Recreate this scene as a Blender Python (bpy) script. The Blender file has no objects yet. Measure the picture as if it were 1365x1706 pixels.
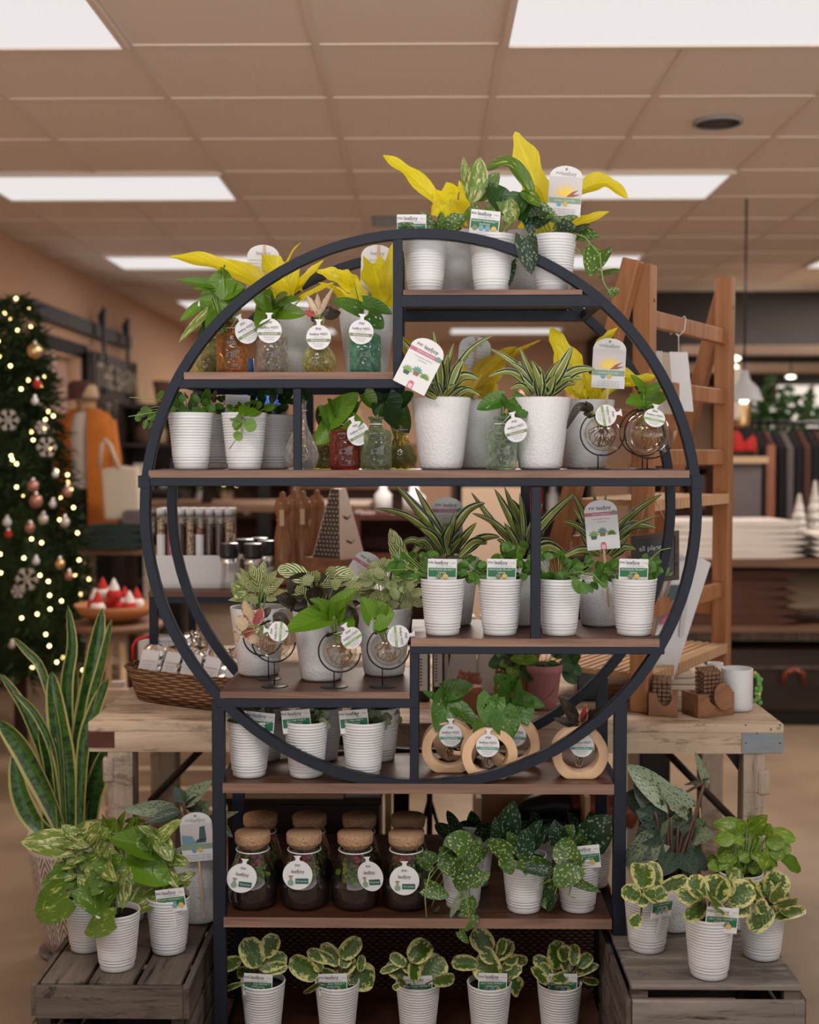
import bpy, math, random
from mathutils import Vector, Matrix, Euler
R = random.Random(7)
C = bpy.context.scene.collection
PI = math.pi
F, CX, CY = 2074.0, 682.5, 853.0
PITCH = math.atan(98/F); YAW = math.atan(27.5/F)
CAMZ = 1.4
CROT = Euler((PI/2-PITCH, 0, YAW)).to_matrix()
def U(px, py, Y):
    """the place in the room, Y metres into it, that lies behind a point of the picture"""
    d = CROT @ Vector(((px-CX)/F, -(py-CY)/F, -1.0))
    d *= Y/d.y
    return Vector((d.x, Y, d.z+CAMZ))
def S(Y): return Y/F
V = Vector
# ---------------------------------------------------------------- materials
class N:
    def __init__(s, name):
        m = bpy.data.materials.new(name); m.use_nodes = True
        s.m = m; s.t = m.node_tree; s.n = s.t.nodes; s.l = s.t.links
        s.b = s.n['Principled BSDF']; s.out = s.n['Material Output']
    def new(s, typ, **kw):
        x = s.n.new('ShaderNode'+typ)
        for k, v in kw.items(): setattr(x, k, v)
        return x
    def put(s, sock, v):
        if v is None: return
        if hasattr(v, 'is_output') or isinstance(v, bpy.types.NodeSocket): s.l.new(v, sock)
        else:
            if isinstance(v, (tuple, list)) and len(v) == 3 and sock.type == 'RGBA': v = (*v, 1)
            sock.default_value = v
    def math(s, op, a, b=None, c=None, clamp=False):
        x = s.new('Math', operation=op, use_clamp=clamp)
        s.put(x.inputs[0], a); s.put(x.inputs[1], b)
        if c is not None: s.put(x.inputs[2], c)
        return x.outputs[0]
    def mix(s, f, a, b):
        x = s.new('Mix', data_type='RGBA'); s.put(x.inputs[0], f); s.put(x.inputs[6], a); s.put(x.inputs[7], b)
        return x.outputs[2]
    def ramp(s, f, stops, interp='LINEAR'):
        x = s.new('ValToRGB'); s.put(x.inputs[0], f); r = x.color_ramp; r.interpolation = interp
        while len(r.elements) < len(stops): r.elements.new(0.5)
        for e, (p, c) in zip(r.elements, stops):
            e.position = p; e.color = (*c, 1) if len(c) == 3 else c
        return x.outputs[0]
    def co(s, kind='Object', scale=(1, 1, 1), rot=(0, 0, 0)):
        x = s.new('TexCoord'); m = s.new('Mapping'); s.l.new(x.outputs[kind], m.inputs[0])
        m.inputs['Scale'].default_value = scale; m.inputs['Rotation'].default_value = rot
        return m.outputs[0]
    def noise(s, co, scale=5, detail=3, rough=.5, dist=0):
        x = s.new('TexNoise'); s.l.new(co, x.inputs['Vector']); x.inputs['Scale'].default_value = scale
        x.inputs['Detail'].default_value = detail; x.inputs['Roughness'].default_value = rough; x.inputs['Distortion'].default_value = dist
        return x.outputs[0]
    def vor(s, co, scale=20, feature='F1', out='Distance'):
        x = s.new('TexVoronoi', feature=feature); s.l.new(co, x.inputs['Vector']); x.inputs['Scale'].default_value = scale
        return x.outputs[out]
    def sm(s, x, a, b):
        n = s.new('MapRange', interpolation_type='SMOOTHSTEP'); s.put(n.inputs[0], x)
        n.inputs[1].default_value = a; n.inputs[2].default_value = b
        return n.outputs[0]
    def bump(s, h, strength=.3, dist=.01):
        x = s.new('Bump'); s.put(x.inputs['Height'], h); x.inputs['Strength'].default_value = strength; x.inputs['Distance'].default_value = dist
        s.l.new(x.outputs[0], s.b.inputs['Normal']); return x.outputs[0]
    def set(s, color=None, rough=None, metal=None, spec=None, **kw):
        b = s.b.inputs
        s.put(b['Base Color'], color); s.put(b['Roughness'], rough); s.put(b['Metallic'], metal); s.put(b['Specular IOR Level'], spec)
        for k, v in kw.items(): s.put(b[k.replace('_', ' ')], v)
        return s.m
MC = {}
def M(name): return MC[name]
def flat(name, col, rough=.6, metal=0, spec=.4, var=0, bump=0, bs=80):
    n = N(name); c = col
    if var:
        f = n.noise(n.co(), 9, 4); c = n.mix(f, tuple(x*(1-var) for x in col), tuple(min(1, x*(1+var)) for x in col))
    if bump: n.bump(n.noise(n.co(), bs, 3), bump, .004)
    n.set(c, rough, metal, spec); MC[name] = n.m; return n.m
def wood(name, a, b, axis=0, rough=.5, scale=1, knots=0, grey=None):
    n = N(name); sc = [28, 28, 28]; sc[axis] = 1.6
    sc = [x*scale for x in sc]
    co = n.co('Object', sc); f = n.noise(co, 1, 6, .65, .8)
    f2 = n.noise(n.co('Object', [x*.22 for x in sc]), 1, 3, .6, .3)
    g = n.math('ADD', n.math('MULTIPLY', f, .65), n.math('MULTIPLY', f2, .45))
    c = n.ramp(g, [(.36, a), (.68, b)])
    if grey is not None:
        h = n.sm(n.noise(n.co('Object', (4*scale, 9*scale, 9*scale)), 1, 5, .7), .5, .68); c = n.mix(h, c, grey)
    if knots:
        k = n.vor(n.co('Object', (3*scale, 7*scale, 7*scale)), 1); k = n.sm(k, .02, .14); c = n.mix(k, tuple(x*.35 for x in a), c)
    if grey is not None:
        s3 = list(sc); s3 = [x*1.6 for x in sc]; s3[axis] = 4*scale
        st = n.noise(n.co('Object', s3), 1, 4, .75, .2); c = n.mix(n.sm(st, .56, .70), c, tuple(x*.45 for x in a))
        pa = n.noise(n.co('Object', (5*scale, 14*scale, 16*scale)), 1, 6, .8, .5); c = n.mix(n.math('MULTIPLY', n.sm(pa, .56, .64), .75), c, tuple(x*.55 for x in a))
        n.bump(n.math('ADD', st, pa), .4, .003)
    else: n.bump(f, .25, .002)
    n.set(c, rough, 0, .35); MC[name] = n.m; return n.m
wood('shelf_wood', (.022, .008, .004), (.11, .040, .019), 0, .42, 1)
wood('shelf_edge', (.060, .027, .018), (.26, .155, .11), 0, .6, 1.6)
wood('oak_red', (.20, .078, .030), (.42, .19, .082), 2, .5, .8)
wood('pine_table', (.33, .23, .155), (.66, .51, .37), 0, .75, .8, 1, (.22, .155, .11))
wood('pine_leg', (.24, .18, .14), (.50, .40, .31), 2, .8, .8, 1, (.16, .12, .095))
wood('crate_wood', (.020, .014, .011), (.135, .105, .085), 0, .85, 1, 1, (.05, .038, .031))
wood('crate_wood_deep', (.022, .016, .013), (.155, .12, .096), 1, .85, 1, 1, (.055, .042, .034))
wood('crate_grey', (.032, .026, .022), (.255, .22, .19), 0, .85, 1, 1, (.075, .062, .054))
wood('beech', (.52, .33, .19), (.68, .46, .28), 2, .5, .5)
wood('mill_wood', (.10, .034, .014), (.36, .16, .07), 2, .25, .9)
wood('dark_wood', (.012, .008, .006), (.035, .021, .015), 0, .5)
wood('mid_wood', (.11, .055, .03), (.24, .13, .075), 0, .5)
wood('board_wood', (.34, .25, .17), (.55, .42, .30), 0, .7)
wood('coaster_wood', (.15, .062, .03), (.31, .145, .075), 0, .6)
flat('black_metal', (.0075, .011, .020), .48, .1, .28, bump=.05, bs=400)
flat('thin_metal', (.012, .011, .012), .4, .5)
flat('white_ceramic', (.60, .60, .61), .38, 0, .45)
n = N('textured_ceramic'); v = n.vor(n.co(), 90, 'DISTANCE_TO_EDGE'); n.bump(n.sm(v, 0, .2), .38, .0012); n.set((.58, .58, .59), .5); MC['textured_ceramic'] = n.m
n = N('dotted_ceramic'); v = n.vor(n.co(), 190, 'F1'); n.bump(n.sm(v, .1, .5), .7, .0014); n.set((.58, .58, .59), .5); MC['dotted_ceramic'] = n.m
flat('soil', (.012, .009, .007), .95, 0, .1, .4, .8, 300)
flat('terrarium_soil', (.016, .009, .009), .9, 0, .15, .4, .8, 200)
flat('moss', (.10, .17, .02), .95, 0, .1, .6, 1, 260)
flat('dried_flower', (.22, .05, .055), .9, 0, .1, .5)
flat('card_white', (.62, .62, .63), .6, 0, .3)
flat('ink', (.06, .06, .065), .7)
flat('ink_soft', (.32, .32, .33), .7)
flat('label_green', (.018, .13, .055), .6)
flat('label_green_dark', (.012, .10, .07), .6)
flat('label_sage', (.20, .30, .21), .6)
flat('label_olive', (.17, .21, .10), .6)
flat('label_pink', (.45, .13, .20), .6)
flat('label_pink_pale', (.70, .42, .46), .6)
flat('label_blue', (.16, .30, .38), .6)
flat('label_gold', (.58, .38, .09), .6)
flat('label_leaf', (.20, .34, .10), .6)
flat('label_teal', (.10, .28, .22), .6)
flat('photo_grey', (.52, .49, .50), .6, var=.15)
flat('photo_yellow', (.74, .52, .10), .6)
flat('photo_brown', (.28, .10, .05), .6)
flat('photo_blue', (.34, .44, .48), .6, var=.1)
flat('photo_dark', (.05, .09, .09), .6, var=.3)
flat('stick', (.52, .36, .22), .7)
n = N('cork'); f = n.noise(n.co(), 420, 3, .8); n.bump(f, .6, .002); n.set(n.ramp(f, [(.36, (.16, .085, .045)), (.55, (.44, .27, .16)), (.7, (.56, .37, .24))]), .9, 0, .2); MC['cork'] = n.m
flat('string', (.72, .70, .67), .9)
flat('twine', (.42, .29, .17), .9)
flat('roots', (.09, .042, .02), .8, var=.5)
flat('roots_pale', (.27, .15, .06), .8, var=.5)
flat('foil', (.62, .60, .57), .17, 1, .5, bump=.6, bs=60)
flat('steel', (.72, .72, .72), .28, 1)
flat('steel_dark', (.10, .10, .10), .35, 1)
flat('black_plastic', (.012, .012, .013), .35)
flat('red_paint', (.55, .02, .02), .45)
flat('rusty_tin', (.105, .035, .025), .75, .3, var=.5, bump=.4)
flat('zinc', (.23, .25, .27), .55, .6, var=.35, bump=.3)
flat('terracotta', (.36, .15, .09), .85, var=.15)
flat('pink_glaze', (.42, .18, .19), .7, var=.2, bump=.4, bs=300)
flat('rattan', (.50, .28, .13), .7, var=.4)
flat('cactus_green', (.10, .28, .06), .5, var=.3)
flat('peach_wall', (.62, .40, .27), .9, 0, .2, .04)
flat('dark_paint', (.022, .020, .020), .7)
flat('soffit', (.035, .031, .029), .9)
flat('tan_paint', (.50, .36, .26), .8)
flat('jamb_pink', (.62, .42, .34), .8)
flat('orange_wool', (.50, .155, .022), .95, var=.15)
flat('cream_cloth', (.58, .50, .40), .95, var=.08)
flat('white_cloth', (.66, .60, .55), .95, var=.05)
flat('brown_cloth', (.085, .038, .027), .95, var=.25)
flat('black_cloth', (.012, .013, .015), .95)
flat('forest_cloth', (.022, .040, .034), .95, var=.3)
flat('grey_cloth', (.14, .115, .12), .95, var=.2)
flat('red_cabinet', (.075, .014, .008), .6)
flat('leather', (.22, .055, .025), .25, var=.3)
flat('fur_white', (.70, .66, .62), .95, bump=1, bs=120)
flat('santa_red', (.45, .025, .02), .9)
flat('gold', (.62, .42, .20), .3, .9)
flat('silver_glitter', (.50, .46, .42), .4, .4, var=.4, bump=1, bs=90)
flat('copper_pink', (.40, .19, .14), .35, .5)
flat('pine_needles', (.018, .035, .010), .8, 0, .2, .5)
flat('pine_bark', (.05, .03, .02), .9)
flat('orange_bowl', (.40, .15, .05), .5, var=.15)
flat('blue_plastic', (.03, .16, .45), .4)
n = N('spice_mix'); n.set(n.ramp(n.vor(n.co(), 260, 'F1', 'Color'), [(.2, (.05, .02, .012)), (.45, (.30, .18, .09)), (.7, (.52, .40, .26))]), .9); MC['spice_mix'] = n.m
flat('spice_dark', (.06, .03, .025), .9, var=.6)
flat('spice_red', (.25, .05, .04), .9, var=.6)
flat('grey_plastic', (.33, .33, .34), .5)
def glass(name, tint, bs=0, bstr=0, dark=0, gl=.12, rough=.03):
    n = N(name); t = n.new('BsdfTransparent'); g = n.new('BsdfGlossy'); g.inputs['Roughness'].default_value = rough
    lw = n.new('LayerWeight'); lw.inputs[0].default_value = .35
    col = tint; nrm = None
    if bs:
        v = n.vor(n.co(), bs, 'SMOOTH_F1'); nz = n.noise(n.co(), bs*.8, 3)
        b = n.new('Bump'); b.inputs['Strength'].default_value = bstr; b.inputs['Distance'].default_value = .003
        n.l.new(v, b.inputs['Height']); nrm = b.outputs[0]; n.l.new(nrm, lw.inputs['Normal']); n.l.new(nrm, g.inputs['Normal'])
        col = n.mix(n.sm(nz, .4, .62), tuple(x*(1-dark) for x in tint), tuple(min(1, x*1.12) for x in tint))
    n.put(t.inputs[0], col)
    fac = n.math('ADD', n.math('MULTIPLY', lw.outputs['Facing'], .5 if not bs else .55), gl if not bs else .10, clamp=True)
    fac = n.math('MULTIPLY', fac, 1.0 if not bs else .9)
    mx = n.new('MixShader'); n.l.new(fac, mx.inputs[0]); n.l.new(t.outputs[0], mx.inputs[1])
    if bs:
        d = n.new('BsdfDiffuse'); n.put(d.inputs[0], tuple(min(1, x*1.05) for x in tint)); m2 = n.new('MixShader'); m2.inputs[0].default_value = .6
        n.l.new(g.outputs[0], m2.inputs[1]); n.l.new(d.outputs[0], m2.inputs[2]); n.l.new(m2.outputs[0], mx.inputs[2])
    else: n.l.new(g.outputs[0], mx.inputs[2])
    n.l.new(mx.outputs[0], n.out.inputs[0]); MC[name] = n.m; return n.m
glass('clear_glass', (.93, .92, .90), gl=.04)
glass('globe_glass', (.97, .95, .92), gl=.03)
glass('amber_glass', (.95, .46, .14), 95, .9, .6)
glass('smoke_glass', (.80, .72, .64), 95, .9, .5)
glass('lime_glass', (.92, .92, .42), 95, .9, .5)
glass('teal_glass', (.34, .72, .54), 95, .9, .5)
glass('ruby_glass', (.70, .15, .10), 95, .9, .6)
glass('olive_glass', (.48, .58, .34), 95, .9, .6)
glass('pale_glass', (.92, .89, .85), 95, .9, .4)
glass('aqua_glass', (.68, .84, .66), 95, .9, .5)
glass('water', (.86, .80, .72), gl=.03)
def emit(name, col, k):
    n = N(name); n.set((0, 0, 0), .5, Emission_Color=col, Emission_Strength=k); MC[name] = n.m
emit('panel_light', (1, .955, .94), .82)
emit('fairy_glow', (1, .66, .26), 11)
emit('lamp_glow', (1, .86, .68), 5)
emit('window_glow', (1, .86, .74), 1.0)
# leaves -------------------------------------------------------------
def leafmat(name, c1, c2=None, mode=None, a=.5, b=.6, scale=60, trans=.28, rough=.3, c3=None, holes=0):
    n = N(name); uv = n.new('UVMap'); sp = n.new('SeparateXYZ'); n.l.new(uv.outputs[0], sp.inputs[0])
    at = n.new('Attribute', attribute_name='rnd'); rnd = at.outputs['Fac']
    u = n.math('MULTIPLY', n.math('ABSOLUTE', n.math('SUBTRACT', sp.outputs[0], .5)), 2); v = sp.outputs[1]
    oc = n.co('Object'); c = c1
    var = n.noise(oc, 25, 3)
    c = n.mix(n.math('MULTIPLY', n.math('ADD', var, rnd), .5), tuple(x*.7 for x in c1), tuple(min(1, x*1.35) for x in c1))
    if mode == 'patch':
        cb = n.new('CombineXYZ'); n.l.new(n.math('MULTIPLY', sp.outputs[0], 5.0), cb.inputs[0]); n.l.new(n.math('MULTIPLY', v, 2.2), cb.inputs[1]); n.l.new(n.math('MULTIPLY', rnd, 9), cb.inputs[2])
        f = n.noise(cb.outputs[0], 1.6, 4, .65, .6); c = n.mix(n.sm(f, a, b), c, c2)
    elif mode == 'rim':
        cb = n.new('CombineXYZ'); n.l.new(n.math('MULTIPLY', sp.outputs[0], 7.0), cb.inputs[0]); n.l.new(n.math('MULTIPLY', v, 6), cb.inputs[1]); n.l.new(n.math('MULTIPLY', rnd, 9), cb.inputs[2])
        f = n.noise(cb.outputs[0], 1.0, 4, .7)
        e = n.math('MAXIMUM', u, n.math('MULTIPLY', n.math('ABSOLUTE', n.math('SUBTRACT', v, .45)), 1.5))
        f = n.math('ADD', e, n.math('MULTIPLY', n.math('SUBTRACT', f, .5), 1.9))
        c = n.mix(n.sm(f, a, b), c, c2)
        c = n.mix(n.sm(n.noise(cb.outputs[0], 1.6, 3), .56, .66), c, c3 or c1)
    elif mode == 'stripe':
        c = n.mix(n.sm(u, .36, .42), c2, (.66, .66, .40)); c = n.mix(n.sm(u, .50, .56), c, c)
        d = n.mix(n.sm(n.math('ADD', u, n.math('MULTIPLY', n.noise(oc, 40, 2), .2)), .60, .66), c, c1)
        c = n.mix(n.sm(u, .9, .97), d, (.55, .60, .32))
        c = n.mix(n.sm(n.math('ABSOLUTE', n.math('SUBTRACT', u, .16)), .05, .02), c, tuple(x*.6 for x in c2))
    elif mode == 'spots':
        cb = n.new('CombineXYZ'); n.l.new(n.math('MULTIPLY', sp.outputs[0], 6.0), cb.inputs[0]); n.l.new(n.math('MULTIPLY', v, 6), cb.inputs[1]); n.l.new(n.math('MULTIPLY', rnd, 9), cb.inputs[2])
        w = n.noise(cb.outputs[0], 3, 2)
        mv = n.new('Mix', data_type='RGBA'); mv.inputs[0].default_value = .18; n.l.new(cb.outputs[0], mv.inputs[6]); nn = n.new('TexNoise'); n.l.new(cb.outputs[0], nn.inputs[0]); nn.inputs['Scale'].default_value = 2.2; n.l.new(nn.outputs[1], mv.inputs[7])
        f = n.vor(mv.outputs[2], scale/12); f = n.math('ADD', f, n.math('MULTIPLY', n.math('SUBTRACT', w, .5), .5))
        c = n.mix(n.sm(f, a, b), c2, c)
    elif mode == 'veins':
        w = n.math('SUBTRACT', n.math('MULTIPLY', v, 6.0), n.math('MULTIPLY', u, 3.2))
        s_ = n.math('ABSOLUTE', n.math('SUBTRACT', n.math('FRACT', n.math('ADD', w, n.math('MULTIPLY', n.noise(oc, 90, 2), .4))), .5))
        c = n.mix(n.sm(s_, a, b), c2, c)
    elif mode == 'snake':
        w = n.noise(n.co('UV', (2.5, 26, 1)), 1, 3, .6, 1.2); c = n.mix(n.sm(w, .45, .6), c, c3)
        c = n.mix(n.sm(u, a, b), c, c2)
    c = n.mix(n.math('MULTIPLY', n.sm(u, .08, .02), .3), c, tuple(min(1, x*1.9+.02) for x in c1))
    ve = n.math('FRACT', n.math('SUBTRACT', n.math('MULTIPLY', v, 7.0), n.math('MULTIPLY', u, 2.2)))
    if mode not in ('stripe', 'snake'): n.bump(n.sm(n.math('ABSOLUTE', n.math('SUBTRACT', ve, .5)), .0, .25), .25, .0012)
    n.set(c, rough, 0, .45)
    t = n.new('BsdfTranslucent'); n.put(t.inputs[0], c); mx = n.new('MixShader'); mx.inputs[0].default_value = trans
    n.l.new(n.b.outputs[0], mx.inputs[1]); n.l.new(t.outputs[0], mx.inputs[2]); n.l.new(mx.outputs[0], n.out.inputs[0])
    if holes:
        cb = n.new('CombineXYZ'); n.l.new(n.math('MULTIPLY', sp.outputs[0], 5.0), cb.inputs[0]); n.l.new(n.math('MULTIPLY', v, 4.2), cb.inputs[1]); n.l.new(n.math('MULTIPLY', rnd, 9), cb.inputs[2])
        h = n.sm(n.vor(cb.outputs[0], 1.0), .27, .23); h = n.math('MULTIPLY', h, n.math('MULTIPLY', n.sm(u, .12, .2), n.sm(u, .72, .62))); h = n.math('MULTIPLY', h, n.math('MULTIPLY', n.sm(v, .12, .2), n.sm(v, .85, .75)))
        tr = n.new('BsdfTransparent'); m3 = n.new('MixShader'); n.l.new(n.math('GREATER_THAN', h, .5), m3.inputs[0]); n.l.new(mx.outputs[0], m3.inputs[1]); n.l.new(tr.outputs[0], m3.inputs[2]); n.l.new(m3.outputs[0], n.out.inputs[0])
    MC[name] = n.m; return n.m
leafmat('pothos', (.085, .17, .018), (.42, .48, .12), 'patch', .56, .66)
leafmat('pothos_green', (.095, .20, .012), (.32, .40, .05), 'patch', .64, .76)
leafmat('pothos_cream', (.12, .19, .03), (.56, .55, .24), 'patch', .50, .60)
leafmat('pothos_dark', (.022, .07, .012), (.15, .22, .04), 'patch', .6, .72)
leafmat('neon', (.78, .64, .015), (.58, .50, .012), 'patch', .5, .8, trans=.45)
leafmat('neon_dull', (.50, .36, .02), (.36, .24, .012), 'patch', .5, .8, trans=.4)
leafmat('dracaena', (.018, .05, .014), (.27, .31, .055), 'stripe')
leafmat('hoya', (.07, .17, .022), (.26, .34, .10), 'spots', .10, .2, 30)
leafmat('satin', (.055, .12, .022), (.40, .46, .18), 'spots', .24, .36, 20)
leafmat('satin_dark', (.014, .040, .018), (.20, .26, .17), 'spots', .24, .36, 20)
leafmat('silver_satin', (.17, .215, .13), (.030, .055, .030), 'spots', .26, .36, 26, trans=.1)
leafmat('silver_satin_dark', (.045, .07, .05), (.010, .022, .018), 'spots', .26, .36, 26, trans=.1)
leafmat('peperomia', (.055, .115, .012), (.62, .59, .22), 'rim', .62, .72, c3=(.15, .21, .09))
leafmat('fittonia', (.05, .12, .045), (.50, .54, .38), 'veins', .16, .3)
leafmat('zebra_cream', (.08, .14, .025), (.66, .65, .36), 'veins', .17, .27)
leafmat('syngonium', (.15, .26, .022), (.46, .50, .13), 'patch', .54, .68)
leafmat('monstera', (.055, .15, .018), (.12, .24, .035), 'patch', .56, .7, holes=1)
leafmat('bronze', (.03, .024, .016), (.12, .075, .035), 'patch', .55, .7)
leafmat('pink_leaf', (.30, .05, .05), (.62, .40, .30), 'rim', .7, .85)
leafmat('pink_cream', (.58, .46, .30), (.30, .10, .08), 'rim', .8, .92)
leafmat('snake', (.04, .115, .018), (.46, .44, .15), 'snake', .74, .8, c3=(.014, .045, .014), trans=.08)
leafmat('snake_silver', (.13, .17, .13), (.40, .42, .22), 'snake', .84, .9, c3=(.09, .13, .10), trans=.08)
flat('stem_green', (.17, .26, .06), .5)
flat('stem_brown', (.10, .055, .04), .6)
# room
n = N('ceiling_tile'); co = n.co(); f = n.noise(co, 160, 4, .7); n.bump(f, .35, .004); c = n.mix(f, (.76, .66, .575), (.82, .715, .625)); n.set(c, .95, 0, .1); MC['ceiling_tile'] = n.m
flat('ceiling_grid', (.74, .63, .54), .6)
n = N('floor_concrete'); co = n.co(); f = n.noise(co, 1.6, 7, .6, .6); c = n.ramp(f, [(.3, (.17, .115, .072)), (.7, (.30, .215, .145))]); n.set(c, .55, 0, .3); n.bump(n.noise(co, 40, 4), .1, .004); MC['floor_concrete'] = n.m
def weave(name, a, b, sx, sz):
    n = N(name); tc = n.new('TexCoord'); sp = n.new('SeparateXYZ'); n.l.new(tc.outputs['Object'], sp.inputs[0])
    h = n.math('ADD', sp.outputs[0], sp.outputs[1])
    row = n.math('MULTIPLY', sp.outputs[2], sz); par = n.math('MULTIPLY', n.math('FLOOR', row), PI)
    w = n.math('SINE', n.math('ADD', n.math('MULTIPLY', h, sx), par))
    rr = n.math('ABSOLUTE', n.math('SINE', n.math('MULTIPLY', row, PI)))
    hh = n.math('MULTIPLY', n.math('ADD', n.math('MULTIPLY', w, .5), .6), rr)
    nz = n.noise(n.co(), 60, 3); c = n.mix(n.sm(n.math('ADD', hh, n.math('MULTIPLY', nz, .4)), .1, 1.2), a, b)
    n.bump(hh, .9, .006); n.set(c, .75, 0, .25); MC[name] = n.m
weave('wicker', (.07, .030, .014), (.40, .215, .115), 260, 135)
weave('wicker_dark', (.012, .006, .004), (.15, .075, .048), 300, 125)
# ---------------------------------------------------------------- mesh builder
ORD = ['first', 'second', 'third', 'fourth', 'fifth', 'sixth', 'seventh', 'eighth', 'ninth', 'tenth', 'eleventh', 'twelfth', 'thirteenth', 'fourteenth', 'fifteenth', 'sixteenth', 'seventeenth', 'eighteenth', 'nineteenth', 'twentieth']
ORG = {}
def origin(o): return ORG.get(o.name, V((0, 0, 0)))
TXT = {}
def text_geo(s, size):
    k = s
    if k not in TXT:
        cu = bpy.data.curves.new('t', 'FONT'); cu.body = s; cu.align_x = 'CENTER'; cu.align_y = 'CENTER'; cu.resolution_u = 2
        ob = bpy.data.objects.new('t', cu); C.objects.link(ob)
        bpy.context.view_layer.update()
        me = bpy.data.meshes.new_from_object(ob.evaluated_get(bpy.context.evaluated_depsgraph_get()))
        TXT[k] = ([v.co.copy() for v in me.vertices], [tuple(p.vertices) for p in me.polygons])
        bpy.data.objects.remove(ob); bpy.data.meshes.remove(me); bpy.data.curves.remove(cu)
    vs, fs = TXT[k]
    return [V((v.x*size, v.y*size, 0)) for v in vs], fs
class MB:
    def __init__(s): s.v = []; s.f = []; s.m = []; s.s = []; s.uv = []; s.r = []; s.X = None
    def addv(s, pts, uvs=None, r=0):
        i = len(s.v)
        if s.X is not None: pts = [s.X @ V(p) for p in pts]
        s.v += [V(p) for p in pts]; s.uv += (uvs or [(0, 0)]*len(pts)); s.r += [r]*len(pts)
        return i
    def addf(s, fs, i=0, m=0, sm=False):
        for f in fs: s.f.append(tuple(a+i for a in f)); s.m.append(m); s.s.append(sm)
    def box(s, c, d, m=0, T=None, rz=0):
        hx, hy, hz = d[0]/2, d[1]/2, d[2]/2
        P = [V((x, y, z)) for x in (-hx, hx) for y in (-hy, hy) for z in (-hz, hz)]
        if rz: q = Matrix.Rotation(rz, 3, 'Z'); P = [q @ p for p in P]
        if T is not None: P = [T @ p for p in P]
        P = [p+V(c) for p in P]
        i = s.addv(P); s.addf([(0, 1, 3, 2), (4, 6, 7, 5), (0, 4, 5, 1), (2, 3, 7, 6), (0, 2, 6, 4), (1, 5, 7, 3)], i, m); return s
    def span(s, a, b, m=0):
        a, b = V(a), V(b); return s.box((a+b)/2, [abs(x) for x in (b-a)], m)
    def beam(s, a, b, w, h, m=0, up=(0, 0, 1)):
        a, b = V(a), V(b); d = (b-a); L = d.length; d.normalize(); u = V(up)
        x = d.cross(u)
        if x.length < 1e-4: x = d.cross(V((0, 1, 0)))
        x.normalize(); z = x.cross(d).normalized(); T = Matrix((x, d, z)).transposed()
        return s.box((a+b)/2, (w, L, h), m, T)
    def tube(s, pts, r, n=6, m=0, cap=True, closed=False):
        pts = [V(p) for p in pts]; k = len(pts); rs = r if isinstance(r, (list, tuple)) else [r]*k
        i0 = None; ref = None
        for j, p in enumerate(pts):
            if closed: d = pts[(j+1) % k]-pts[j-1]
            else: d = (pts[min(j+1, k-1)]-pts[max(j-1, 0)])
            if d.length < 1e-9: d = V((0, 0, 1))
            d.normalize()
            if ref is None: ref = d.orthogonal().normalized()
            ref = (ref-d*ref.dot(d))
            if ref.length < 1e-6: ref = d.orthogonal()
            ref.normalize(); b = d.cross(ref)
            i = s.addv([p+(ref*math.cos(2*PI*q/n)+b*math.sin(2*PI*q/n))*rs[j] for q in range(n)])
            if i0 is None: i0 = i
        for j in range(k if closed else k-1):
            for q in range(n):
                a = i0+j*n; c = i0+((j+1) % k)*n
                s.addf([(a+q, a+(q+1) % n, c+(q+1) % n, c+q)], 0, m, True)
        if cap and not closed:
            s.addf([tuple(i0+q for q in range(n))[::-1], tuple(i0+(k-1)*n+q for q in range(n))], 0, m)
        return s
    def lathe(s, prof, c=(0, 0, 0), n=28, m=0, T=None, sm=True, capt=False, capb=False, sx=1, sy=1):
        c = V(c); i0 = len(s.v); k = len(prof)
        for (r, z) in prof:
            P = [V((math.cos(2*PI*q/n)*r*sx, math.sin(2*PI*q/n)*r*sy, z)) for q in range(n)]
            if T is not None: P = [T @ p for p in P]
            s.addv([p+c for p in P])
        for j in range(k-1):
            for q in range(n):
                a = i0+j*n; b = a+n
                s.addf([(a+q, a+(q+1) % n, b+(q+1) % n, b+q)], 0, m, sm)
        if capb: s.addf([tuple(i0+q for q in range(n))[::-1]], 0, m)
        if capt: s.addf([tuple(i0+(k-1)*n+q for q in range(n))], 0, m)
        return s
    def sphere(s, c, r, m=0, n=14, k=8, sc=(1, 1, 1), T=None):
        prof = [(math.sin(PI*j/k)*r, -math.cos(PI*j/k)*r*sc[2]) for j in range(k+1)]
        prof[0] = (r*.01, prof[0][1]); prof[-1] = (r*.01, prof[-1][1])
        return s.lathe(prof, c, n, m, T, True, True, True, sc[0], sc[1])
    def poly(s, pts, m=0): i = s.addv(pts); s.addf([tuple(range(len(pts)))], i, m); return s
    def prism(s, pts, off, m=0, sm=False):
        """outline pts swept by off"""
        k = len(pts); i = s.addv(pts); j = s.addv([V(p)+V(off) for p in pts])
        s.addf([tuple(i+q for q in range(k))[::-1], tuple(j+q for q in range(k))], 0, m)
        for q in range(k): s.addf([(i+q, i+(q+1) % k, j+(q+1) % k, j+q)], 0, m, sm)
        return s
    def text(s, t, size, o, ex, ey, m=0):
        vs, fs = text_geo(t, size); i = s.addv([V(o)+V(ex)*v.x+V(ey)*v.y for v in vs]); s.addf(fs, i, m); return s
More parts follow.
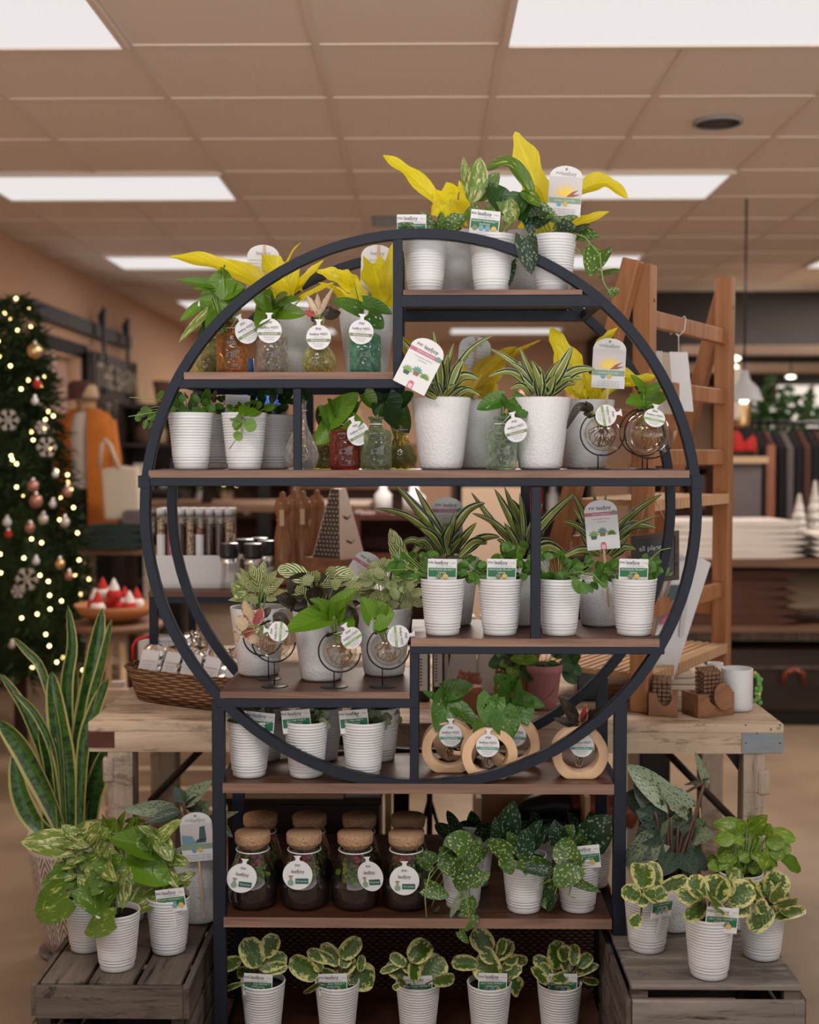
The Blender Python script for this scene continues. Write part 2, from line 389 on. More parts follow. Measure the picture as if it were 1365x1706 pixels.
    def leaf(s, path, w, shape='heart', nrm=(0, -1, .35), fold=.12, m=0, curl=0.0, wave=0.0):
        path = [V(p) for p in path]; NT, NX = 10, 6
        if len(path) > 2: NT = 16
        def P(t):
            k = len(path)-1
            if k == 1: return path[0].lerp(path[1], t)
            x = min(t*k, k-1e-6); j = int(x); u = x-j
            p0 = path[max(j-1, 0)]; p1 = path[j]; p2 = path[j+1]; p3 = path[min(j+2, k)]
            return .5*((2*p1)+(p2-p0)*u+(2*p0-5*p1+4*p2-p3)*u*u+(3*p1-p0-3*p2+p3)*u**3)
        L = sum((path[i+1]-path[i]).length for i in range(len(path)-1)); ph = R.random()*6; rr = R.random()
        w *= {'heart': 1.16, 'oval': 1.05, 'round': 1.06}.get(shape, 1)
        nz = V(nrm).normalized(); pts = []; uvs = []
        for i in range(NT+1):
            t = i/NT; p = P(t); d = (P(min(1, t+.02))-P(max(0, t-.02)))
            if d.length < 1e-9: d = path[-1]-path[0]
            d.normalize(); nn = nz-d*nz.dot(d)
            if nn.length < .05: nn = d.orthogonal()
            nn.normalize(); sd = d.cross(nn).normalized()
            if shape == 'heart': pr = (1-t**2.5)**.8*(.74+.26*min(1, t/.2)); lob = .17
            elif shape == 'round': pr = math.sqrt(max(0, 1-(2*t-1)**2))**.8 if 0 < t < 1 else .06; lob = .04
            elif shape == 'oval': pr = math.sin(PI*t**.88)**.62 if 0 < t < 1 else 0.03; lob = .02
            elif shape == 'lance': pr = math.sin(PI*t**.7)**.8 if 0 < t < 1 else 0.05; lob = .03
            elif shape == 'strap': pr = (min(1, .45+t*1.6)*max(0, 1-t**2.6)**.8); lob = 0
            elif shape == 'sword': pr = (min(1, .55+t*.9)*max(0, 1-t**5)**.8); lob = 0
            elif shape == 'lobed': pr = (math.sin(PI*min(1, t*.92+.06)**.7)**.8)*(1+.20*math.sin(t*15+ph)) if t < 1 else 0; lob = .22
            elif shape == 'arrow': pr = max(0, 1-t)**.75*(min(1, .75+t)); lob = .34
            else: pr = math.sin(PI*t); lob = 0
            for j in range(NX+1):
                q = (j/NX)*2-1; a = abs(q)
                back = -lob*L*(a**1.3)*max(0, 1-t*2.2)
                h = fold*w*(a**1.4)*pr + wave*w*math.sin(t*14+ph+q*2)*a + curl*L*(-(t-.5)**2+.25)
                pts.append(p+sd*(q*w*.5*pr)+d*back+nn*h); uvs.append((q*.5+.5, t))
        i0 = s.addv(pts, uvs, rr); W = NX+1
        for i in range(NT):
            for j in range(NX):
                a = i0+i*W+j; s.addf([(a, a+1, a+W+1, a+W)], 0, m, True)
        return s
    def mesh(s, name, mats, org=V((0, 0, 0))):
        me = bpy.data.meshes.new(name); me.from_pydata([v-org for v in s.v], [], s.f)
        for m in mats: me.materials.append(M(m))
        me.polygons.foreach_set('material_index', s.m); me.polygons.foreach_set('use_smooth', s.s)
        ul = me.uv_layers.new(name='UVMap'); li = [0]*len(me.loops); me.loops.foreach_get('vertex_index', li)
        fl = []; 
        for i in li: fl += s.uv[i]
        ul.data.foreach_set('uv', fl)
        at = me.attributes.new('rnd', 'FLOAT', 'POINT'); at.data.foreach_set('value', s.r)
        me.update(); return me
    def build(s, name, mats, parent=None, org=None, bevel=0):
        mats = mats if isinstance(mats, (list, tuple)) else [mats]
        po = origin(parent) if parent else V((0, 0, 0))
        if org is None:
            if parent: org = po
            else:
                xs = [v.x for v in s.v]; ys = [v.y for v in s.v]; org = V(((min(xs)+max(xs))/2, (min(ys)+max(ys))/2, min(v.z for v in s.v)))
        org = V(org)
        o = bpy.data.objects.new(name, s.mesh(name, mats, org)); C.objects.link(o)
        o.location = org-po
        if parent: o.parent = parent
        ORG[o.name] = org
        if bevel:
            b = o.modifiers.new('bevel', 'BEVEL'); b.width = bevel; b.segments = 2; b.limit_method = 'ANGLE'
        return o
def thing(name, label, cat, loc, group=None):
    o = bpy.data.objects.new(name, None); C.objects.link(o); o.location = loc; ORG[o.name] = V(loc); o.empty_display_size = .03
    o['label'] = label; o['category'] = cat
    if group: o['group'] = group
    return o
def tag(o, label, cat, group=None, kind=None):
    o['label'] = label; o['category'] = cat
    if group: o['group'] = group
    if kind: o['kind'] = kind
    return o
def struct(o): o['kind'] = 'structure'; return o
def use(name, me, parent, loc, rot=None, scale=None):
    o = bpy.data.objects.new(name, me); C.objects.link(o)
    o.location = V(loc)-(origin(parent) if parent else V((0, 0, 0)))
    if parent: o.parent = parent
    if rot is not None: o.rotation_euler = rot
    if scale: o.scale = scale
    ORG[o.name] = V(loc); return o
def curve_pts(a, b, up, n=6):
    a, b = V(a), V(b); return [a.lerp(b, i/n)+V(up)*(4*(i/n)*(1-i/n)) for i in range(n+1)]
# ---------------------------------------------------------------- room
def room():
    H = CAMZ+1.337; XL = -2.55; XR = 7.5; Y0 = -.5; Y1 = 15
    struct(MB().span((XL, Y0, -.05), (XR, Y1, 0)).build('floor', 'floor_concrete'))
    b = MB().span((XL, Y0, H), (XR, Y1, H+.05))
    gx = [.248+.61*k for k in range(-4, 12)]; gy = [4.14+.61*k for k in range(-7, 18)]
    for x in gx: b.span((x-.012, Y0, H-.006), (x+.012, Y1, H), 1)
    for y in gy: b.span((XL, y-.010, H-.005), (XR, y+.010, H), 1)
    struct(b.build('ceiling', ['ceiling_tile', 'ceiling_grid']))
    struct(MB().span((XL-.1, Y0, 0), (XL, 8.15, H)).span((XL-.1, 9.2, 0), (XL, Y1, H)).span((XL-.1, 8.15, 2.1), (XL, 9.2, H)).build('wall_left', 'peach_wall'))
    struct(MB().span((XL-.1, Y1, 0), (XR+.1, Y1+.1, H)).build('wall_back', 'peach_wall'))
    struct(MB().span((XR, Y0, 0), (XR+.1, Y1, H)).build('wall_right', 'peach_wall'))
    struct(MB().span((XL, 8.0, 0), (XL+.02, 8.15, 2.15)).span((XL, 9.2, 0), (XL+.02, 9.33, 2.15)).span((XL, 8.0, 2.1), (XL+.02, 9.33, 2.2)).build('trim_doorway', 'dark_paint'))
    struct(MB().span((XL-.9, 7.9, 0), (XL-.85, 9.5, H)).build('wall_passage', 'dark_wood'))
    struct(MB().span((XL-.85, 8.9, 0), (XL-.1, 9.2, H)).build('trim_passage', 'jamb_pink'))
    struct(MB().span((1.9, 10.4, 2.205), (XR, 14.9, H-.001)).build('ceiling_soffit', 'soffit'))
    struct(MB().span((1.7, 10.7, 2.09), (XR, 10.95, 2.17)).span((1.9, 9.3, 2.13), (XR, 9.4, 2.20)).build('trim_beam', 'tan_paint'))
    # ceiling panels
    k = 0
    root = None
    for j, yy in enumerate([3.53+2.44*q for q in range(-1, 5)]):
        for i, xx in enumerate([-2.192, .248, 2.688, 5.128]):
            if yy > 10.5 and xx > 2: continue
            side = ['left', 'middle', 'right', 'far right'][i]
            where = ['overhead near the camera,', 'largest and nearest,', 'second row,', 'third row,', 'fourth row,', 'farthest row,'][j]
            t = thing('ceiling_light', f'white rectangular ceiling panel light, {where} {side} column', 'ceiling light', (xx+.61, yy+.305, H), 'ceiling panel lights')
            MB().span((xx+.02, yy+.02, H-.012), (xx+1.20, yy+.59, H-.007)).build('diffuser', 'panel_light', t)
            f = MB()
            for (a, c) in (((xx, yy, H-.02), (xx+1.22, yy+.02, H)), ((xx, yy+.59, H-.02), (xx+1.22, yy+.61, H)), ((xx, yy+.02, H-.02), (xx+.02, yy+.59, H)), ((xx+1.20, yy+.02, H-.02), (xx+1.22, yy+.59, H))): f.span(a, c)
            f.build('frame', 'ceiling_grid', t)
    t = thing('ceiling_speaker', 'round dark grille flush in the ceiling on the right', 'speaker', (1.176, 5.1, H))
    MB().lathe([(.085, 0), (.085, -.008), (.002, -.010)], (1.176, 5.1, H-.001), 28, 0, None, True, True).build('grille', 'steel_dark', t)
    MB().lathe([(.085, -.001), (.098, -.001), (.098, -.012), (.085, -.012)], (1.176, 5.1, H-.001), 28).build('rim', 'grey_plastic', t)
    t = thing('ceiling_vent', 'small dark rectangular vent in the ceiling above the ring shelf', 'vent', (-.226, 7.24, H))
    MB().span((-.31, 7.1, H-.008), (-.14, 7.38, H-.001)).build('grille', 'steel_dark', t)
    f = MB()
    for i in range(5): f.span((-.30, 7.12+i*.055, H-.016), (-.15, 7.135+i*.055, H-.008))
    f.build('slats', 'grey_plastic', t)
    # barn door
    XW = XL+.03
    t = thing('barn_door', 'dark sliding barn door with faded white lettering on the left wall', 'door', (XW+.05, 9.85, 0))
    d = MB().span((XW+.03, 9.15, .05), (XW+.07, 10.5, 2.15))
    for y in (9.2, 10.4): d.span((XW+.07, y-.06, .05), (XW+.09, y+.07, 2.15))
    for z in (.1, 1.05, 2.05): d.span((XW+.07, 9.2, z), (XW+.09, 10.45, z+.1))
    d.build('door_panel', 'dark_wood', t)
    w = MB(); X = XW+.095
    w.text('THE BARN', .26, (X, 9.82, 1.97), (0, 1, 0), (0, 0, 1)).text('co. & home', .16, (X, 9.82, 1.76), (0, 1, 0), (0, 0, 1)).build('lettering', 'cream_cloth', t)
    MB().span((XW, 7.9, 2.28), (XW+.03, 10.55, 2.38)).build('rail', 'black_metal', t)
    for y in (9.45, 10.2):
        h = MB().span((XW+.07, y-.03, 1.85), (XW+.09, y+.03, 2.50)); h.sphere((XW+.06, y, 2.42), .055, 0, 12, 6, (.4, 1, 1)); h.build('hanger', 'black_metal', t)
# ---------------------------------------------------------------- ring shelf
YF, YB = 2.66, 2.94
def zf(py, Y=YF): return U(700, py, Y).z
ZS = dict(top=zf(484), upl=zf(620), main=zf(783), rlow=zf(1062), llow=zf(1151), e=zf(1303), f=zf(1526), g=.107)
def ring_shelf():
    c = U(700, 853, YF); c2 = V((c.x, YB, c.z)); Ro = 467*S(YF)
    t = thing('ring_shelf', 'round black metal ring shelf with brown boards on a four-post stand, holding potted plants', 'shelf', (c.x, (YF+YB)/2, 0))
    for yy in (YF, YB):
        b = MB(); n = 96; w = .020; d = .026; i0 = 0
        for q in range(n):
            a = 2*PI*q/n; ca, sa = math.cos(a), math.sin(a)
            b.addv([(c.x+ca*r, yy+y, c.z+sa*r) for r, y in ((Ro, -d/2), (Ro, d/2), (Ro-w, d/2), (Ro-w, -d/2))])
        for q in range(n):
            a = q*4; e = ((q+1) % n)*4
            for k in range(4): b.f.append((a+k, a+(k+1) % 4, e+(k+1) % 4, e+k)); b.m.append(0); b.s.append(k % 2 == 0)
        for sx in (-1, 1): b.span((c.x+sx*(Ro-.010)-.012, yy-.0155, c.z+.052), (c.x+sx*(Ro-.010)+.012, yy+.0155, c.z+.078))
        o = b.build('ring', 'black_metal', t)
    def bar(x0, x1, y0, y1, name='crossbar', hd=.012):
        a = U(x0, y0, YF); e = U(x1, y1, YF)
        for yy in (YF, YB): MB().span((a.x, yy-hd, e.z), (e.x, yy+hd, a.z)).build(name, 'black_metal', t, bevel=.0015)
    bar(668, 1003, 493, 512); bar(299, 671, 632, 647); bar(238, 1164, 796, 810); bar(683, 1106, 1076, 1089); bar(362, 698, 1162, 1178)
    bar(655, 671, 396, 647, 'divider', .0112); bar(489, 503, 648, 796, 'divider', .0112); bar(885, 900, 811, 1075, 'divider', .0112); bar(683, 698, 1077, 1314, 'divider', .0112)
    for (x, y) in ((238, 803), (1164, 803), (310, 640), (1000, 503), (1100, 1083), (375, 1170)):   # tie rods front to back
        p = U(x, y, YF); 
        b = MB().span((p.x-.008, YF, p.z-.008), (p.x+.008, YB, p.z+.008)); b.build('tie_bar', 'black_metal', t)
    def board(x0, x1, zt, th, ya=YF-.012, yb=YB+.012):
        a = U(x0, 800, YF).x; e = U(x1, 800, YF).x
        b = MB().span((a, ya, zt-th), (e, yb, zt)); b.span((a, ya-.0012, zt-th), (e, ya, zt-.0004), 1)
        b.build('board', ['shelf_wood', 'shelf_edge'], t)
    board(672, 967, ZS['top'], .011); board(310, 656, ZS['upl'], .0155); board(250, 1147, ZS['main'], .0165)
    board(685, 1100, ZS['rlow'], .0175); board(366, 683, ZS['llow'], .0145)
    board(369, 1026, ZS['e'], .022); board(369, 1024, ZS['f'], .022); board(367, 1022, ZS['g'], .022)
    for x0, x1 in ((354, 375), (1023, 1044)):
        a = U(x0, 1200, YF).x; e = U(x1, 1200, YF).x
        for yy, topy in ((YF, 1168), (YB, 1168)):
            MB().span((a, yy-.0106, 0), (e, yy+.0106, zf(topy))).build('post', 'black_metal', t, bevel=.0015)
    for z in (ZS['e']-.034, ZS['f']-.034, ZS['g']-.034):
        for x0 in (364, 1034):
            p = U(x0, 1200, YF).x; MB().span((p-.010, YF, z), (p+.010, YB, z+.02)).build('side_rail', 'black_metal', t)
        for yy in (YB,): MB().span((U(364, 1200, YF).x, yy-.01, z), (U(1034, 1200, YF).x, yy+.01, z+.02)).build('rear_rail', 'black_metal', t)
    b = MB()
    for x, y in ((420, 1170), (640, 1170), (1010, 800), (760, 1083), (1060, 1083)):
        p = U(x, y, YF)
    return t
# ---------------------------------------------------------------- pots, labels
PM = {}
def pot_meshes():
    rt, rb, h = .049, .0365, .124; pr = []
    pr += [(rb-.004, 0), (rb, .002), (rb+.0003, .010)]
    n = 17
    for i in range(n):
        z0 = .014+i*(h-.022)/n; dz = (h-.022)/n; r0 = rb+(rt-rb)*z0/h
        pr += [(r0-.0004, z0), (r0+.0012, z0+dz*.3), (r0+.0014, z0+dz*.6), (r0-.0004, z0+dz*.97)]
    pr += [(rt, h-.006), (rt+.001, h-.002), (rt, h), (rt-.0025, h-.001), (rt-.004, h-.02), (rb+.004, .03)]
    PM['rib'] = (MB().lathe(pr, n=40, capb=True).mesh('ribbed_pot', ['white_ceramic']), rt-.0035, h-.012, h)
    for nm, mt, rt, rb, h in (('tex', 'textured_ceramic', .0655, .0465, .157), ('dot', 'dotted_ceramic', .052, .045, .118)):
        pr = [(rb-.006, 0), (rb-.001, .003), (rb+.001, .008), (rb+(rt-rb)*.5, h*.5), (rt, h-.003), (rt-.0008, h), (rt-.003, h-.001), (rt-.005, h-.03)]
        PM[nm] = (MB().lathe(pr, n=44, capb=True).mesh('textured_pot', [mt]), rt-.004, h-.014, h)
    for k in list(PM):
        me, r, zs, h = PM[k]; b = MB()
        b.lathe([(r, 0), (r*.7, .003), (r*.3, .002), (.001, .004)], n=24); PM[k+'_s'] = b.mesh('potting_soil', ['soil'])
LB = {}
def arch(w, h, zt, n=10):
    """upright card outline, pointed-arch top"""
    pts = [V((-w/2, 0, 0)), V((w/2, 0, 0)), V((w/2, 0, h-w*.32))]
    for i in range(1, n): a = i/n*PI; pts.append(V((math.cos(a)*w/2*.98, 0, h-w*.32+math.sin(a)*w*.32)))
    pts.append(V((-w/2, 0, h-w*.32))); return pts
def R4(b, x0, z0, x1, z1, m, y=-.0009): b.poly([(x0, y, z0), (x1, y, z0), (x1, y, z1), (x0, y, z1)], m)
def disc(b, x, z, r, m, y=-.0013, n=16): b.poly([(x+math.cos(2*PI*q/n)*r, y, z+math.sin(2*PI*q/n)*r) for q in range(n)], m)
def T(b, s, sz, x, z, m, y=-.0014): b.text(s, sz, (x, y, z), (1, 0, 0), (0, 0, 1), m)
MATS = ['card_white', 'ink', 'ink_soft', 'label_green', 'label_olive', 'label_blue', 'label_gold', 'card_white']
def stake_mesh(key, l1, l2, circ):
    w, h = .063, .052; b = MB().prism([V((-w/2, 0, 0)), V((w/2, 0, 0)), V((w/2, 0, h)), V((-w/2, 0, h))], (0, .0006, 0))
    R4(b, -w/2+.002, h-.039, w/2-.002, h-.0195, 3)
    T(b, 'PW', .0075, -.0245, h-.0085, 1); T(b, 'leafjoy', .0115, -.002, h-.008, 1); T(b, 'littles', .0046, .0238, h-.0085, 2)
    T(b, 'tiny houseplant collection', .0036, .003, h-.0155, 2)
    T(b, l1, .0058, 0, h-.0235, 7); T(b, l2, .0058, 0, h-.030, 7)
    x = -(len(circ)-1)*.0068
    for i, c in enumerate(circ): disc(b, x+i*.0136, h-.038, .0058, c)
    b.box((0, .0015, -.012), (.008, .0012, .05), 0)
    LB[key] = b.mesh('plant_label', MATS)
def labels():
    stake_mesh('mathilde', 'MATHILDE SPLASH™', 'HOYA', (4, 6))
    stake_mesh('salt', 'SALT AND PEPPER™', 'PEPEROMIA', (4, 5, 6))
    stake_mesh('allthe', 'ALL THE TIME™', 'FITTONIA', (5, 6))
    stake_mesh('snowy', 'SNOWY MORNING™', 'POTHOS', (4, 5, 5, 6))
    stake_mesh('take', 'TAKE AND CATCH™', 'SCINDAPSUS', (5, 5, 6))
    w, h = .074, .112
    b = MB().prism(arch(w, h, 0), (0, .0006, 0)); mats = ['card_white', 'ink', 'label_pink', 'label_teal', 'photo_brown', 'label_leaf', 'label_pink_pale', 'photo_dark', 'stick', 'ink_soft']
    T(b, 'PW', .0085, -.020, h-.019, 1); T(b, 'leafjoy', .0125, .007, h-.019, 1)
    R4(b, -w/2, h-.036, w/2, h-.028, 2); T(b, 'Vital Collection', .0066, .0, h-.032, 0); disc(b, w/2-.008, h-.031, .0055, 3, -.0015)
    T(b, 'Your guide to indoor', .0048, 0, h-.043, 9); T(b, 'gardening', .0048, 0, h-.049, 9)
    for (x, z, s) in ((-.020, .030, 4), (.0, .036, 7), (.020, .030, 5)):
        if s != 5: b.poly([(x-.0055, -.0012, z-.006), (x+.0055, -.0012, z-.006), (x+.007, -.0012, z+.002), (x-.007, -.0012, z+.002)], 4 if s == 7 else 7)
        for k in range(9 if s == 5 else 6):
            a = PI*(k+.5)/(9 if s == 5 else 6); L = .013 if s != 5 else .012; d = V((math.cos(a), 0, math.sin(a))); p = V((x, -.0012, z+.002)); q = V((-d.z, 0, d.x))*.0024
            b.poly([p, p+d*L*.6+q, p+d*L, p+d*L*.6-q], 5 if s != 7 else 3)
    b.poly([(-.006, -.0012, .0), (.006, -.0012, 0), (.006, -.0012, .013), (.003, -.0012, .017), (-.003, -.0012, .017), (-.006, -.0012, .013)], 2)
    b.poly([(-.004, -.0014, .001), (.004, -.0014, .001), (.004, -.0014, .011), (-.004, -.0014, .011)], 6)
    nv, nf = len(b.v), len(b.f)
    b.box((0, .002, -.01), (.005, .003, .24), 8)
    LB['pink'] = b.mesh('plant_label', mats)
    b.v, b.uv, b.r, b.f, b.m, b.s = b.v[:nv], b.uv[:nv], b.r[:nv], b.f[:nf], b.m[:nf], b.s[:nf]
    b.box((.008, .002, .050), (.005, .003, .112), 8, Matrix.Rotation(RT(-27), 3, 'Y'))
    LB['pink_tilted'] = b.mesh('plant_label', mats)
    b = MB().prism(arch(w, h, 0), (0, .0006, 0)); mats = ['card_white', 'ink_soft', 'photo_grey', 'photo_yellow', 'photo_brown', 'label_sage', 'label_blue', 'label_gold', 'stick', 'photo_dark']
    T(b, 'PW', .008, -.017, h-.018, 1); T(b, 'leafjoy', .013, .006, h-.018, 1); disc(b, 0, h-.008, .003, 5, -.0012)
    R4(b, -w/2+.001, .040, w/2-.001, h-.025, 2); R4(b, -w/2+.001, .028, w/2-.001, .040, 5)
    for k in range(9):
        a = PI*(k+.7)/9.6; d = V((math.cos(a), 0, math.sin(a))); p = V((.002, -.0013, .042)); q = V((-d.z, 0, d.x))*.0028; L = .034
        b.poly([p, p+d*L*.5+q, p+d*L, p+d*L*.5-q], 3 if k > 1 else 4)
    T(b, 'Golden Crocodile', .0062, 0, .034, 0); disc(b, -.012, .026, .0055, 6); disc(b, .002, .026, .0055, 7)
    for i in range(3): T(b, 'care: bright light, let soil dry', .0044, 0, .015-i*.005, 1)
    b.box((0, .002, -.01), (.005, .003, .24), 8); LB['yellow'] = b.mesh('plant_label', mats)
    b = MB().prism(arch(w, h, 0), (0, .0006, 0))
    T(b, 'PW', .008, -.017, h-.018, 1); T(b, 'leafjoy', .013, .006, h-.018, 1); disc(b, 0, h-.008, .003, 5, -.0012)
    R4(b, -w/2+.001, .040, w/2-.001, h-.026, 2); b.poly([(-.034, -.0012, .040), (.0, -.0012, .040), (-.010, -.0012, .058), (-.034, -.0012, .062)], 6)
    b.poly([(.004, -.0013, .045), (.022, -.0013, .050), (.020, -.0013, .080), (.008, -.0013, .078)], 9); b.poly([(-.004, -.0013, .042), (.020, -.0013, .042), (.022, -.0013, .052), (.0, -.0013, .050)], 9)
    R4(b, -w/2+.001, .028, w/2-.001, .040, 5); disc(b, -.008, .026, .0055, 6); disc(b, .006, .026, .0055, 7)
    for i in range(3): T(b, 'care: medium light, water weekly', .0044, 0, .015-i*.005, 1)
    b.box((0, .002, -.01), (.005, .003, .24), 8); LB['philo'] = b.mesh('plant_label', mats)
    b = MB().prism(arch(w, h, 0), (0, .0006, 0)); T(b, 'leafjoy', .013, 0, h-.02, 1)
    for i in range(7): T(b, 'water when top of the soil is dry', .0048, 0, h-.036-i*.008, 1)
    b.box((.002, -.002, -.005), (.005, .003, .23), 8); LB['back'] = b.mesh('plant_label', mats)
    b = MB().prism([V((-.028, 0, 0)), V((.028, 0, 0)), V((.028, 0, .04)), V((-.028, 0, .04))], (0, .0006, 0))
    for i in range(6): T(b, 'water when the soil is dry', .0036, 0, .034-i*.0055, 2)
    LB['plain'] = b.mesh('plant_label', MATS)
    def rnd(key, r, title, band, bm, neck=.012):
        n = 30; pts = []
        for q in range(n):
            a = PI/2+.16+(2*PI-.32)*q/(n-1); pts.append(V((math.cos(a)*r, 0, math.sin(a)*r)))
        pts += [V((.004, 0, r+neck*.5)), V((.009, 0, r+neck)), V((-.009, 0, r+neck)), V((-.004, 0, r+neck*.5))]
        b = MB().prism(pts, (0, .0006, 0)); mats = ['card_white', 'ink', 'ink_soft', bm, 'card_white', 'cork', 'clear_glass', 'label_sage']
        T(b, 'PW', .008, 0, r*.66, 1)
        if key == 'jar':
            T(b, title, .0112, 0, r*.26, 1); R4(b, -r*.15, -r*.58, r*.72, -r*.22, 3); T(b, band, .0058, r*.28, -r*.40, 4)
            disc(b, -r*.46, -r*.50, .0065, 7); R4(b, -r*.54, -r*.34, -r*.38, -r*.1, 7, -.0012); R4(b, -r*.60, -r*.12, -r*.32, -r*.02, 5, -.0014)
        else:
            T(b, title, .0078, 0, r*.26, 1); T(b, 'grow in water', .0036, 0, r*.02, 2)
            R4(b, -r*.93, -r*.36, r*.93, -r*.12, 3); T(b, band, .0070, 0, -r*.24, 4); T(b, 'fill with water', .0045, 0, -r*.52, 2); T(b, 'and enjoy', .0045, 0, -r*.70, 2)
        LB[key] = b.mesh('hang_tag', mats)
    rnd('bottle', .0265, 'leafjoy H2O', 'Shenandoah', 'label_olive'); rnd('deco', .0255, 'leafjoy H2O', 'Deco Ring', 'label_teal'); rnd('jar', .0325, 'leafjoy', 'Terrarium', 'label_green_dark', .010); rnd('globe', .024, 'leafjoy H2O', 'Globe', 'label_leaf')
RT = lambda d: math.radians(d)
def label_at(name, key, parent, px, py, Y, tilt=0, yaw=0, lean=0, sc=1):
    """px, py: middle of the card"""
    hh = {'mathilde': .026, 'salt': .026, 'allthe': .026, 'snowy': .026, 'take': .026, 'pink': .056, 'yellow': .056, 'philo': .056, 'back': .056, 'pink_tilted': .056, 'plain': .02}.get(key, 0)
    rot = Euler((RT(lean), RT(tilt), RT(yaw)), 'XYZ'); c = U(px, py, Y)-rot.to_matrix() @ V((0, 0, hh*sc))
    return use(name, LB[key], parent, c, rot, (sc, sc, sc))
def parse(sx):
    return [[float(a) for a in q.split(',')] for q in sx.replace('\n', '').split(';') if q.strip()]
CRT = 0
def grow(t, X, Y, zt, leaves, mats, shape='heart', stem='stem_green', fill=None, spread=.045, dy=(-.045, .012), wave=0, curl=.12, fold=.12, vines=None, leafname='foliage', rstem=.0013, nrm=(0, -1, .35), stems=True, pr=0, zr=None):
    b = MB(); sb = MB()
    def clear(px, py, y):
        if pr:
            p = U(px, py, y)
            if p.z < zr and abs(p.x-X) < pr+.012 and y > Y-pr*1.9: return Y-pr-.024
        return y
    for L in parse(leaves):
        bx, by, tx, ty, w = L[:5]; m = int(L[5]) if len(L) > 5 else 0; bd = L[6] if len(L) > 6 else 0
        yb = clear(bx, by, Y+R.uniform(-.012, .008)); yt = clear(tx, ty, Y+R.uniform(*dy)); yb = clear((bx+tx)/2, (by+ty)/2, yb) if yt < Y-pr-.02 else yb
        B = U(bx, by, yb); E = U(tx, ty, yt); mid = (B+E)/2+V((0, 0, bd*S(Y)))
        n_ = (nrm[0]+R.uniform(-.45, .45), nrm[1], nrm[2]+R.uniform(-.2, .5))
        path = [B, E] if not bd else [B, mid, E]
        b.leaf(path, w*S(Y)*1.08, shape, n_, fold*R.uniform(.6, 1.6), m, curl*R.uniform(.3, 1.3), wave)
        if stems:
            a = V((X+(B.x-X)*.12+R.uniform(-.008, .008), Y+R.uniform(-.008, .008), zt))
            if (B-a).length > .012: sb.tube(curve_pts(a, B, (0, 0, .15*(B-a).length if B.z < zt+.03 else .0)), rstem, 5)
    for fl in (fill or []):
        n, cx, cy, rx, ry, ln, wd, m = fl
        for i in range(n):
            a = 2*PI*(i+R.random()*.7)/n; q = math.sqrt(R.uniform(.15, 1)); x = cx+math.cos(a)*rx*q; y = cy-math.sin(a)*ry*q
            l = ln*R.uniform(.75, 1.2); ang = a+R.uniform(-.5, .5)
            yb = Y+R.uniform(-spread*.7, spread*.7)*(1-q*.4); B = U(x, y, yb); E = U(x+math.cos(ang)*l, y-math.sin(ang)*l*.75+l*.15, yb+R.uniform(-.02, .012))
            b.leaf([B, E], wd*S(Y)*R.uniform(.85, 1.15), shape, (R.uniform(-.5, .5), -1, R.uniform(.1, .9)), fold, m, curl, wave)
            if stems:
                s0 = V((X+(B.x-X)*.15, Y+(yb-Y)*.2, zt)); sb.tube(curve_pts(s0, B, (0, 0, 0), 3), rstem*.8, 4)
    for pts in (vines or []):
        sb.tube([U(x, y, clear(x, y, yy) if k else yy) for k, (x, y, yy) in enumerate(pts)], rstem*1.2, 5)
    if b.v: b.build(leafname, mats, t)
    if sb.v: sb.build('stem', stem, t)
def plant(name, label, cat, px, Y, z, pot, leaves, mats, group=None, stake=None, **kw):
    X = U(px, 853, Y).x; t = thing(name, label, cat, (X, Y, z), group)
    me, r, zs, h = PM[pot]; pt = use('pot', me, t, (X, Y, z), (0, 0, R.random()*6)); use('potting_soil', PM[pot+'_s'], pt, (X, Y, z+zs))
    grow(t, X, Y, z+zs, leaves, mats if isinstance(mats, list) else [mats], pr=r+.004, zr=z+h, **kw)
    for s in (stake or []):
        key, sx, sy = s[:3]; tilt = s[3] if len(s) > 3 else 0; yy = (s[4] if len(s) > 4 and s[4] else Y-(.034 if key == 'salt' else .030)); yaw = s[5] if len(s) > 5 else 0
        label_at('plant_label', key, t, sx, sy, yy, tilt, yaw, 5 if key not in ('pink', 'pink_tilted', 'yellow', 'philo', 'back') else -3)
    return t
def roots(c, r, n, L, m='roots', down=1, sq=1):
    b = MB()
    for i in range(n):
        p = V(c)+V((R.uniform(-1, 1)*r*.3, R.uniform(-1, 1)*r*.3, r*.5)); pts = [p]; d = V((R.uniform(-1, 1), R.uniform(-1, 1), -down)).normalized()
        for k in range(6):
            d = (d+V((R.uniform(-1, 1), R.uniform(-1, 1), R.uniform(-1, .6)))*.6).normalized(); p = p+d*L/6
            q = p-V(c); q.z /= sq
            if q.length > r*.9: q = q*(r*.9/q.length); q.z *= sq; p = V(c)+q
            pts.append(p)
        b.tube(pts, [.0014-.00016*k for k in range(7)], 4)
    return b
PROF = {
 'flask': [(.030, 0), (.0335, .003), (.034, .010), (.034, .030), (.0332, .032), (.034, .034), (.034, .060), (.0332, .062), (.034, .064), (.034, .078), (.031, .084), (.016, .089), (.0135, .093), (.013, .108), (.017, .110), (.017, .115), (.0125, .115)],
 'bulb': [(.022, 0), (.030, .003), (.037, .018), (.0378, .028), (.034, .042), (.024, .056), (.016, .070), (.0145, .080), (.0155, .095), (.019, .104), (.0175, .104)],
 'pear': [(.020, 0), (.030, .004), (.0365, .020), (.0375, .034), (.032, .055), (.021, .078), (.013, .096), (.0105, .115), (.0105, .140), (.014, .150), (.0125, .150)],
 'tube': [(.003, 0), (.008, .003), (.0105, .010), (.011, .020), (.011, .095), (.0135, .098), (.0115, .099)]}
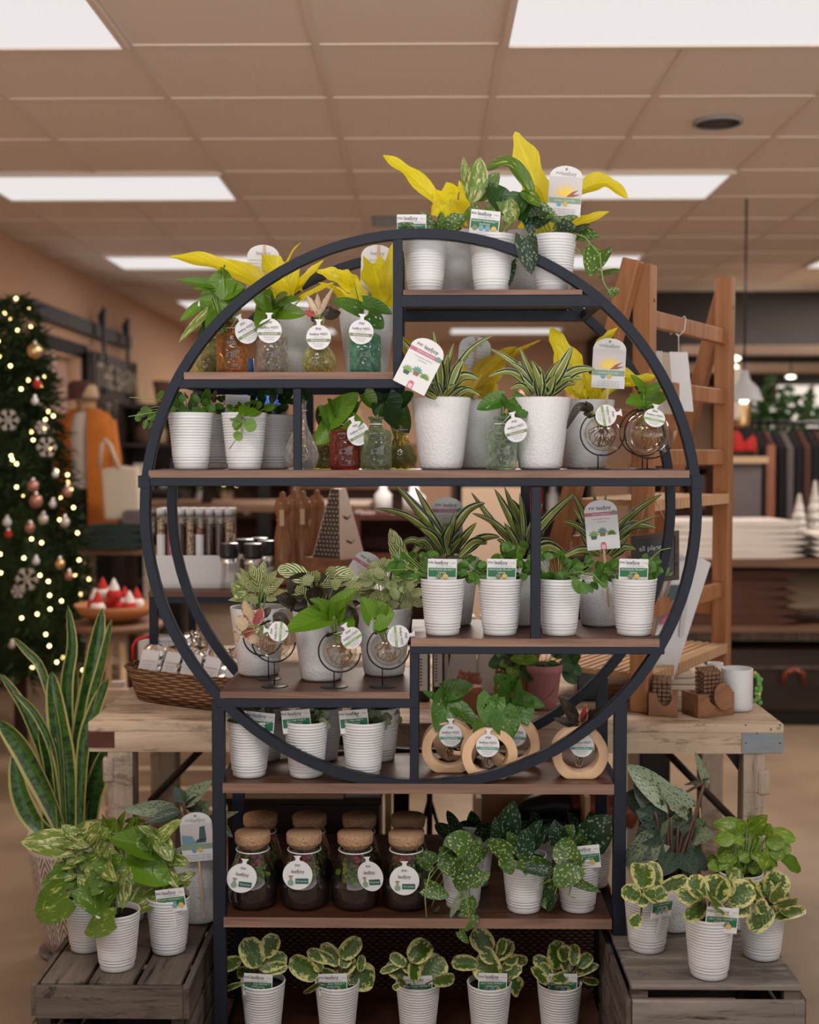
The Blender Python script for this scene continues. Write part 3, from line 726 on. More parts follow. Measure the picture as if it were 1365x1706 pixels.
def vase(label, px, Y, z, prof, gl, leaves, mats, tagat=None, cat='vase', name='rooting_bottle', group='plants rooting in coloured glass bottles', rootm='roots', **kw):
    X = U(px, 853, Y).x; t = thing(name, label, cat, (X, Y, z), group)
    pf = PROF[prof]; h = pf[-1][1]
    bt = MB().lathe(pf, (X, Y, z+.0005), 32, 0, capb=True).build('bottle', gl, t)
    rr = max(p[0] for p in pf); zc = z+h*.33
    roots((X, Y, zc), rr*.9, 16, .07, rootm, 1, 1.2).build('roots', rootm, bt)
    grow(t, X, Y, z+h*.5, leaves, mats if isinstance(mats, list) else [mats], rstem=.0016, **kw)
    rn = min(p[0] for p in pf[6:]); zn = z+h*.86
    MB().tube([(X+math.cos(q*PI/8)*(rn+.002), Y+math.sin(q*PI/8)*(rn+.002), zn) for q in range(16)], .0011, 4, closed=True).build('neck_ring', 'string', bt)
    if tagat:
        tx, ty, til, yaw = (list(tagat)+[0, 0])[:4]
        label_at('hang_tag', 'bottle', t, tx, ty, Y-rr-.004, til, yaw)
        a = U(tx, ty, Y-rr-.004)+V((math.sin(RT(til))*.037, 0, math.cos(RT(til))*.037)); MB().tube([a, V((X, Y-rn-.002, zn))], .0009, 4).build('string', 'string', t)
    return t
def globe(label, px, cy, rpx, Y, z, leaves, mats, tagat, rootm='roots_pale', basepx=None, tilt=-25, **kw):
    r = rpx*S(Y); c = U(px, cy, Y); bx = U(basepx or px-8, 853, Y).x
    t = thing('rooting_globe', label, 'vase', (bx, Y, z), 'glass globes with rooting cuttings on wire stands')
    ax = V((math.sin(RT(tilt)), 0, math.cos(RT(tilt)))); Tm = ax.to_track_quat('Z', 'Y').to_matrix()
    k = 16; a0 = .30; pf = [(math.sin(PI-(PI-a0)*j/k)*r, math.cos(PI-(PI-a0)*j/k)*r) for j in range(k+1)]; pf[0] = (r*.01, pf[0][1])
    zz = pf[-1][1]; pf += [(r*.27, zz+r*.08), (r*.26, zz+r*.35), (r*.34, zz+r*.42), (r*.30, zz+r*.43)]
    g = MB().lathe(pf, c, 36, 0, Tm, capb=True); gb = g.build('globe', 'globe_glass', t)
    kn = MB(); q = c-ax*r+V((.006, 0, 0)); q = c+V((math.sin(RT(140)), 0, math.cos(RT(140))))*r*1.02
    kn.sphere(q, .0045, 0, 10, 6).sphere(q+V((.005, 0, -.004)), .0035, 0, 10, 6).build('glass_knob', 'pale_glass', gb)
    roots(c, r*.85, 20, r*2.6, rootm, .6).build('roots', rootm, gb)
    neck = c+ax*r*1.1
    R2 = r*1.22; pts = []
    for i in range(25):
        a = RT(tilt-4-(236)*i/24); pts.append(c+V((math.sin(a)*R2, 0, math.cos(a)*R2)))
    s = MB().tube(pts, .0017, 6); low = c.z-R2
    s.tube([(bx, Y, z+.002), (bx, Y, low+.002)], .0015, 6); s.lathe([(.001, .0025), (.028, .0022), (.030, .001), (.030, 0)], (bx, Y, z), 32, 0, None, True, False, False)
    s.tube([(bx, Y, low+.001), (c.x, Y, low+.001)], .0015, 5)
    s.build('wire_stand', 'thin_metal', t)
    cb = MB().tube([neck+Tm @ V((math.cos(q*PI/6)*r*.31, math.sin(q*PI/6)*r*.31, 0)) for q in range(12)], .0022, 5, closed=True); cb.build('neck_ring', 'thin_metal', t)
    grow(t, c.x, Y, c.z+r*.3, leaves, mats if isinstance(mats, list) else [mats], rstem=.0015, **kw)
    if tagat:
        tx, ty, til, yaw = tagat[:4]; sc = tagat[4] if len(tagat) > 4 else 1
        label_at('hang_tag', 'globe', t, tx, ty, Y-r-.004, til, yaw, tagat[5] if len(tagat) > 5 else 0, sc)
        MB().tube([U(tx, ty-14, Y-r-.003), neck+V((0, -.008, 0))], .0009, 4).build('string', 'string', t)
    return t
def ringvase(label, px, cy, Y, z, leaves, mats, tagat, yaw=0, **kw):
    X = U(px, 853, Y).x; ro, ri, d = .061, .040, .042; t = thing('deco_ring_vase', label, 'vase', (X, Y, z), 'round wooden ring vases with a test tube')
    hb = .053; n = 56; b = MB(); c = V((X, Y, z+hb)); Q = Matrix.Rotation(RT(yaw), 3, 'Z')
    out = []; inn = []
    for q in range(n):
        a = 2*PI*q/n; x, zz = math.sin(a)*ro, math.cos(a)*ro
        if zz < -hb: x = x*1.0; zz = -hb
        out.append((x, zz)); inn.append((math.sin(a)*ri, math.cos(a)*ri+.0))
    for y in (-d/2, d/2):
        b.addv([c+Q @ V((x, y, zz)) for x, zz in out]); b.addv([c+Q @ V((x, y, zz)) for x, zz in inn])
    for q in range(n):
        e = (q+1) % n
        b.addf([(q, e, n+e, n+q), (2*n+q, 3*n+q, 3*n+e, 2*n+e)], 0, 0, False)
        b.addf([(q, 2*n+q, 2*n+e, e), (n+q, n+e, 3*n+e, 3*n+q)], 0, 0, True)
    b.build('wooden_ring', 'beech', t, bevel=.0015)
    tt = MB().lathe([(p[0]*.95, p[1]) for p in PROF['tube']], (X, Y, z+.022), 20, 0, capb=True).build('test_tube', 'clear_glass', t)
    roots((X, Y, z+.05), .010, 9, .06, 'roots', 1, 2.6).build('roots', 'roots', tt)
    grow(t, X, Y, z+.112, leaves, mats, rstem=.0014, **kw)
    if tagat: label_at('hang_tag', 'deco', t, tagat[0], tagat[1], Y-d/2-.006, tagat[2] if len(tagat) > 2 else 0, yaw)
    return t
JM = {}
def jar_meshes():
    pf = [(.030, 0), (.045, .002), (.0525, .012), (.0545, .030), (.053, .055), (.047, .085), (.038, .112), (.0345, .124), (.034, .134), (.0375, .140), (.036, .141)]
    JM['glass'] = MB().lathe(pf, n=40, capb=True).mesh('jar', ['clear_glass'])
    JM['soil'] = MB().lathe([(.028, .003), (.044, .004), (.051, .013), (.053, .030), (.0515, .050), (.03, .056), (.001, .054)], n=32, capb=True).mesh('terrarium_soil', ['terrarium_soil'])
    JM['cork'] = MB().lathe([(.030, .132), (.031, .141), (.0385, .1415), (.0395, .145), (.040, .160), (.0385, .164), (.001, .165)], n=36, capb=True).mesh('cork', ['cork'])
    JM['string'] = MB().tube([(math.cos(q*PI/12)*.0368, math.sin(q*PI/12)*.0368, .126) for q in range(24)], .0013, 5, closed=True).mesh('string', ['string'])
def jar(label, px, Y, z, tg, lean=0):
    X = U(px, 853, Y).x; t = thing('terrarium_jar', label, 'jar', (X, Y, z), 'cork-topped terrarium jars'); p = (X, Y, z)
    jo = use('jar', JM['glass'], t, p); use('terrarium_soil', JM['soil'], jo, p); use('cork_lid', JM['cork'], t, p); use('string', JM['string'], jo, p)
    b = MB()
    for i in range(26):
        a = R.random()*2*PI; q = R.uniform(.01, .040); b.sphere((X+math.cos(a)*q, Y+math.sin(a)*q*.95, z+.056+R.uniform(0, .018)), R.uniform(.005, .009), 0, 7, 5)
    for i in range(16):
        a = R.random()*2*PI; q = R.uniform(.015, .038); h = R.uniform(.03, .055); c = V((X+math.cos(a)*q*.85, Y+math.sin(a)*q*.85, z+.058))
        b.tube([c, c+V((0, 0, h*.6))], .0008, 4); 
        for k in range(5): b.sphere(c+V((R.uniform(-.006, .006), R.uniform(-.006, .006), h*R.uniform(.3, .8))), R.uniform(.002, .0045), 0, 6, 4)
    b.build('moss', 'moss', jo)
    b = MB()
    for i in range(9):
        a = R.random()*2*PI; q = R.uniform(.0, .026); b.sphere((X+math.cos(a)*q, Y+math.sin(a)*q, z+R.uniform(.085, .112)), R.uniform(.005, .009), 0, 8, 5, (1, 1, .7))
    b.build('dried_flowers', 'dried_flower', jo)
    if tg: label_at('hang_tag', 'jar', t, tg[0], tg[1], Y-.060, tg[2], tg[3])
    return t
G1 = 'small white ribbed pots on the ring shelf'; G2 = 'larger white textured pots on the ring shelf'
def shelf_plants():
    Z = ZS; P = plant
    # --- top board
    z = Z['top']
    P('potted_satin_pothos', 'ribbed white pot of dark spotted vine, leftmost on the top board', 'potted plant', 708, 2.73, z, 'rib',
      '720,384,657,380,16;715,382,672,362,14;722,380,700,352,14;735,384,700,372,20;740,378,778,362,26;735,384,735,352,14;725,384,690,388,16;745,386,770,382,20;718,384,662,372,10;730,388,752,372,18,1', ['satin', 'satin_dark'], G1, [('snowy', 686, 378, 0)], shape='oval', dy=(-.05, 0))
    P('potted_golden_philodendron', 'tall textured pot with yellow arrow leaves, behind the leftmost top pots', 'potted plant', 755, 2.87, z, 'tex',
      '727,333,637,258,24,0,6;762,332,718,357,52;768,372,752,330,26;780,350,765,300,14;768,385,748,380,20', 'neon', G2, shape='lobed', dy=(-.05, .0), wave=.04)
    P('potted_pothos', 'ribbed pot of cream-green pothos with green care card, middle of the top board', 'potted plant', 818, 2.715, z, 'rib',
      '784,330,772,262,16,1;786,338,800,262,34,1;796,335,832,287,26;888,325,812,284,26,0,26;845,358,810,306,46,2;868,322,843,366,38,2;884,335,865,368,34,2;800,365,840,338,22;778,348,800,365,26;870,318,900,345,22;850,372,852,330,30,1', ['pothos', 'pothos_cream', 'pothos_dark'], G1, [('snowy', 808, 371, 6)], shape='oval', stem='stem_green', wave=.02, dy=(-.04, .0))
    P('potted_satin_pothos', 'ribbed pot of spotted vine trailing over the right end of the top board', 'potted plant', 920, 2.72, z, 'rib',
      '894,346,932,369,22;952,392,1000,396,28;925,374,964,360,14;930,380,962,382,24,1;884,346,885,392,26,1;876,395,886,458,30,1;852,438,849,478,18,1;999,418,982,461,36;1004,458,1036,450,12;1016,490,1033,482,14;910,365,895,382,20,1;905,352,880,360,20,1;955,388,985,374,16,1', ['satin', 'satin_dark'], G1, shape='heart', dy=(-.05, 0), vines=[[(945, 385, 2.70), (975, 395, 2.67), (1000, 425, 2.65), (1005, 468, 2.64), (1018, 492, 2.64)], [(892, 385, 2.70), (878, 398, 2.67), (860, 440, 2.67)]])
    P('potted_golden_philodendron', 'textured pot with tall yellow leaves and picture card at the right top board end', 'potted plant', 883, 2.87, z, 'tex',
      '905,350,858,219,44,0,6;906,390,882,300,36;965,318,1047,331,26,0,20;935,382,1016,352,18;900,400,880,340,20,1;885,380,862,378,20', ['neon', 'pothos_green'], G2, [('yellow', 942, 318, 4, 2.80)], shape='lobed', dy=(-.05, 0))
    # --- upper left board
    z = Z['upl']
    vase('small lime glass bottle with trailing pothos, at the left end of the upper left board', 352, 2.84, z, 'bulb', 'lime_glass', '352,545,345,500,24;350,540,330,562,14', 'pothos_dark')
    vase('amber glass bottle with bushy green pothos on the upper left board', 389, 2.72, z, 'flask', 'amber_glass',
         '362,475,293,466,15;345,468,330,474,12;375,468,335,522,38;362,462,396,508,34;370,452,376,445,15;378,488,408,478,28;346,522,298,572,16,1;330,510,300,535,13;370,520,345,560,30;390,515,385,470,30;400,500,395,470,20;356,482,322,482,14;352,500,330,498,15;375,545,362,505,34', ['pothos_green', 'pothos_cream'], (411, 552, -30, 30))
    tag(MB().lathe([(.008, 0), (.008, .046), (.001, .046)], (U(419, 853, 2.90).x, 2.90, z+.0005), 16, capb=True).build('blue_tube', 'blue_plastic'), 'small bright blue tube standing behind the amber bottle', 'tube')
    vase('smoky grey glass bottle with green pothos cutting on the upper left board', 455, 2.72, z, 'flask', 'smoke_glass',
         '450,515,428,548,30;450,505,450,480,24;456,508,503,498,22;460,518,510,524,26;452,512,420,492,24;460,500,480,490,20;445,525,440,490,28;458,522,470,500,18', 'pothos_green', (449, 551, 0, 0))
    P('potted_golden_philodendron', 'white textured pot with long yellow leaves, behind the smoky grey bottle', 'potted plant', 478, 2.865, z, 'tex',
      '436,472,282,428,34,0,8;484,482,436,424,50;478,440,502,404,4,0,4;488,488,541,432,15;486,490,500,440,10;500,500,560,470,14;480,500,440,486,30;492,480,530,445,8', 'neon', G2, [('back', 438, 448, 2, 2.90)], shape='lobed', wave=.03)
    vase('squat lime glass bottle with pink-veined cutting on the upper left board', 532, 2.72, z, 'bulb', 'lime_glass',
         '530,527,510,490,12;533,524,556,478,11;533,524,529,488,13;540,528,568,520,22,1;524,526,506,518,14,2;528,525,515,508,12;538,528,552,510,14,1;528,530,520,536,14,1', ['pink_cream', 'bronze', 'pink_leaf'], (531, 562, 0, 0), shape='lance')
    vase('teal green glass bottle with holed leaves on the upper left board', 609, 2.72, z, 'flask', 'teal_glass',
         '603,520,553,500,30;605,506,654,524,28;613,524,640,547,28;604,515,590,520,12', 'monstera', (602, 553, 4, 0))
    P('potted_golden_philodendron', 'white textured pot with broad yellow leaves, behind the teal bottle', 'potted plant', 612, 2.865, z, 'tex',
      '586,477,527,452,22,0,6;602,508,587,460,26;622,440,637,509,46;641,508,655,404,26;590,470,560,450,20;580,495,530,470,12;570,500,548,472,14', 'neon', G2, [('back', 628, 448, 2, 2.90)], shape='lobed', wave=.03)
    # --- main board, left bay
    z = Z['main']
    hk = dict(shape='round', rstem=.0009, curl=.05)
    P('potted_hoya', 'ribbed white pot of small-leaved hoya trailing out past the ring at left', 'potted plant', 319, 2.72, z, 'rib',
      '276,685,262,694,16;262,690,247,700,12;250,680,236,688,14;240,694,228,690,11;262,668,274,652,12;244,700,240,715,8;252,702,248,716,9;228,692,232,702,9;300,665,296,652,12;345,668,350,648,16;330,672,318,660,15', 'hoya', G1, None, fill=[(26, 322, 672, 38, 12, 14, 13, 0)], vines=[[(300, 680, 2.70), (270, 684, 2.66), (240, 690, 2.64), (214, 694, 2.64)], [(285, 672, 2.70), (250, 664, 2.66), (216, 662, 2.66)], [(262, 690, 2.66), (244, 700, 2.65), (240, 714, 2.65)]], spread=.03, **hk)
    P('potted_hoya', 'ribbed white pot behind the trailing hoya, mostly hidden', 'potted plant', 352, 2.86, z, 'rib', '355,672,362,652,14;345,675,340,660,14', 'hoya', G1, fill=[(10, 365, 672, 22, 8, 13, 13, 0)], **hk)
    P('potted_hoya', 'ribbed white pot with one round-leaved sprig hanging down its front', 'potted plant', 408, 2.72, z, 'rib',
      '398,700,384,684,18;404,694,412,678,20;416,694,430,684,18;402,704,390,716,17;408,710,428,708,19;402,722,392,732,15;395,686,380,684,12', ['pothos_green'], G1, [('plain', 396, 673, 3, 2.79, 0)], vines=[[(402, 690, 2.68), (406, 700, 2.665), (404, 722, 2.662), (392, 734, 2.662), (382, 748, 2.66)]], fill=[(12, 415, 680, 30, 8, 13, 13, 0)], spread=.03, **hk)
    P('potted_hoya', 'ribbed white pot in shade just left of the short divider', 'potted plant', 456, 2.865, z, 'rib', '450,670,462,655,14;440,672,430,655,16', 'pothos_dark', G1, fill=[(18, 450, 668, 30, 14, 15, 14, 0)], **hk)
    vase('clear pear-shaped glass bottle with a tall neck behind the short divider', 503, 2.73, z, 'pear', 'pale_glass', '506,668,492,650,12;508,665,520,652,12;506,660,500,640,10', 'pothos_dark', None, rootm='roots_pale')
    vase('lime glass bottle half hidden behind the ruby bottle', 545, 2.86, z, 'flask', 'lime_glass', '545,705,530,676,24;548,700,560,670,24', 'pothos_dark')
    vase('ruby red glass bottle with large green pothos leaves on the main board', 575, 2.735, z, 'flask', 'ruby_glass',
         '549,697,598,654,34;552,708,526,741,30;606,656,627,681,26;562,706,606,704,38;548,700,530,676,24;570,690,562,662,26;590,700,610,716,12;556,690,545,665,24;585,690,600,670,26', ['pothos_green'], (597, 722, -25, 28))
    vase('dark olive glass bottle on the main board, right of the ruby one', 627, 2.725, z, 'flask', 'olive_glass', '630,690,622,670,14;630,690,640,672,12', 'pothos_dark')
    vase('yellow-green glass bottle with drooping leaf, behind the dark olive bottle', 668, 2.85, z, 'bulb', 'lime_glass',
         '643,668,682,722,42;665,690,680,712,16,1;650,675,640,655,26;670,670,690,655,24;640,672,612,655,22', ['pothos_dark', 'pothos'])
    P('potted_dracaena', 'large textured white pot of striped dracaena with tilted pink card', 'potted plant', 735, 2.735, z, 'tex',
      '722,655,665,562,18,0,6;738,650,722,552,17,0,-3;742,650,824,558,13,0,16;746,655,798,632,20,0,14;742,645,746,590,22;736,660,716,640,12,0,10;752,660,790,655,14,0,8;735,650,730,580,20;728,662,700,610,16;748,650,772,600,18,0,8;740,660,760,640,18;738,640,757,570,12;730,655,712,600,16;728,664,705,650,14;758,662,800,660,12,0,10', 'dracaena', G2, [('pink_tilted', 701, 607, 27, 2.635)], shape='strap', stems=False, fold=.22)
    P('potted_golden_philodendron', 'textured pot of dull gold leaves, behind the left dracaena', 'potted plant', 795, 2.865, z, 'tex',
      '785,645,862,577,38;780,655,902,566,12,0,10;770,660,768,600,30;800,655,845,600,26;690,600,672,560,26;810,660,830,640,22', ['neon_dull'], G2, [('back', 790, 600, 5, 2.90)], shape='lobed')
    vase('aqua glass bottle with holed monstera leaves, between the two large dracaena pots', 835, 2.70, z, 'flask', 'aqua_glass',
         '838,668,794,682,32;850,666,877,697,34;845,688,856,713,20;842,675,835,655,12', 'monstera', (860, 716, -14, 18))
    P('potted_dracaena', 'large textured white pot of striped dracaena, middle of the right bay', 'potted plant', 900, 2.735, z, 'tex',
      '898,655,816,581,13,0,10;900,650,866,578,13;912,650,954,577,22,0,-6;915,655,992,615,19,0,14;890,650,814,628,16,0,16;902,655,886,600,20;908,660,925,625,24;900,660,900,610,22;890,655,850,605,18,0,8;915,660,960,640,16,0,8;905,662,903,640,24;885,660,850,648,14,0,10;880,645,865,600,14;905,655,935,600,14,0,6;912,658,975,632,14,0,12', 'dracaena', G2, shape='strap', stems=False, fold=.22)
    P('potted_golden_philodendron', 'textured white pot of bright yellow leaves with picture card, right end of the main board', 'potted plant', 975, 2.865, z, 'tex',
      '962,640,917,544,40;998,575,1031,545,14;988,655,1016,600,24;988,640,1060,628,24,0,12;1045,640,1098,626,20;1000,665,1052,640,12,0,10;975,665,945,652,8;990,660,970,610,20;985,660,1000,640,18;955,650,945,600,30;1000,640,1040,615,20;970,665,985,625,12', 'neon', G2, [('yellow', 1015, 605, 3, 2.80)], shape='lobed', wave=.04)
    globe('glass globe with dark roots and a limp bronze leaf on the main board', 1004, 722, 30, 2.71, z,
          '985,684,943,716,15,0,20;985,682,968,672,10;988,684,975,668,9;984,688,972,690,10', 'bronze', (1010, 692, 80, 0, .95, 20), 'roots', basepx=996, shape='lance')
    globe('glass globe with green leaves, rightmost on the main board', 1083, 722, 34, 2.70, z,
          '1068,668,1042,672,20;1072,668,1114,660,24;1070,656,1108,640,18;1072,648,1050,624,13;1078,675,1095,700,14;1075,668,1068,640,8', ['pothos_green'], (1091, 696, 12, 0, .95, -30), basepx=1078, tilt=5)
    globe('glass globe standing behind the rightmost one on the main board', 1072, 720, 32, 2.85, z, '1068,675,1050,655,14;1068,670,1085,650,14', 'pothos', None, basepx=1070, tilt=0)
    # --- right lower board
    z = Z['rlow']
    hy = dict(shape='oval', rstem=.0009, curl=.08, spread=.035)
    P('potted_hoya', 'ribbed pot of glossy hoya with green care card, leftmost on the lower right board', 'potted plant', 738, 2.71, z, 'rib',
      '668,938,650,944,14;660,935,645,952,14;680,930,668,922,14;690,940,680,955,12;672,942,660,958,14', 'hoya', G1, [('mathilde', 737, 951, 1)], fill=[(24, 690, 942, 34, 16, 16, 14, 0), (14, 782, 948, 18, 10, 16, 14, 0), (6, 715, 930, 10, 8, 12, 12, 0)], vines=[[(720, 960, 2.69), (690, 935, 2.66), (655, 900, 2.66)], [(720, 962, 2.69), (685, 948, 2.66), (650, 950, 2.66)]], **hy)
    P('potted_hoya', 'ribbed pot of hoya with green care card, left of the tall divider', 'potted plant', 834, 2.71, z, 'rib',
      '850,915,838,905,18;858,925,850,905,16;866,910,880,906,14;845,935,855,915,18', ['hoya', 'pothos_green'], G1, [('mathilde', 836, 951, 1)], fill=[(14, 790, 948, 14, 14, 17, 14, 0), (12, 848, 928, 16, 16, 18, 16, 1), (8, 868, 950, 10, 8, 14, 13, 0)], **hy)
    P('potted_hoya', 'ribbed pot of hoya without a card, just right of the tall divider', 'potted plant', 933, 2.71, z, 'rib',
      '955,965,968,990,14;968,970,978,990,14;985,945,978,925,16;992,952,1008,940,18;975,935,990,925,14;1000,960,1010,980,14', 'hoya', G1, None, fill=[(34, 922, 943, 36, 18, 17, 15, 0), (14, 980, 958, 22, 18, 16, 14, 0)], vines=[[(940, 960, 2.69), (965, 952, 2.66), (990, 958, 2.65), (1005, 975, 2.65)]], **hy)
    P('potted_hoya', 'ribbed pot of hoya with green care card, rightmost on the lower right board', 'potted plant', 1058, 2.71, z, 'rib',
      '1082,945,1092,952,18;1086,936,1103,936,14;1080,932,1070,926,14;1090,925,1094,912,10;1075,950,1095,958,18;1030,945,1012,938,22;1025,950,1008,955,16', 'hoya', G1, [('mathilde', 1056, 951, 1)], fill=[(10, 1080, 950, 12, 10, 15, 14, 0), (8, 1018, 952, 12, 10, 15, 13, 0)], vines=[[(1075, 955, 2.69), (1085, 930, 2.67), (1102, 916, 2.66), (1118, 913, 2.66)]], **hy)
    dk = dict(shape='strap', stems=False, fold=.22)
    P('potted_dracaena', 'textured pot of striped dracaena with a card at its back, lower right board at left', 'potted plant', 752, 2.87, z, 'tex',
      '735,905,625,847,16,0,12;738,900,658,808,22,0,-4;742,900,691,811,14,0,-3;748,900,809,838,18,0,14;770,925,834,895,19,0,10;750,925,784,886,18,0,6;735,925,686,926,18,0,22;715,915,660,915,13,0,14;740,920,752,872,22;735,915,700,880,18,0,5;738,925,715,860,18;748,925,740,870,15;745,910,760,850,14;760,915,795,870,16;725,925,690,905,14,0,12;765,928,812,905,16,0,12;745,925,770,895,18', 'dracaena', G2, [('pink', 745, 868, 0, 2.92)], **dk)
    P('potted_dracaena', 'textured pot of tall striped dracaena behind the tall divider', 'potted plant', 870, 2.87, z, 'tex',
      '862,915,785,820,13,0,-6;866,900,823,813,17;870,900,840,810,14;872,900,866,820,12;868,880,850,830,22;862,910,786,855,13,0,8;875,910,958,822,17,0,6;885,920,918,850,18,0,4;870,925,865,860,22;868,925,840,870,18;880,930,945,930,22,0,16;885,925,925,905,20,0,8;845,925,828,900,12,0,8;872,925,885,870,14;858,925,835,915,14;875,905,905,838,12', 'dracaena', G2, **dk)
    P('potted_dracaena', 'dotted white pot of pale striped dracaena with upright pink card', 'potted plant', 1002, 2.86, z, 'dot',
      '990,905,955,821,13,0,6;995,890,989,817,11;1000,890,1010,820,9;1010,905,1104,823,14,0,8;1012,910,1101,858,8,0,8;1010,915,1094,880,20,0,18;985,900,938,869,14,0,6;985,890,955,846,10;1000,925,935,930,16,0,10;1015,925,1050,890,14;1005,925,1030,880,16;990,920,965,880,16;1010,905,1060,850,12,0,5;1018,928,1060,915,16,0,8', 'dracaena', G2, [('pink', 1003, 874, -5, 2.80)], **dk)
    # --- left lower board
    z = Z['llow']
    P('potted_zebra_plant', 'white textured pot of cream-striped leaves, left on the lower left board', 'potted plant', 430, 2.86, z, 'tex',
      '432,985,417,938,26;436,980,441,933,22;425,985,392,953,14;412,988,385,972,34,1;440,985,474,965,24;430,995,380,1000,14;442,990,478,985,14;430,1000,410,1000,16;445,995,462,1000,14;425,975,400,945,14;440,975,462,950,16', ['zebra_cream', 'pothos_cream'], G2, shape='lance', dy=(-.05, 0))
    P('potted_mixed_foliage', 'white textured pot of mixed cream and dark leaves, middle of the lower left board', 'potted plant', 535, 2.80, z, 'tex',
      '520,972,462,948,26,0,6;515,965,530,950,24;535,975,590,955,26,0,6;512,985,478,965,44,1;530,975,545,962,24,1;500,1005,462,995,26,1;545,990,590,975,34,1;510,1000,495,975,24;580,1010,592,1048,24,1;560,1000,585,1000,24,1;520,1010,490,1015,28,1;535,1000,510,985,30,1;550,975,600,962,16;495,962,470,942,16;545,960,560,945,16;575,985,605,975,18', ['zebra_cream', 'bronze'], G2, shape='oval', dy=(-.05, 0), fill=[(14, 540, 985, 40, 22, 26, 20, 0), (10, 535, 995, 40, 20, 26, 22, 1)])
    P('potted_zebra_plant', 'white textured pot of bushy cream-veined leaves, right on the lower left board', 'potted plant', 640, 2.865, z, 'tex',
      '640,970,622,945,22;655,965,680,950,20;665,985,690,1010,20;650,975,610,950,22;675,955,650,880,26;670,930,655,905,24', 'zebra_cream', G2, [('pink', 603, 958, 33, 2.90)], shape='oval', fill=[(30, 648, 968, 34, 26, 30, 19, 0), (10, 672, 990, 16, 16, 26, 17, 0)])
    globe('glass globe with red and cream cutting, front left on the lower left board', 456, 1067, 30, 2.71, z,
          '424,1042,437,1013,18,1;426,1056,402,1052,24,1;420,1030,408,1000,20;412,1045,392,1030,24;400,1058,392,1065,20;455,1030,482,1048,15,2,10;436,1030,452,1012,12,2;430,1060,415,1072,18', ['pink_cream', 'pink_leaf', 'bronze'], (464, 1052, -85, 0, .9, 0), basepx=456, shape='oval')
    globe('glass globe on a wire stand, behind the front left globe', 438, 1060, 27, 2.80, z, '425,1040,410,1020,14;428,1038,440,1020,12', 'pink_cream', None, basepx=446, shape='oval')
    globe('glass globe with large bright green leaves, middle of the lower left board', 566, 1085, 29, 2.705, z,
          '545,1026,476,1052,44;557,1012,595,982,28;560,1030,576,1000,28;550,1010,515,998,14;575,1028,588,1052,20;552,1025,530,1000,16;556,1026,552,1002,18', ['pothos_green'], (586, 1063, -30, 25), basepx=556)
    globe('glass globe with curled green leaves, rightmost on the lower left board', 647, 1080, 29, 2.71, z,
          '620,1030,602,994,30;628,1028,658,1022,42;640,1042,622,1052,26;632,1032,645,1004,18', ['pothos_green'], (664, 1060, 85, 0, 1, -10), basepx=637)
    # --- stand, first board
    z = Z['e']
    for i, (px, py, nm) in enumerate(((413, 1298, 'leftmost'), (509, 1298, 'second from left'), (605, 1298, 'third from left'))):
        P('potted_fittonia', f'ribbed pot of tiny white-veined leaves with card, {nm} under the ring', 'potted plant', px, 2.715, z, 'rib', '', 'fittonia', G1, [('allthe', px-(-20 if i == 0 else 15), 1202-(0 if i else -4), (6, -5, -5)[i])], shape='oval', fill=[(34, px+6, 1198, 34, 16, 13, 12, 0)], rstem=.0008)
        P('potted_fittonia', f'ribbed pot of tiny veined leaves, behind the {nm} fittonia pot', 'potted plant', px+26, 2.865, z, 'rib', '', 'fittonia', G1, shape='oval', fill=[(22, px+30, 1190, 30, 12, 13, 12, 0)], rstem=.0008)
    mk = dict(shape='heart', wave=.02, dy=(-.03, 0))
    ringvase('wooden ring vase with broad green leaves, leftmost of the ring vases', 749, 1240, 2.76, z,
             '748,1160,727,1220,42;742,1152,790,1142,30;732,1165,704,1152,12;762,1178,797,1212,24;750,1180,745,1150,20', ['monstera'], (751, 1225, 0), **mk)
    ringvase('wooden ring vase behind the leftmost ring vase', 765, 1240, 2.87, z, '760,1190,770,1160,16;762,1190,745,1170,14', ['monstera'], None, **mk)
    ringvase('wooden ring vase in front, its leaf hanging over the tag', 816, 1262, 2.70, z,
             '822,1162,808,1206,40;806,1202,799,1238,32;835,1188,856,1229,44;815,1180,830,1155,16', ['monstera'], (813, 1242, 3), yaw=4, **mk)
    ringvase('wooden ring vase with tall leaves, third from the left of the ring vases', 856, 1240, 2.80, z,
             '852,1155,824,1124,38;866,1165,879,1209,36;864,1160,909,1178,20;850,1190,830,1160,24;858,1180,866,1130,18', ['monstera'], (858, 1225, 2), yaw=-4, **mk)
    ringvase('wooden ring vase with dark bronze leaves, standing alone at right', 968, 1254, 2.71, z,
             '962,1206,930,1160,26;970,1206,976,1172,14,1;976,1206,1017,1176,22;960,1208,922,1196,14;972,1204,985,1180,12;965,1208,945,1185,14', ['bronze', 'pink_leaf'], (970, 1242, 0), shape='lance')
    # --- stand, second board
    z = Z['f']
    for i, (px, tg, ds) in enumerate(((418, (403, 1463, 10, 10), 'front row, leftmost, tag at its left'), (505, (496, 1458, 0, 0), 'second jar of the front row'), (591, (617, 1460, -12, -28), 'front row, third, tag turned right'), (677, (674, 1467, 0, 0), 'front row, fourth, beside spotted plant'))):
        jar(f'cork-topped terrarium jar with round tag, {ds}', px, 2.725, z, tg)
    for i, px in enumerate((431, 514, 598, 680)):
        jar(f'cork-topped terrarium jar in the back row, {("leftmost", "second", "third", "rightmost")[i]} of four', px, 2.855, z, None)
    sk = dict(shape='heart', dy=(-.05, .0), curl=.18)
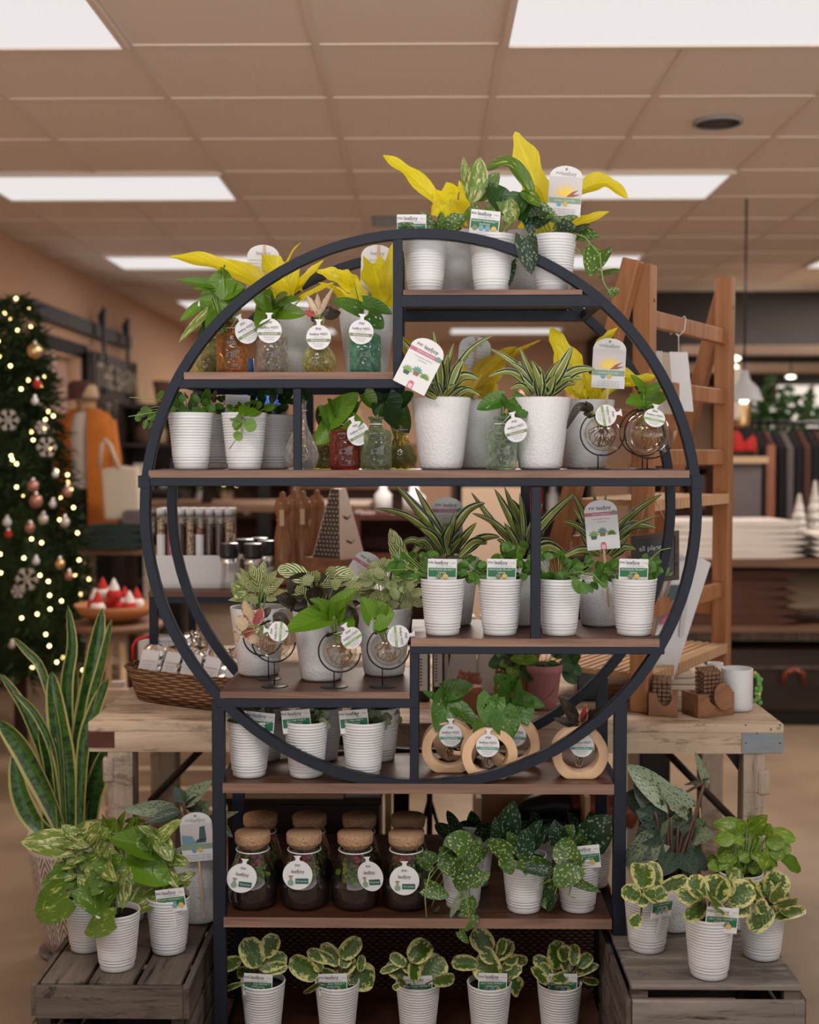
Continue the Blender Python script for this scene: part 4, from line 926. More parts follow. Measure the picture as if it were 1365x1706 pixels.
    P('potted_satin_pothos', 'ribbed pot of spotted satin pothos trailing below the board edge', 'potted plant', 772, 2.725, z, 'rib',
      '755,1416,783,1386,36;722,1440,687,1424,28;772,1448,727,1440,28;778,1446,766,1486,38;788,1468,817,1454,24;708,1478,749,1494,24;772,1438,813,1412,26;738,1424,752,1416,20;778,1496,785,1527,28;786,1522,767,1551,28;766,1552,781,1572,12;706,1508,670,1526,13,1;712,1532,732,1508,12,1;765,1498,750,1530,10,1;745,1445,735,1415,20;780,1440,800,1395,20', ['satin', 'silver_satin'], G1, vines=[[(730, 1440, 2.69), (716, 1455, 2.65), (708, 1490, 2.64), (711, 1532, 2.64)], [(770, 1450, 2.68), (776, 1490, 2.64), (782, 1525, 2.64), (770, 1552, 2.64)]], **sk)
    P('potted_satin_pothos', 'ribbed pot of spotted satin pothos, middle pot of the jar board', 'potted plant', 876, 2.705, z, 'rib',
      '845,1388,857,1333,38,1;872,1422,880,1380,28,1;850,1426,812,1398,28;840,1430,854,1457,24;866,1436,924,1444,24;884,1402,914,1380,36,1;912,1452,866,1446,18,1;860,1420,845,1385,26;875,1410,905,1365,26,1;832,1400,825,1360,24,1;870,1450,890,1425,20', ['satin', 'satin_dark'], G1, **sk)
    P('potted_satin_pothos', 'ribbed pot of spotted satin pothos with green care card, right pot of the jar board', 'potted plant', 967, 2.71, z, 'rib',
      '938,1392,957,1374,26;944,1432,943,1394,36;960,1440,924,1477,40;985,1402,1022,1358,50,1;954,1466,1002,1486,14;902,1474,918,1518,32;960,1440,980,1402,16;935,1405,925,1365,30,1;905,1478,880,1482,10;925,1490,912,1520,12,1;960,1420,965,1385,26;990,1400,1010,1392,22', ['satin', 'satin_dark'], G1, [('take', 976, 1428, -6, 2.665)], vines=[[(945, 1452, 2.68), (920, 1465, 2.65), (898, 1475, 2.64)], [(955, 1465, 2.66), (948, 1492, 2.645), (958, 1496, 2.645)]], **sk)
    for px, ds, st in ((790, 'behind the trailing satin pothos', [('plain', 782, 1392, 4, 2.81)]), (892, 'behind the middle satin pothos', None), (990, 'behind the right satin pothos', None)):
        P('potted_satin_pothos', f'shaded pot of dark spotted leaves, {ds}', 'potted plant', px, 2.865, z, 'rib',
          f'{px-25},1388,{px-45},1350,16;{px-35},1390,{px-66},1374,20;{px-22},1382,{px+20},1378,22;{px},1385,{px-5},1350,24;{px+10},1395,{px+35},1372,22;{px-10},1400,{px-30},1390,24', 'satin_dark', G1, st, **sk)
    # --- stand, lowest board
    z = Z['g']
    pk = dict(shape='round', dy=(.0, .03), curl=.15, stem='stem_brown', rstem=.0017)
    P('potted_peperomia', 'ribbed pot of cream-edged peperomia with green card, first from left on the lowest board', 'potted plant', 434, 2.71, z, 'rib',
      '430,1610,407,1563,38;438,1592,463,1558,30;402,1600,368,1612,22;432,1612,479,1594,28;425,1618,394,1622,20;440,1615,480,1610,20;405,1638,369,1652,9;428,1615,440,1575,18;430,1616,450,1600,24', 'peperomia', G1, [('salt', 430, 1641, 3)], **pk)
    P('potted_peperomia', 'ribbed pot of cream-edged peperomia with green card, second from left on the lowest board', 'potted plant', 560, 2.71, z, 'rib',
      '530,1626,483,1597,34;578,1624,625,1630,42;568,1594,601,1563,28;567,1606,535,1573,26;556,1600,511,1585,20;560,1620,593,1598,28;533,1637,506,1655,10;570,1632,534,1616,18;535,1618,528,1605,16;570,1612,580,1590,20;600,1618,603,1590,14', 'peperomia', G1, [('salt', 555, 1641, -2)], **pk)
    P('potted_peperomia', 'ribbed pot of cream-edged peperomia with green card, middle of the lowest board', 'potted plant', 697, 2.71, z, 'rib',
      '685,1602,716,1570,36;706,1632,740,1596,42;690,1620,680,1594,28;690,1637,690,1604,20;720,1634,758,1630,20;682,1627,644,1606,28;670,1606,633,1620,12;676,1608,650,1590,18;700,1600,700,1575,20;678,1640,660,1625,12;665,1640,655,1648,10', 'peperomia', G1, [('salt', 697, 1645, -3)], **pk)
    P('potted_peperomia', 'ribbed pot of cream-edged peperomia with green card, fourth from left on the lowest board', 'potted plant', 818, 2.71, z, 'rib',
      '818,1584,789,1548,34;796,1607,752,1604,24;826,1632,800,1588,46;820,1597,856,1570,26;840,1600,880,1600,18;836,1628,870,1610,20;848,1632,866,1652,28;832,1590,840,1562,16;825,1602,800,1580,22;838,1615,862,1590,18', 'peperomia', G1, [('salt', 821, 1640, 1)], **pk)
    P('potted_peperomia', 'ribbed pot of cream-edged peperomia with green card, rightmost on the lowest board', 'potted plant', 937, 2.71, z, 'rib',
      '930,1614,925,1566,36;925,1620,889,1594,22;965,1611,986,1590,20;955,1625,998,1607,14;910,1641,889,1610,18;957,1625,917,1634,18;956,1608,958,1572,18;970,1632,998,1637,12;945,1600,935,1575,24;948,1620,940,1595,20;960,1620,978,1600,18;920,1625,900,1605,16', 'peperomia', G1, [('salt', 938, 1641, 0)], **pk)
# ---------------------------------------------------------------- table and what is on it
YT = 3.03; ZT = U(700, 1204, YT).z
def table():
    x0 = U(147, 1205, YT).x; x1 = U(1306, 1205, YT).x; yb = 4.25; z = ZT
    t = thing('work_table', 'rough pale wooden table with tin corner plates behind the ring shelf', 'table', ((x0+x1)/2, 3.6, 0))
    n = 7; w = (yb-YT)/n
    for i in range(n):
        MB().span((x0, YT+i*w+(.0 if i == 0 else .002), z-.022), (x1, YT+(i+1)*w-.001, z-R.random()*.0015)).build('plank', 'pine_table', t)
    zb = z-.075
    MB().span((x0+.002, YT+.002, zb), (x1-.002, YT+.035, z-.0225)).build('apron', 'pine_table', t)
    MB().span((x0+.002, yb-.035, zb), (x1-.002, yb-.002, z-.0225)).build('apron', 'pine_table', t)
    for xa in (x0+.002, x1-.037): MB().span((xa, YT+.036, zb), (xa+.035, yb-.036, z-.0225)).build('apron', 'pine_leg', t)
    b = MB().span((x0-.001, YT-.001, z-.064), (U(190, 1200, YT).x, YT+.001, z-.025)); b.span((x0-.001, YT, z-.064), (x0+.001, YT+.08, z-.025)); b.build('corner_plate', 'rusty_tin', t)
    b = MB().span((U(1237, 1200, YT).x, YT-.001, z-.072), (x1+.001, YT+.001, z-.022)); b.span((x1-.001, YT, z-.072), (x1+.001, YT+.08, z-.022))
    b.build('corner_plate', 'zinc', t)
    nb = MB()
    for (px, py) in ((1243, 1208), (1300, 1208), (1243, 1238), (1300, 1238), (1262, 1222), (1285, 1215)): nb.sphere(U(px, py, YT-.001), .0022, 0, 8, 4)
    nb.build('nails', 'steel_dark', t)
    for xa, xb, ya, yc in ((U(178, 1250, YT).x, U(220, 1250, YT).x, YT+.004, YT+.07), (U(1240, 1250, YT).x, U(1276, 1250, YT).x, YT+.004, YT+.06), (U(250, 1250, 3.75).x, U(292, 1250, 3.75).x, 3.75, 3.83), (U(1170, 1250, 3.75).x, U(1206, 1250, 3.75).x, 3.75, 3.82)):
        MB().span((xa, ya, 0), (xb, yc, zb)).build('leg', 'pine_leg', t, bevel=.003)
    a = U(170, 1262, YT); c = U(190, 1305, YT); MB().span((a.x, YT, c.z), (c.x, YT+.05, a.z)).build('leg_block', 'pine_leg', t, bevel=.006)
    a = U(1264, 1285, YT); c = U(1284, 1326, YT); MB().span((a.x, YT, c.z), (c.x, YT+.05, a.z)).build('leg_block', 'pine_leg', t, bevel=.006)
    for a, c, Y in (((338, 1246), (250, 1335), 3.72), ((1108, 1250), (1236, 1380), 3.5)):
        MB().tube([U(*a, Y), U(*c, Y)], .011, 8).build('brace', 'dark_wood', t)
    p = [U(1205, 1247, YT+.05), U(1243, 1247, YT+.05), U(1243, 1300, YT+.05)]; MB().prism(p, (0, .03, 0)).build('brace', 'dark_wood', t)
def foil(c, w, h, d, lean, yaw, seed):
    rr = random.Random(seed); b = MB(); Q = Euler((RT(lean), 0, RT(yaw))).to_matrix(); nx, nz = 7, 8; c = V(c)
    for s in (-1, 1):
        i0 = len(b.v)
        for j in range(nz+1):
            for i in range(nx+1):
                u = i/nx*2-1; v = j/nz; th = d*.5*max(0, 1-u*u)**.5*math.sin(PI*min(1, v*1.02+.0))**.6 if 0 < v < 1 else 0
                e = .0035
                b.addv([c+Q @ V((u*w/2*(1-.08*v)+rr.uniform(-e, e)*.3, s*th+rr.uniform(-e, e), v*h+rr.uniform(-e, e)*(1 if 0 < j else 0)))])
        for j in range(nz):
            for i in range(nx): a = i0+j*(nx+1)+i; b.addf([(a, a+1, a+nx+2, a+nx+1)], 0, 0, False)
    return b, Q
def on_table():
    z = ZT
    # basket
    c = V((-.600, 3.30, z)); yaw = -29; Q = Matrix.Rotation(RT(yaw), 3, 'Z')
    t = thing('wicker_basket', 'long brown wicker basket of foil packets on the left of the wooden table', 'basket', c)
    b = MB(); n = 64
    def ring(hw, hd, zz):
        o = []
        for q in range(n):
            a = 2*PI*q/n; ca, sa = math.cos(a), math.sin(a); k = 3.4; r = (abs(ca)**k+abs(sa)**k)**(-1/k); o.append(c+Q @ V((ca*r*hw, sa*r*hd, zz)))
        return o
    L = [(.185, .095, 0), (.197, .103, .03), (.205, .110, .06), (.218, .120, .085), (.211, .114, .086), (.188, .098, .01)]
    for hw, hd, zz in L: b.addv(ring(hw, hd, zz))
    for j in range(len(L)-1):
        for q in range(n): b.addf([(j*n+q, j*n+(q+1) % n, (j+1)*n+(q+1) % n, (j+1)*n+q)], 0, 0, True)
    b.addf([tuple(range(n))[::-1], tuple((len(L)-1)*n+q for q in range(n))], 0, 0)
    b.build('basket_body', 'wicker', t)
    r = MB()
    for ph in (0, PI/2, PI):
        r.tube([p+V((0, 0, math.sin(q*1.7+ph)*.003)) + (p-c).normalized()*math.cos(q*1.7+ph)*.003 for q, p in enumerate(ring(.215, .117, .087))], .0036, 5, closed=True)
    r.build('braided_rim', 'wicker', t)
    Gf = 'foil packets in the wicker basket'
    lab = ['leftmost packet in the basket, tall with a white label', 'second packet from left in the basket front row', 'third packet from left in the basket front row', 'fourth packet from left in the basket front row', 'rightmost packet in the basket front row']
    for i in range(5):
        p = c+Q @ V((-.15+i*.072, -.05+R.uniform(-.006, .006), .03)); b, q = foil(p, .078, .110+R.uniform(-.008, .010), .026, -22, yaw+R.uniform(-14, 14), i)
        t = thing('foil_packet', 'silver foil packet with white label, '+lab[i], 'packet', p, Gf)
        b.build('pouch', 'foil', t)
        k = MB(); k.X = Matrix.Translation(p) @ q.to_4x4()
        k.prism([V((-.031, -.0165, .018)), V((.031, -.0165, .018)), V((.029, -.0145, .098)), V((-.029, -.0145, .098))], (0, .001, 0)); k.m = [0]*len(k.f)
        T(k, 'hand blended tea', .0065, 0, .068, 1, -.0172); T(k, 'steep four minutes', .0048, 0, .058, 1, -.0172); T(k, 'in hot water', .0048, 0, .050, 1, -.0172)
        k.build('paper_label', ['card_white', 'ink_soft'], t)
    for i in range(20):
        p = c+Q @ V((R.uniform(-.13, .17), R.uniform(.0, .07), .035+R.uniform(0, .065))); b, q = foil(p, .065, .08, .04, R.uniform(-60, 40), R.uniform(0, 180), 20+i)
        o = b.build('foil_packet', 'foil', None); tag(o, 'crumpled foil packet at the back of the wicker basket, %s in the pile' % ORD[i], 'packet', 'foil packets piled at the basket back')
    def canister(px, Y, r, h, lb, zz=z, m='white_ceramic', nm='white_candle'):
        X = U(px, 853, Y).x; o = MB().lathe([(r*.96, 0), (r, .004), (r, h-.003), (r*.95, h), (r*.86, h), (r*.84, h-.012), (.001, h-.014)], (X, Y, zz), 28, capb=True).build(nm, m); return tag(o, lb, 'candle')
    canister(231+14, 3.75, .030, .10, 'white cylindrical candle behind the wicker basket, left one'); canister(292, 3.62, .030, .105, 'white cylindrical candle behind the wicker basket, between the shelf legs'); canister(352, 3.66, .030, .10, 'white cylindrical candle behind the wicker basket, right one')
    a = U(252, 1062, 3.52); e = U(296, 1100, 3.52)
    tag(MB().span((a.x, 3.52, z), (e.x, 3.58, a.z)).span((a.x-.002, 3.518, a.z-.012), (e.x+.002, 3.582, a.z+.001), 0).build('white_box', 'card_white', bevel=.002), 'small white carton behind the foil packets', 'box')
    tag(MB().tube([U(222, 1100, 3.5), U(222, 1076, 3.5), U(228, 1066, 3.5), U(240, 1062, 3.5), U(250, 1061, 3.5)], .005, 8).build('red_handle', 'red_paint'), 'red enamel jug handle sticking out behind the basket', 'jug')
    tag(MB().lathe([(.028, 0), (.030, .004), (.026, .05), (.012, .085), (.008, .10), (.006, .105)], (U(432, 853, 3.45).x, 3.45, z), 20, capb=True, capt=True).build('white_bottle', 'grey_cloth'), 'pale grey bottle behind the left globe stand', 'bottle')
    # riser
    zr = U(300, 985, 3.5).z; x0 = U(246, 853, 3.5).x; x1 = U(640, 853, 3.5).x
    t = thing('riser_shelf', 'low wooden shelf on black legs standing on the table at left', 'shelf', ((x0+x1)/2, 3.8, z))
    MB().span((x0, 3.5, zr-.016), (x1, 4.12, zr)).build('shelf_board', 'shelf_wood', t)
    MB().span((x0, 3.505, zr-.034), (x1, 3.525, zr-.0165)).span((x0, 4.09, zr-.034), (x1, 4.11, zr-.0165)).span((x0, 3.53, zr-.034), (x0+.02, 4.09, zr-.0165)).build('frame', 'black_metal', t)
    for xx, yy in ((x0, 3.505), (x0, 4.09), (x1-.022, 3.505), (x1-.022, 4.09)): MB().span((xx, yy, z), (xx+.022, yy+.022, zr-.0345)).build('leg', 'black_metal', t)
    # spice tubes
    bx0 = U(256, 853, 3.58).x; wv = .232; yv = 3.58; dv = .10
    t = thing('tube_rack', 'white box holding glass tubes of spices on the low riser shelf', 'box', (bx0+wv/2, yv+dv/2, zr))
    b = MB()
    for a, e in (((bx0, yv, zr), (bx0+wv, yv+.004, zr+.095)), ((bx0, yv+dv-.004, zr), (bx0+wv, yv+dv, zr+.095)), ((bx0, yv+.004, zr), (bx0+.004, yv+dv-.004, zr+.095)), ((bx0+wv-.004, yv+.004, zr), (bx0+wv, yv+dv-.004, zr+.095)), ((bx0+.004, yv+.004, zr), (bx0+wv-.004, yv+dv-.004, zr+.004))): b.span(a, e)
    b.build('box_body', 'card_white', t)
    mg = MB().lathe([(.003, 0), (.012, .001), (.0122, .004), (.0122, .212)], n=18).mesh('tube', ['clear_glass'])
    ms = [MB().lathe([(.001, .004), (.0112, .004), (.0112, .19-.012*i), (.001, .192-.012*i)], n=14).mesh('spices', [m]) for i, m in enumerate(('spice_mix', 'spice_dark', 'spice_red'))]
    mc = MB().lathe([(.001, .213), (.0125, .213), (.0130, .2), (.0130, .224), (.012, .226), (.001, .226)], n=18).mesh('cap', ['card_white'])
    ml = MB().lathe([(.0126, .075), (.0126, .15)], n=18).mesh('label', ['card_white'])
    for j in range(3):
        for i in range(8):
            p = (bx0+.017+i*.0282, yv+.020+j*.030, zr+.005)
            t = thing('spice_tube', 'spice tube with pale cap, %s from left in the %s row of the rack' % (ORD[i], ('front', 'middle', 'back')[j]), 'spice tube', p, 'spice tubes in the white rack')
            use('tube', mg, t, p); use('spices', ms[(i*2+j+(i > 5)) % 3], t, p); use('cap', mc, t, p)
            if (i+j) % 4 == 0: use('paper_label', ml, t, p)
    # grinders
    gb = MB().lathe([(.022, 0), (.026, .003), (.024, .03), (.022, .06), (.0225, .075)], n=24, capb=True).mesh('jar', ['clear_glass']); gs = MB().lathe([(.0245, .074), (.0245, .092), (.001, .092)], n=24).mesh('collar', ['steel']); gc = MB().lathe([(.027, .092), (.0275, .095), (.0275, .128), (.026, .131), (.001, .131)], n=28, capb=True).mesh('cap', ['black_plastic']); gt = MB().lathe([(.001, .132), (.024, .1325), (.0255, .131)], n=28).mesh('cap_top', ['steel'])
    gi = MB().lathe([(.018, .003), (.021, .02), (.020, .05), (.001, .052)], n=18, capb=True).mesh('salt', ['card_white'])
    for px, Y, lb in ((381, 3.56, 'clear glass grinder with black cap, nearest the spice rack'), (421, 3.54, 'clear glass grinder with black cap, middle of the front ones'), (444, 3.66, 'clear glass grinder with black cap, right beside the pepper mills'), (408, 3.72, 'clear glass grinder with black cap in the back row, left'), (432, 3.78, 'clear glass grinder with black cap in the back row, right')):
        p = (U(px, 853, Y).x, Y, zr+.001); t = thing('spice_grinder', lb, 'grinder', p, 'spice grinders on the riser'); use('jar', gb, t, p); use('collar', gs, t, p); use('cap', gc, t, p); use('cap_top', gt, t, p)
        if px > 430: use('salt', gi, t, p)
    mp = [(.026, 0), (.029, .005), (.029, .018), (.026, .022), (.029, .028), (.029, .045), (.023, .055), (.027, .09), (.0275, .12), (.022, .155), (.0165, .185), (.0195, .195), (.0165, .20), (.022, .215), (.024, .235), (.019, .255), (.008, .262), (.010, .272), (.001, .277)]
    pm = MB().lathe(mp, n=32, capb=True).mesh('mill_body', ['mill_wood'])
    for px, Y, lb in ((471, 3.66, 'leftmost turned wooden pepper mill with a kraft tag'), (505, 3.72, 'second turned wooden pepper mill with a kraft tag'), (528, 3.86, 'turned wooden pepper mill behind the metal grater'), (490, 3.90, 'turned wooden pepper mill at the back of the group')):
        p = (U(px, 853, Y).x, Y, zr+.001); t = thing('pepper_mill', lb, 'pepper mill', p, 'pepper mills on the riser'); use('mill_body', pm, t, p)
        if px in (471, 505): MB().span((p[0]+.0-.006, Y-.030, zr+.178), (p[0]+.008, Y-.0295, zr+.225)).build('paper_tag', 'stick', t)
    # grater
    Y = 3.60; xc = U(562, 853, Y).x; h0 = zr+.085; t = thing('box_grater', 'tall shiny metal box grater on a red-brown wooden base', 'grater', (xc, Y+.06, zr))
    MB().box((xc, Y+.055, zr+.0435), (.145, .145, .085), 0, None, RT(54)).build('wooden_base', 'coaster_wood', t, bevel=.003)
    b = MB(); cc = V((xc, Y+.055, h0+.001)); q = Matrix.Rotation(RT(54), 3, 'Z'); B = [cc+q @ V((sx*.055, sy*.055, 0)) for sx, sy in ((-1, -1), (1, -1), (1, 1), (-1, 1))]; Tt = [cc+q @ V((sx*.016, sy*.016, .20)) for sx, sy in ((-1, -1), (1, -1), (1, 1), (-1, 1))]
    b.addv(B+Tt); b.addf([(0, 1, 5, 4), (1, 2, 6, 5), (2, 3, 7, 6), (3, 0, 4, 7), (4, 5, 6, 7)]); b.build('grater_body', 'steel', t)
    g = MB()
    nrm = (B[0]-B[3]).cross(Tt[3]-B[3]).normalized()
    for f_, (A0, A1, T0, T1) in enumerate(((B[3], B[0], Tt[3], Tt[0]), (B[0], B[1], Tt[0], Tt[1]))):
        nv = (A1-A0).cross(T0-A0).normalized()
        if nv.y > 0: nv = -nv
        if f_ == 0:
            i0 = g.addv([A0.lerp(A1, .04)+nv*.0006, A0.lerp(A1, .96)+nv*.0006, T0.lerp(T1, .94)+nv*.0006, T0.lerp(T1, .06)+nv*.0006]); g.addf([(0, 1, 2, 3)], i0)  # dark sheet puts the steel's darker reflection into this face's colour
            for j in range(15):
                v = .05+j*.062; l = A0.lerp(T0, v); r = A1.lerp(T1, v); k = max(3, int(8*(1-v*.65)))
                for i in range(k): p = l.lerp(r, (i+.5+(j % 2)*.4)/(k+.4)); g.sphere(p+nv*.001, .0026, 1, 8, 4)
        else:
            for v in (.25, .60): p = A0.lerp(T0, v).lerp(A1.lerp(T1, v), .5); dx = (A1-A0).normalized(); g.tube([p-dx*.018*(1.1-v*.5), p+V((0, 0, -.008))+nv*.004, p+dx*.018*(1.1-v*.5)], .0028, 6)
    g.build('teeth_and_dark_reflection', ['steel_dark', 'steel'], t)
    # things behind the wooden rings
    for i, (px, y0, Y, w, lb) in enumerate(((706, 1088, 3.30, .036, 'dark bottle with a white barcode label, leftmost behind the wooden rings'), (731, 1082, 3.36, .034, 'dark bottle with a white label, second behind the wooden rings'), (742, 1100, 3.44, .03, 'dark bottle half hidden by the white lamp'))):
        X = U(px, 853, Y).x; h = .17; t = thing('dark_bottle', lb, 'bottle', (X, Y, z))
        MB().lathe([(w*.48, 0), (w*.5, .004), (w*.5, h*.72), (w*.3, h*.82), (w*.22, h*.85), (w*.22, h)], (X, Y, z), 24, capb=True, capt=True).build('bottle', 'black_plastic', t)
        k = MB().span((X-w*.36, Y-w*.53, z+h*.18), (X+w*.30, Y-w*.50, z+h*.78)); 
        for q in range(9): k.span((X-w*.26, Y-w*.535, z+h*(.26+q*.05)), (X-w*.1, Y-w*.53, z+h*(.285+q*.05)), 1)
        k.build('paper_label', ['card_white', 'ink'], t)
        MB().lathe([(w*.25, h), (w*.25, h+.02), (.001, h+.02)], (X, Y, z), 18, capb=True).build('cap', 'card_white', t)
    for px, lb in ((774, 'left half of a pair of tapered white ceramic vases'), (820, 'right half of a pair of tapered white ceramic vases')):
        Y = 3.42; X = U(px, 853, Y).x; s = 1 if px < 800 else -1
        k = MB(); h = .215; pts = [V((X-.044-(.012 if s > 0 else 0), Y-.03, z)), V((X+.036+(.012 if s < 0 else 0), Y-.03, z)), V((X+(.032 if s > 0 else .016), Y-.03, z+h)), V((X-(.016 if s > 0 else .032), Y-.03, z+h))]
        tag(k.prism(pts, (0, .06, 0)).build('tapered_vase', 'white_ceramic', bevel=.005), lb, 'vase')
    for px, Y, s, lb in ((783, 3.16, 1, 'small terracotta pot with a cactus top behind the left ring vases'), (842, 3.22, .9, 'small terracotta pot with spiky clay cactus, behind the middle ring vases')):
        X = U(px, 853, Y).x; t = thing('clay_cactus', lb, 'ornament', (X, Y, z)); MB().lathe([(.022*s, 0), (.026*s, .004), (.030*s, .05*s), (.034*s, .052*s), (.034*s, .065*s), (.028*s, .065*s), (.001, .06*s)], (X, Y, z), 26, capb=True).build('pot', 'terracotta', t)
        b = MB()
        for i in range(5): b.sphere((X+(i-2)*.011*s, Y+R.uniform(-.01, .01), z+.078*s+R.random()*.01), .011*s, 0, 10, 6); b.sphere((X+(i-2)*.011*s, Y, z+.095*s+R.random()*.008), .006*s, 0, 8, 5, (1, 1, 1.5))
        b.build('clay_spikes', 'terracotta', t)
    Y = 3.21; X = U(907, 853, Y).x; t = thing('potted_ivy', 'pink speckled pot with dark green leafy plant on the table', 'potted plant', (X, Y, z)); h = .115
    MB().lathe([(.030, 0), (.034, .004), (.046, h-.02), (.050, h-.018), (.051, h), (.045, h), (.042, h-.015)], (X, Y, z), 32, capb=True).build('pot', 'pink_glaze', t); MB().lathe([(.043, h-.014), (.001, h-.012)], (X, Y, z), 20).build('potting_soil', 'soil', t)
    grow(t, X, Y, z+h-.01, '915,1120,905,1165,26;895,1100,850,1098,24,1;870,1105,830,1110,22,1;860,1115,845,1142,20;940,1110,960,1140,22;890,1110,870,1135,26', ['pothos_dark', 'syngonium'], 'oval', fill=[(24, 895, 1098, 55, 18, 26, 22, 0), (14, 860, 1100, 30, 16, 20, 16, 1)])
    a = U(962, 1112, 3.3); e = U(1012, 1150, 3.3); t = thing('black_tin', 'small black tin with a printed lid on the table behind the bronze leaves', 'tin', ((a.x+e.x)/2, 3.33, z))
    MB().span((a.x, 3.3, z), (e.x, 3.37, a.z-.012)).build('tin_body', 'black_plastic', t, bevel=.004); MB().span((a.x-.003, 3.296, a.z-.011), (e.x+.003, 3.374, a.z)).build('lid', 'steel_dark', t)
    # coasters
    for x0, x1, lb, full in ((1086, 1143, 'wooden coaster holder with brown bead discs, left of the pair on the table corner', 0), (1146, 1234, 'larger wooden coaster holder with a tilted round coaster, right of the pair', 1)):
        Y = 3.10; a = U(x0, 853, Y).x; e = U(x1, 853, Y).x; w = e-a; t = thing('coaster_holder', lb, 'coaster holder', ((a+e)/2, Y, z)); hh = .058
        q = Matrix.Rotation(RT(-12 if not full else 24), 3, 'Z'); cc = V(((a+e)/2, Y+.045, z)); b = MB(); hw = w*.42; hd = .035
        prof = [V((-hw, 0, 0)), V((hw, 0, 0)), V((hw, 0, hh))] + [V((math.cos(PI*k/10)*hw*.55+hw*.1, 0, hh-math.sin(PI*k/10)*hh*.55)) for k in range(11)] + [V((-hw, 0, hh))]
        b.prism([cc+q @ (p+V((0, -hd, 0))) for p in prof], q @ V((0, .012, 0))); b.prism([cc+q @ (p+V((0, hd-.012, 0))) for p in prof], q @ V((0, .012, 0)))
        b.box(cc+V((0, 0, .006)), (hw*2, hd*2-.024, .012), 0, q); b.box(cc+q @ V((-hw+.005, 0, hh*.5)), (.01, hd*2-.024, hh), 0, q); b.build('holder', 'coaster_wood', t)
        for k in range(4):
            o = MB()
            pc = cc+q @ V((-.004, -hd+.017+k*.011, .058+(.012 if full else 0)+k*.003))
            for i in range(4 if not full else 5):
                for j in range(6 if not full else 7):
                    o.box(pc+q @ V(((i-1.5)*.012+R.uniform(-.001, .001), 0, (j-2.6)*.0105)), (.0105, .008, .0088), 0, q)
            tag(o.build('bead_coaster', 'mid_wood', bevel=.002), ('brown wooden bead coaster, %s from the front in the %s holder' % (ORD[k], 'right' if full else 'left')), 'coaster', 'bead coasters in the %s holder' % ('right' if full else 'left'))
        if full:
            o = MB(); pc = cc+q @ V((hw*.35, -hd-.006, .05)); n = 28; qq = q @ Matrix.Rotation(RT(-8), 3, 'X')
            o.prism([pc+qq @ V((math.cos(2*PI*k/n)*.029, 0, math.sin(2*PI*k/n)*.034)) for k in range(n)], qq @ V((0, .005, 0))); tag(o.build('round_coaster', 'coaster_wood', bevel=.001), 'thin oval wooden coaster leaning on the front of the right holder', 'coaster')
    # mug
    Y = 3.20; X = U(1232, 853, Y).x; t = thing('cactus_mug', 'white mug with a green cactus-shaped handle on the table corner', 'mug', (X, Y, z)); r = .040; h = .108
    MB().lathe([(r*.9, 0), (r*.97, .003), (r, .01), (r, h-.003), (r*.98, h), (r*.92, h-.002), (r*.90, .01), (.001, .008)], (X, Y, z), 40, capb=True).build('mug_body', 'white_ceramic', t)
    b = MB().tube([(X+r*.9, Y, z+.09), (X+r+.014, Y, z+.085), (X+r+.02, Y, z+.055), (X+r+.012, Y, z+.025), (X+r*.9, Y, z+.02)], .0065, 8)
    for i in range(7): b.sphere((X+r+.012+R.uniform(-.003, .008), Y-.003, z+.018+i*.012), .0065, 0, 8, 5)
    b.build('handle', 'cactus_green', t); MB().sphere((X+r+.016, Y-.006, z+.04), .005, 0, 8, 5).sphere((X+r+.004, Y-.006, z+.096), .005, 0, 8, 5).build('blossoms', 'label_gold', t)
    canister(1209-14, 3.42, .022, .085, 'white pillar candle beside the ladder post on the woven step')
    for i in range(4):
        a = U(1092+i*4, 853, 3.36).x; e = U(1170-i*3, 853, 3.36).x
        tag(MB().span((a, 3.36, z+i*.017), (e, 3.46, z+.0155+i*.017)).build('folded_napkin', 'cream_cloth', bevel=.004), 'cream folded napkin behind the coaster holders, %s from the bottom' % ORD[i], 'napkin', 'cream napkins behind the coaster holders')
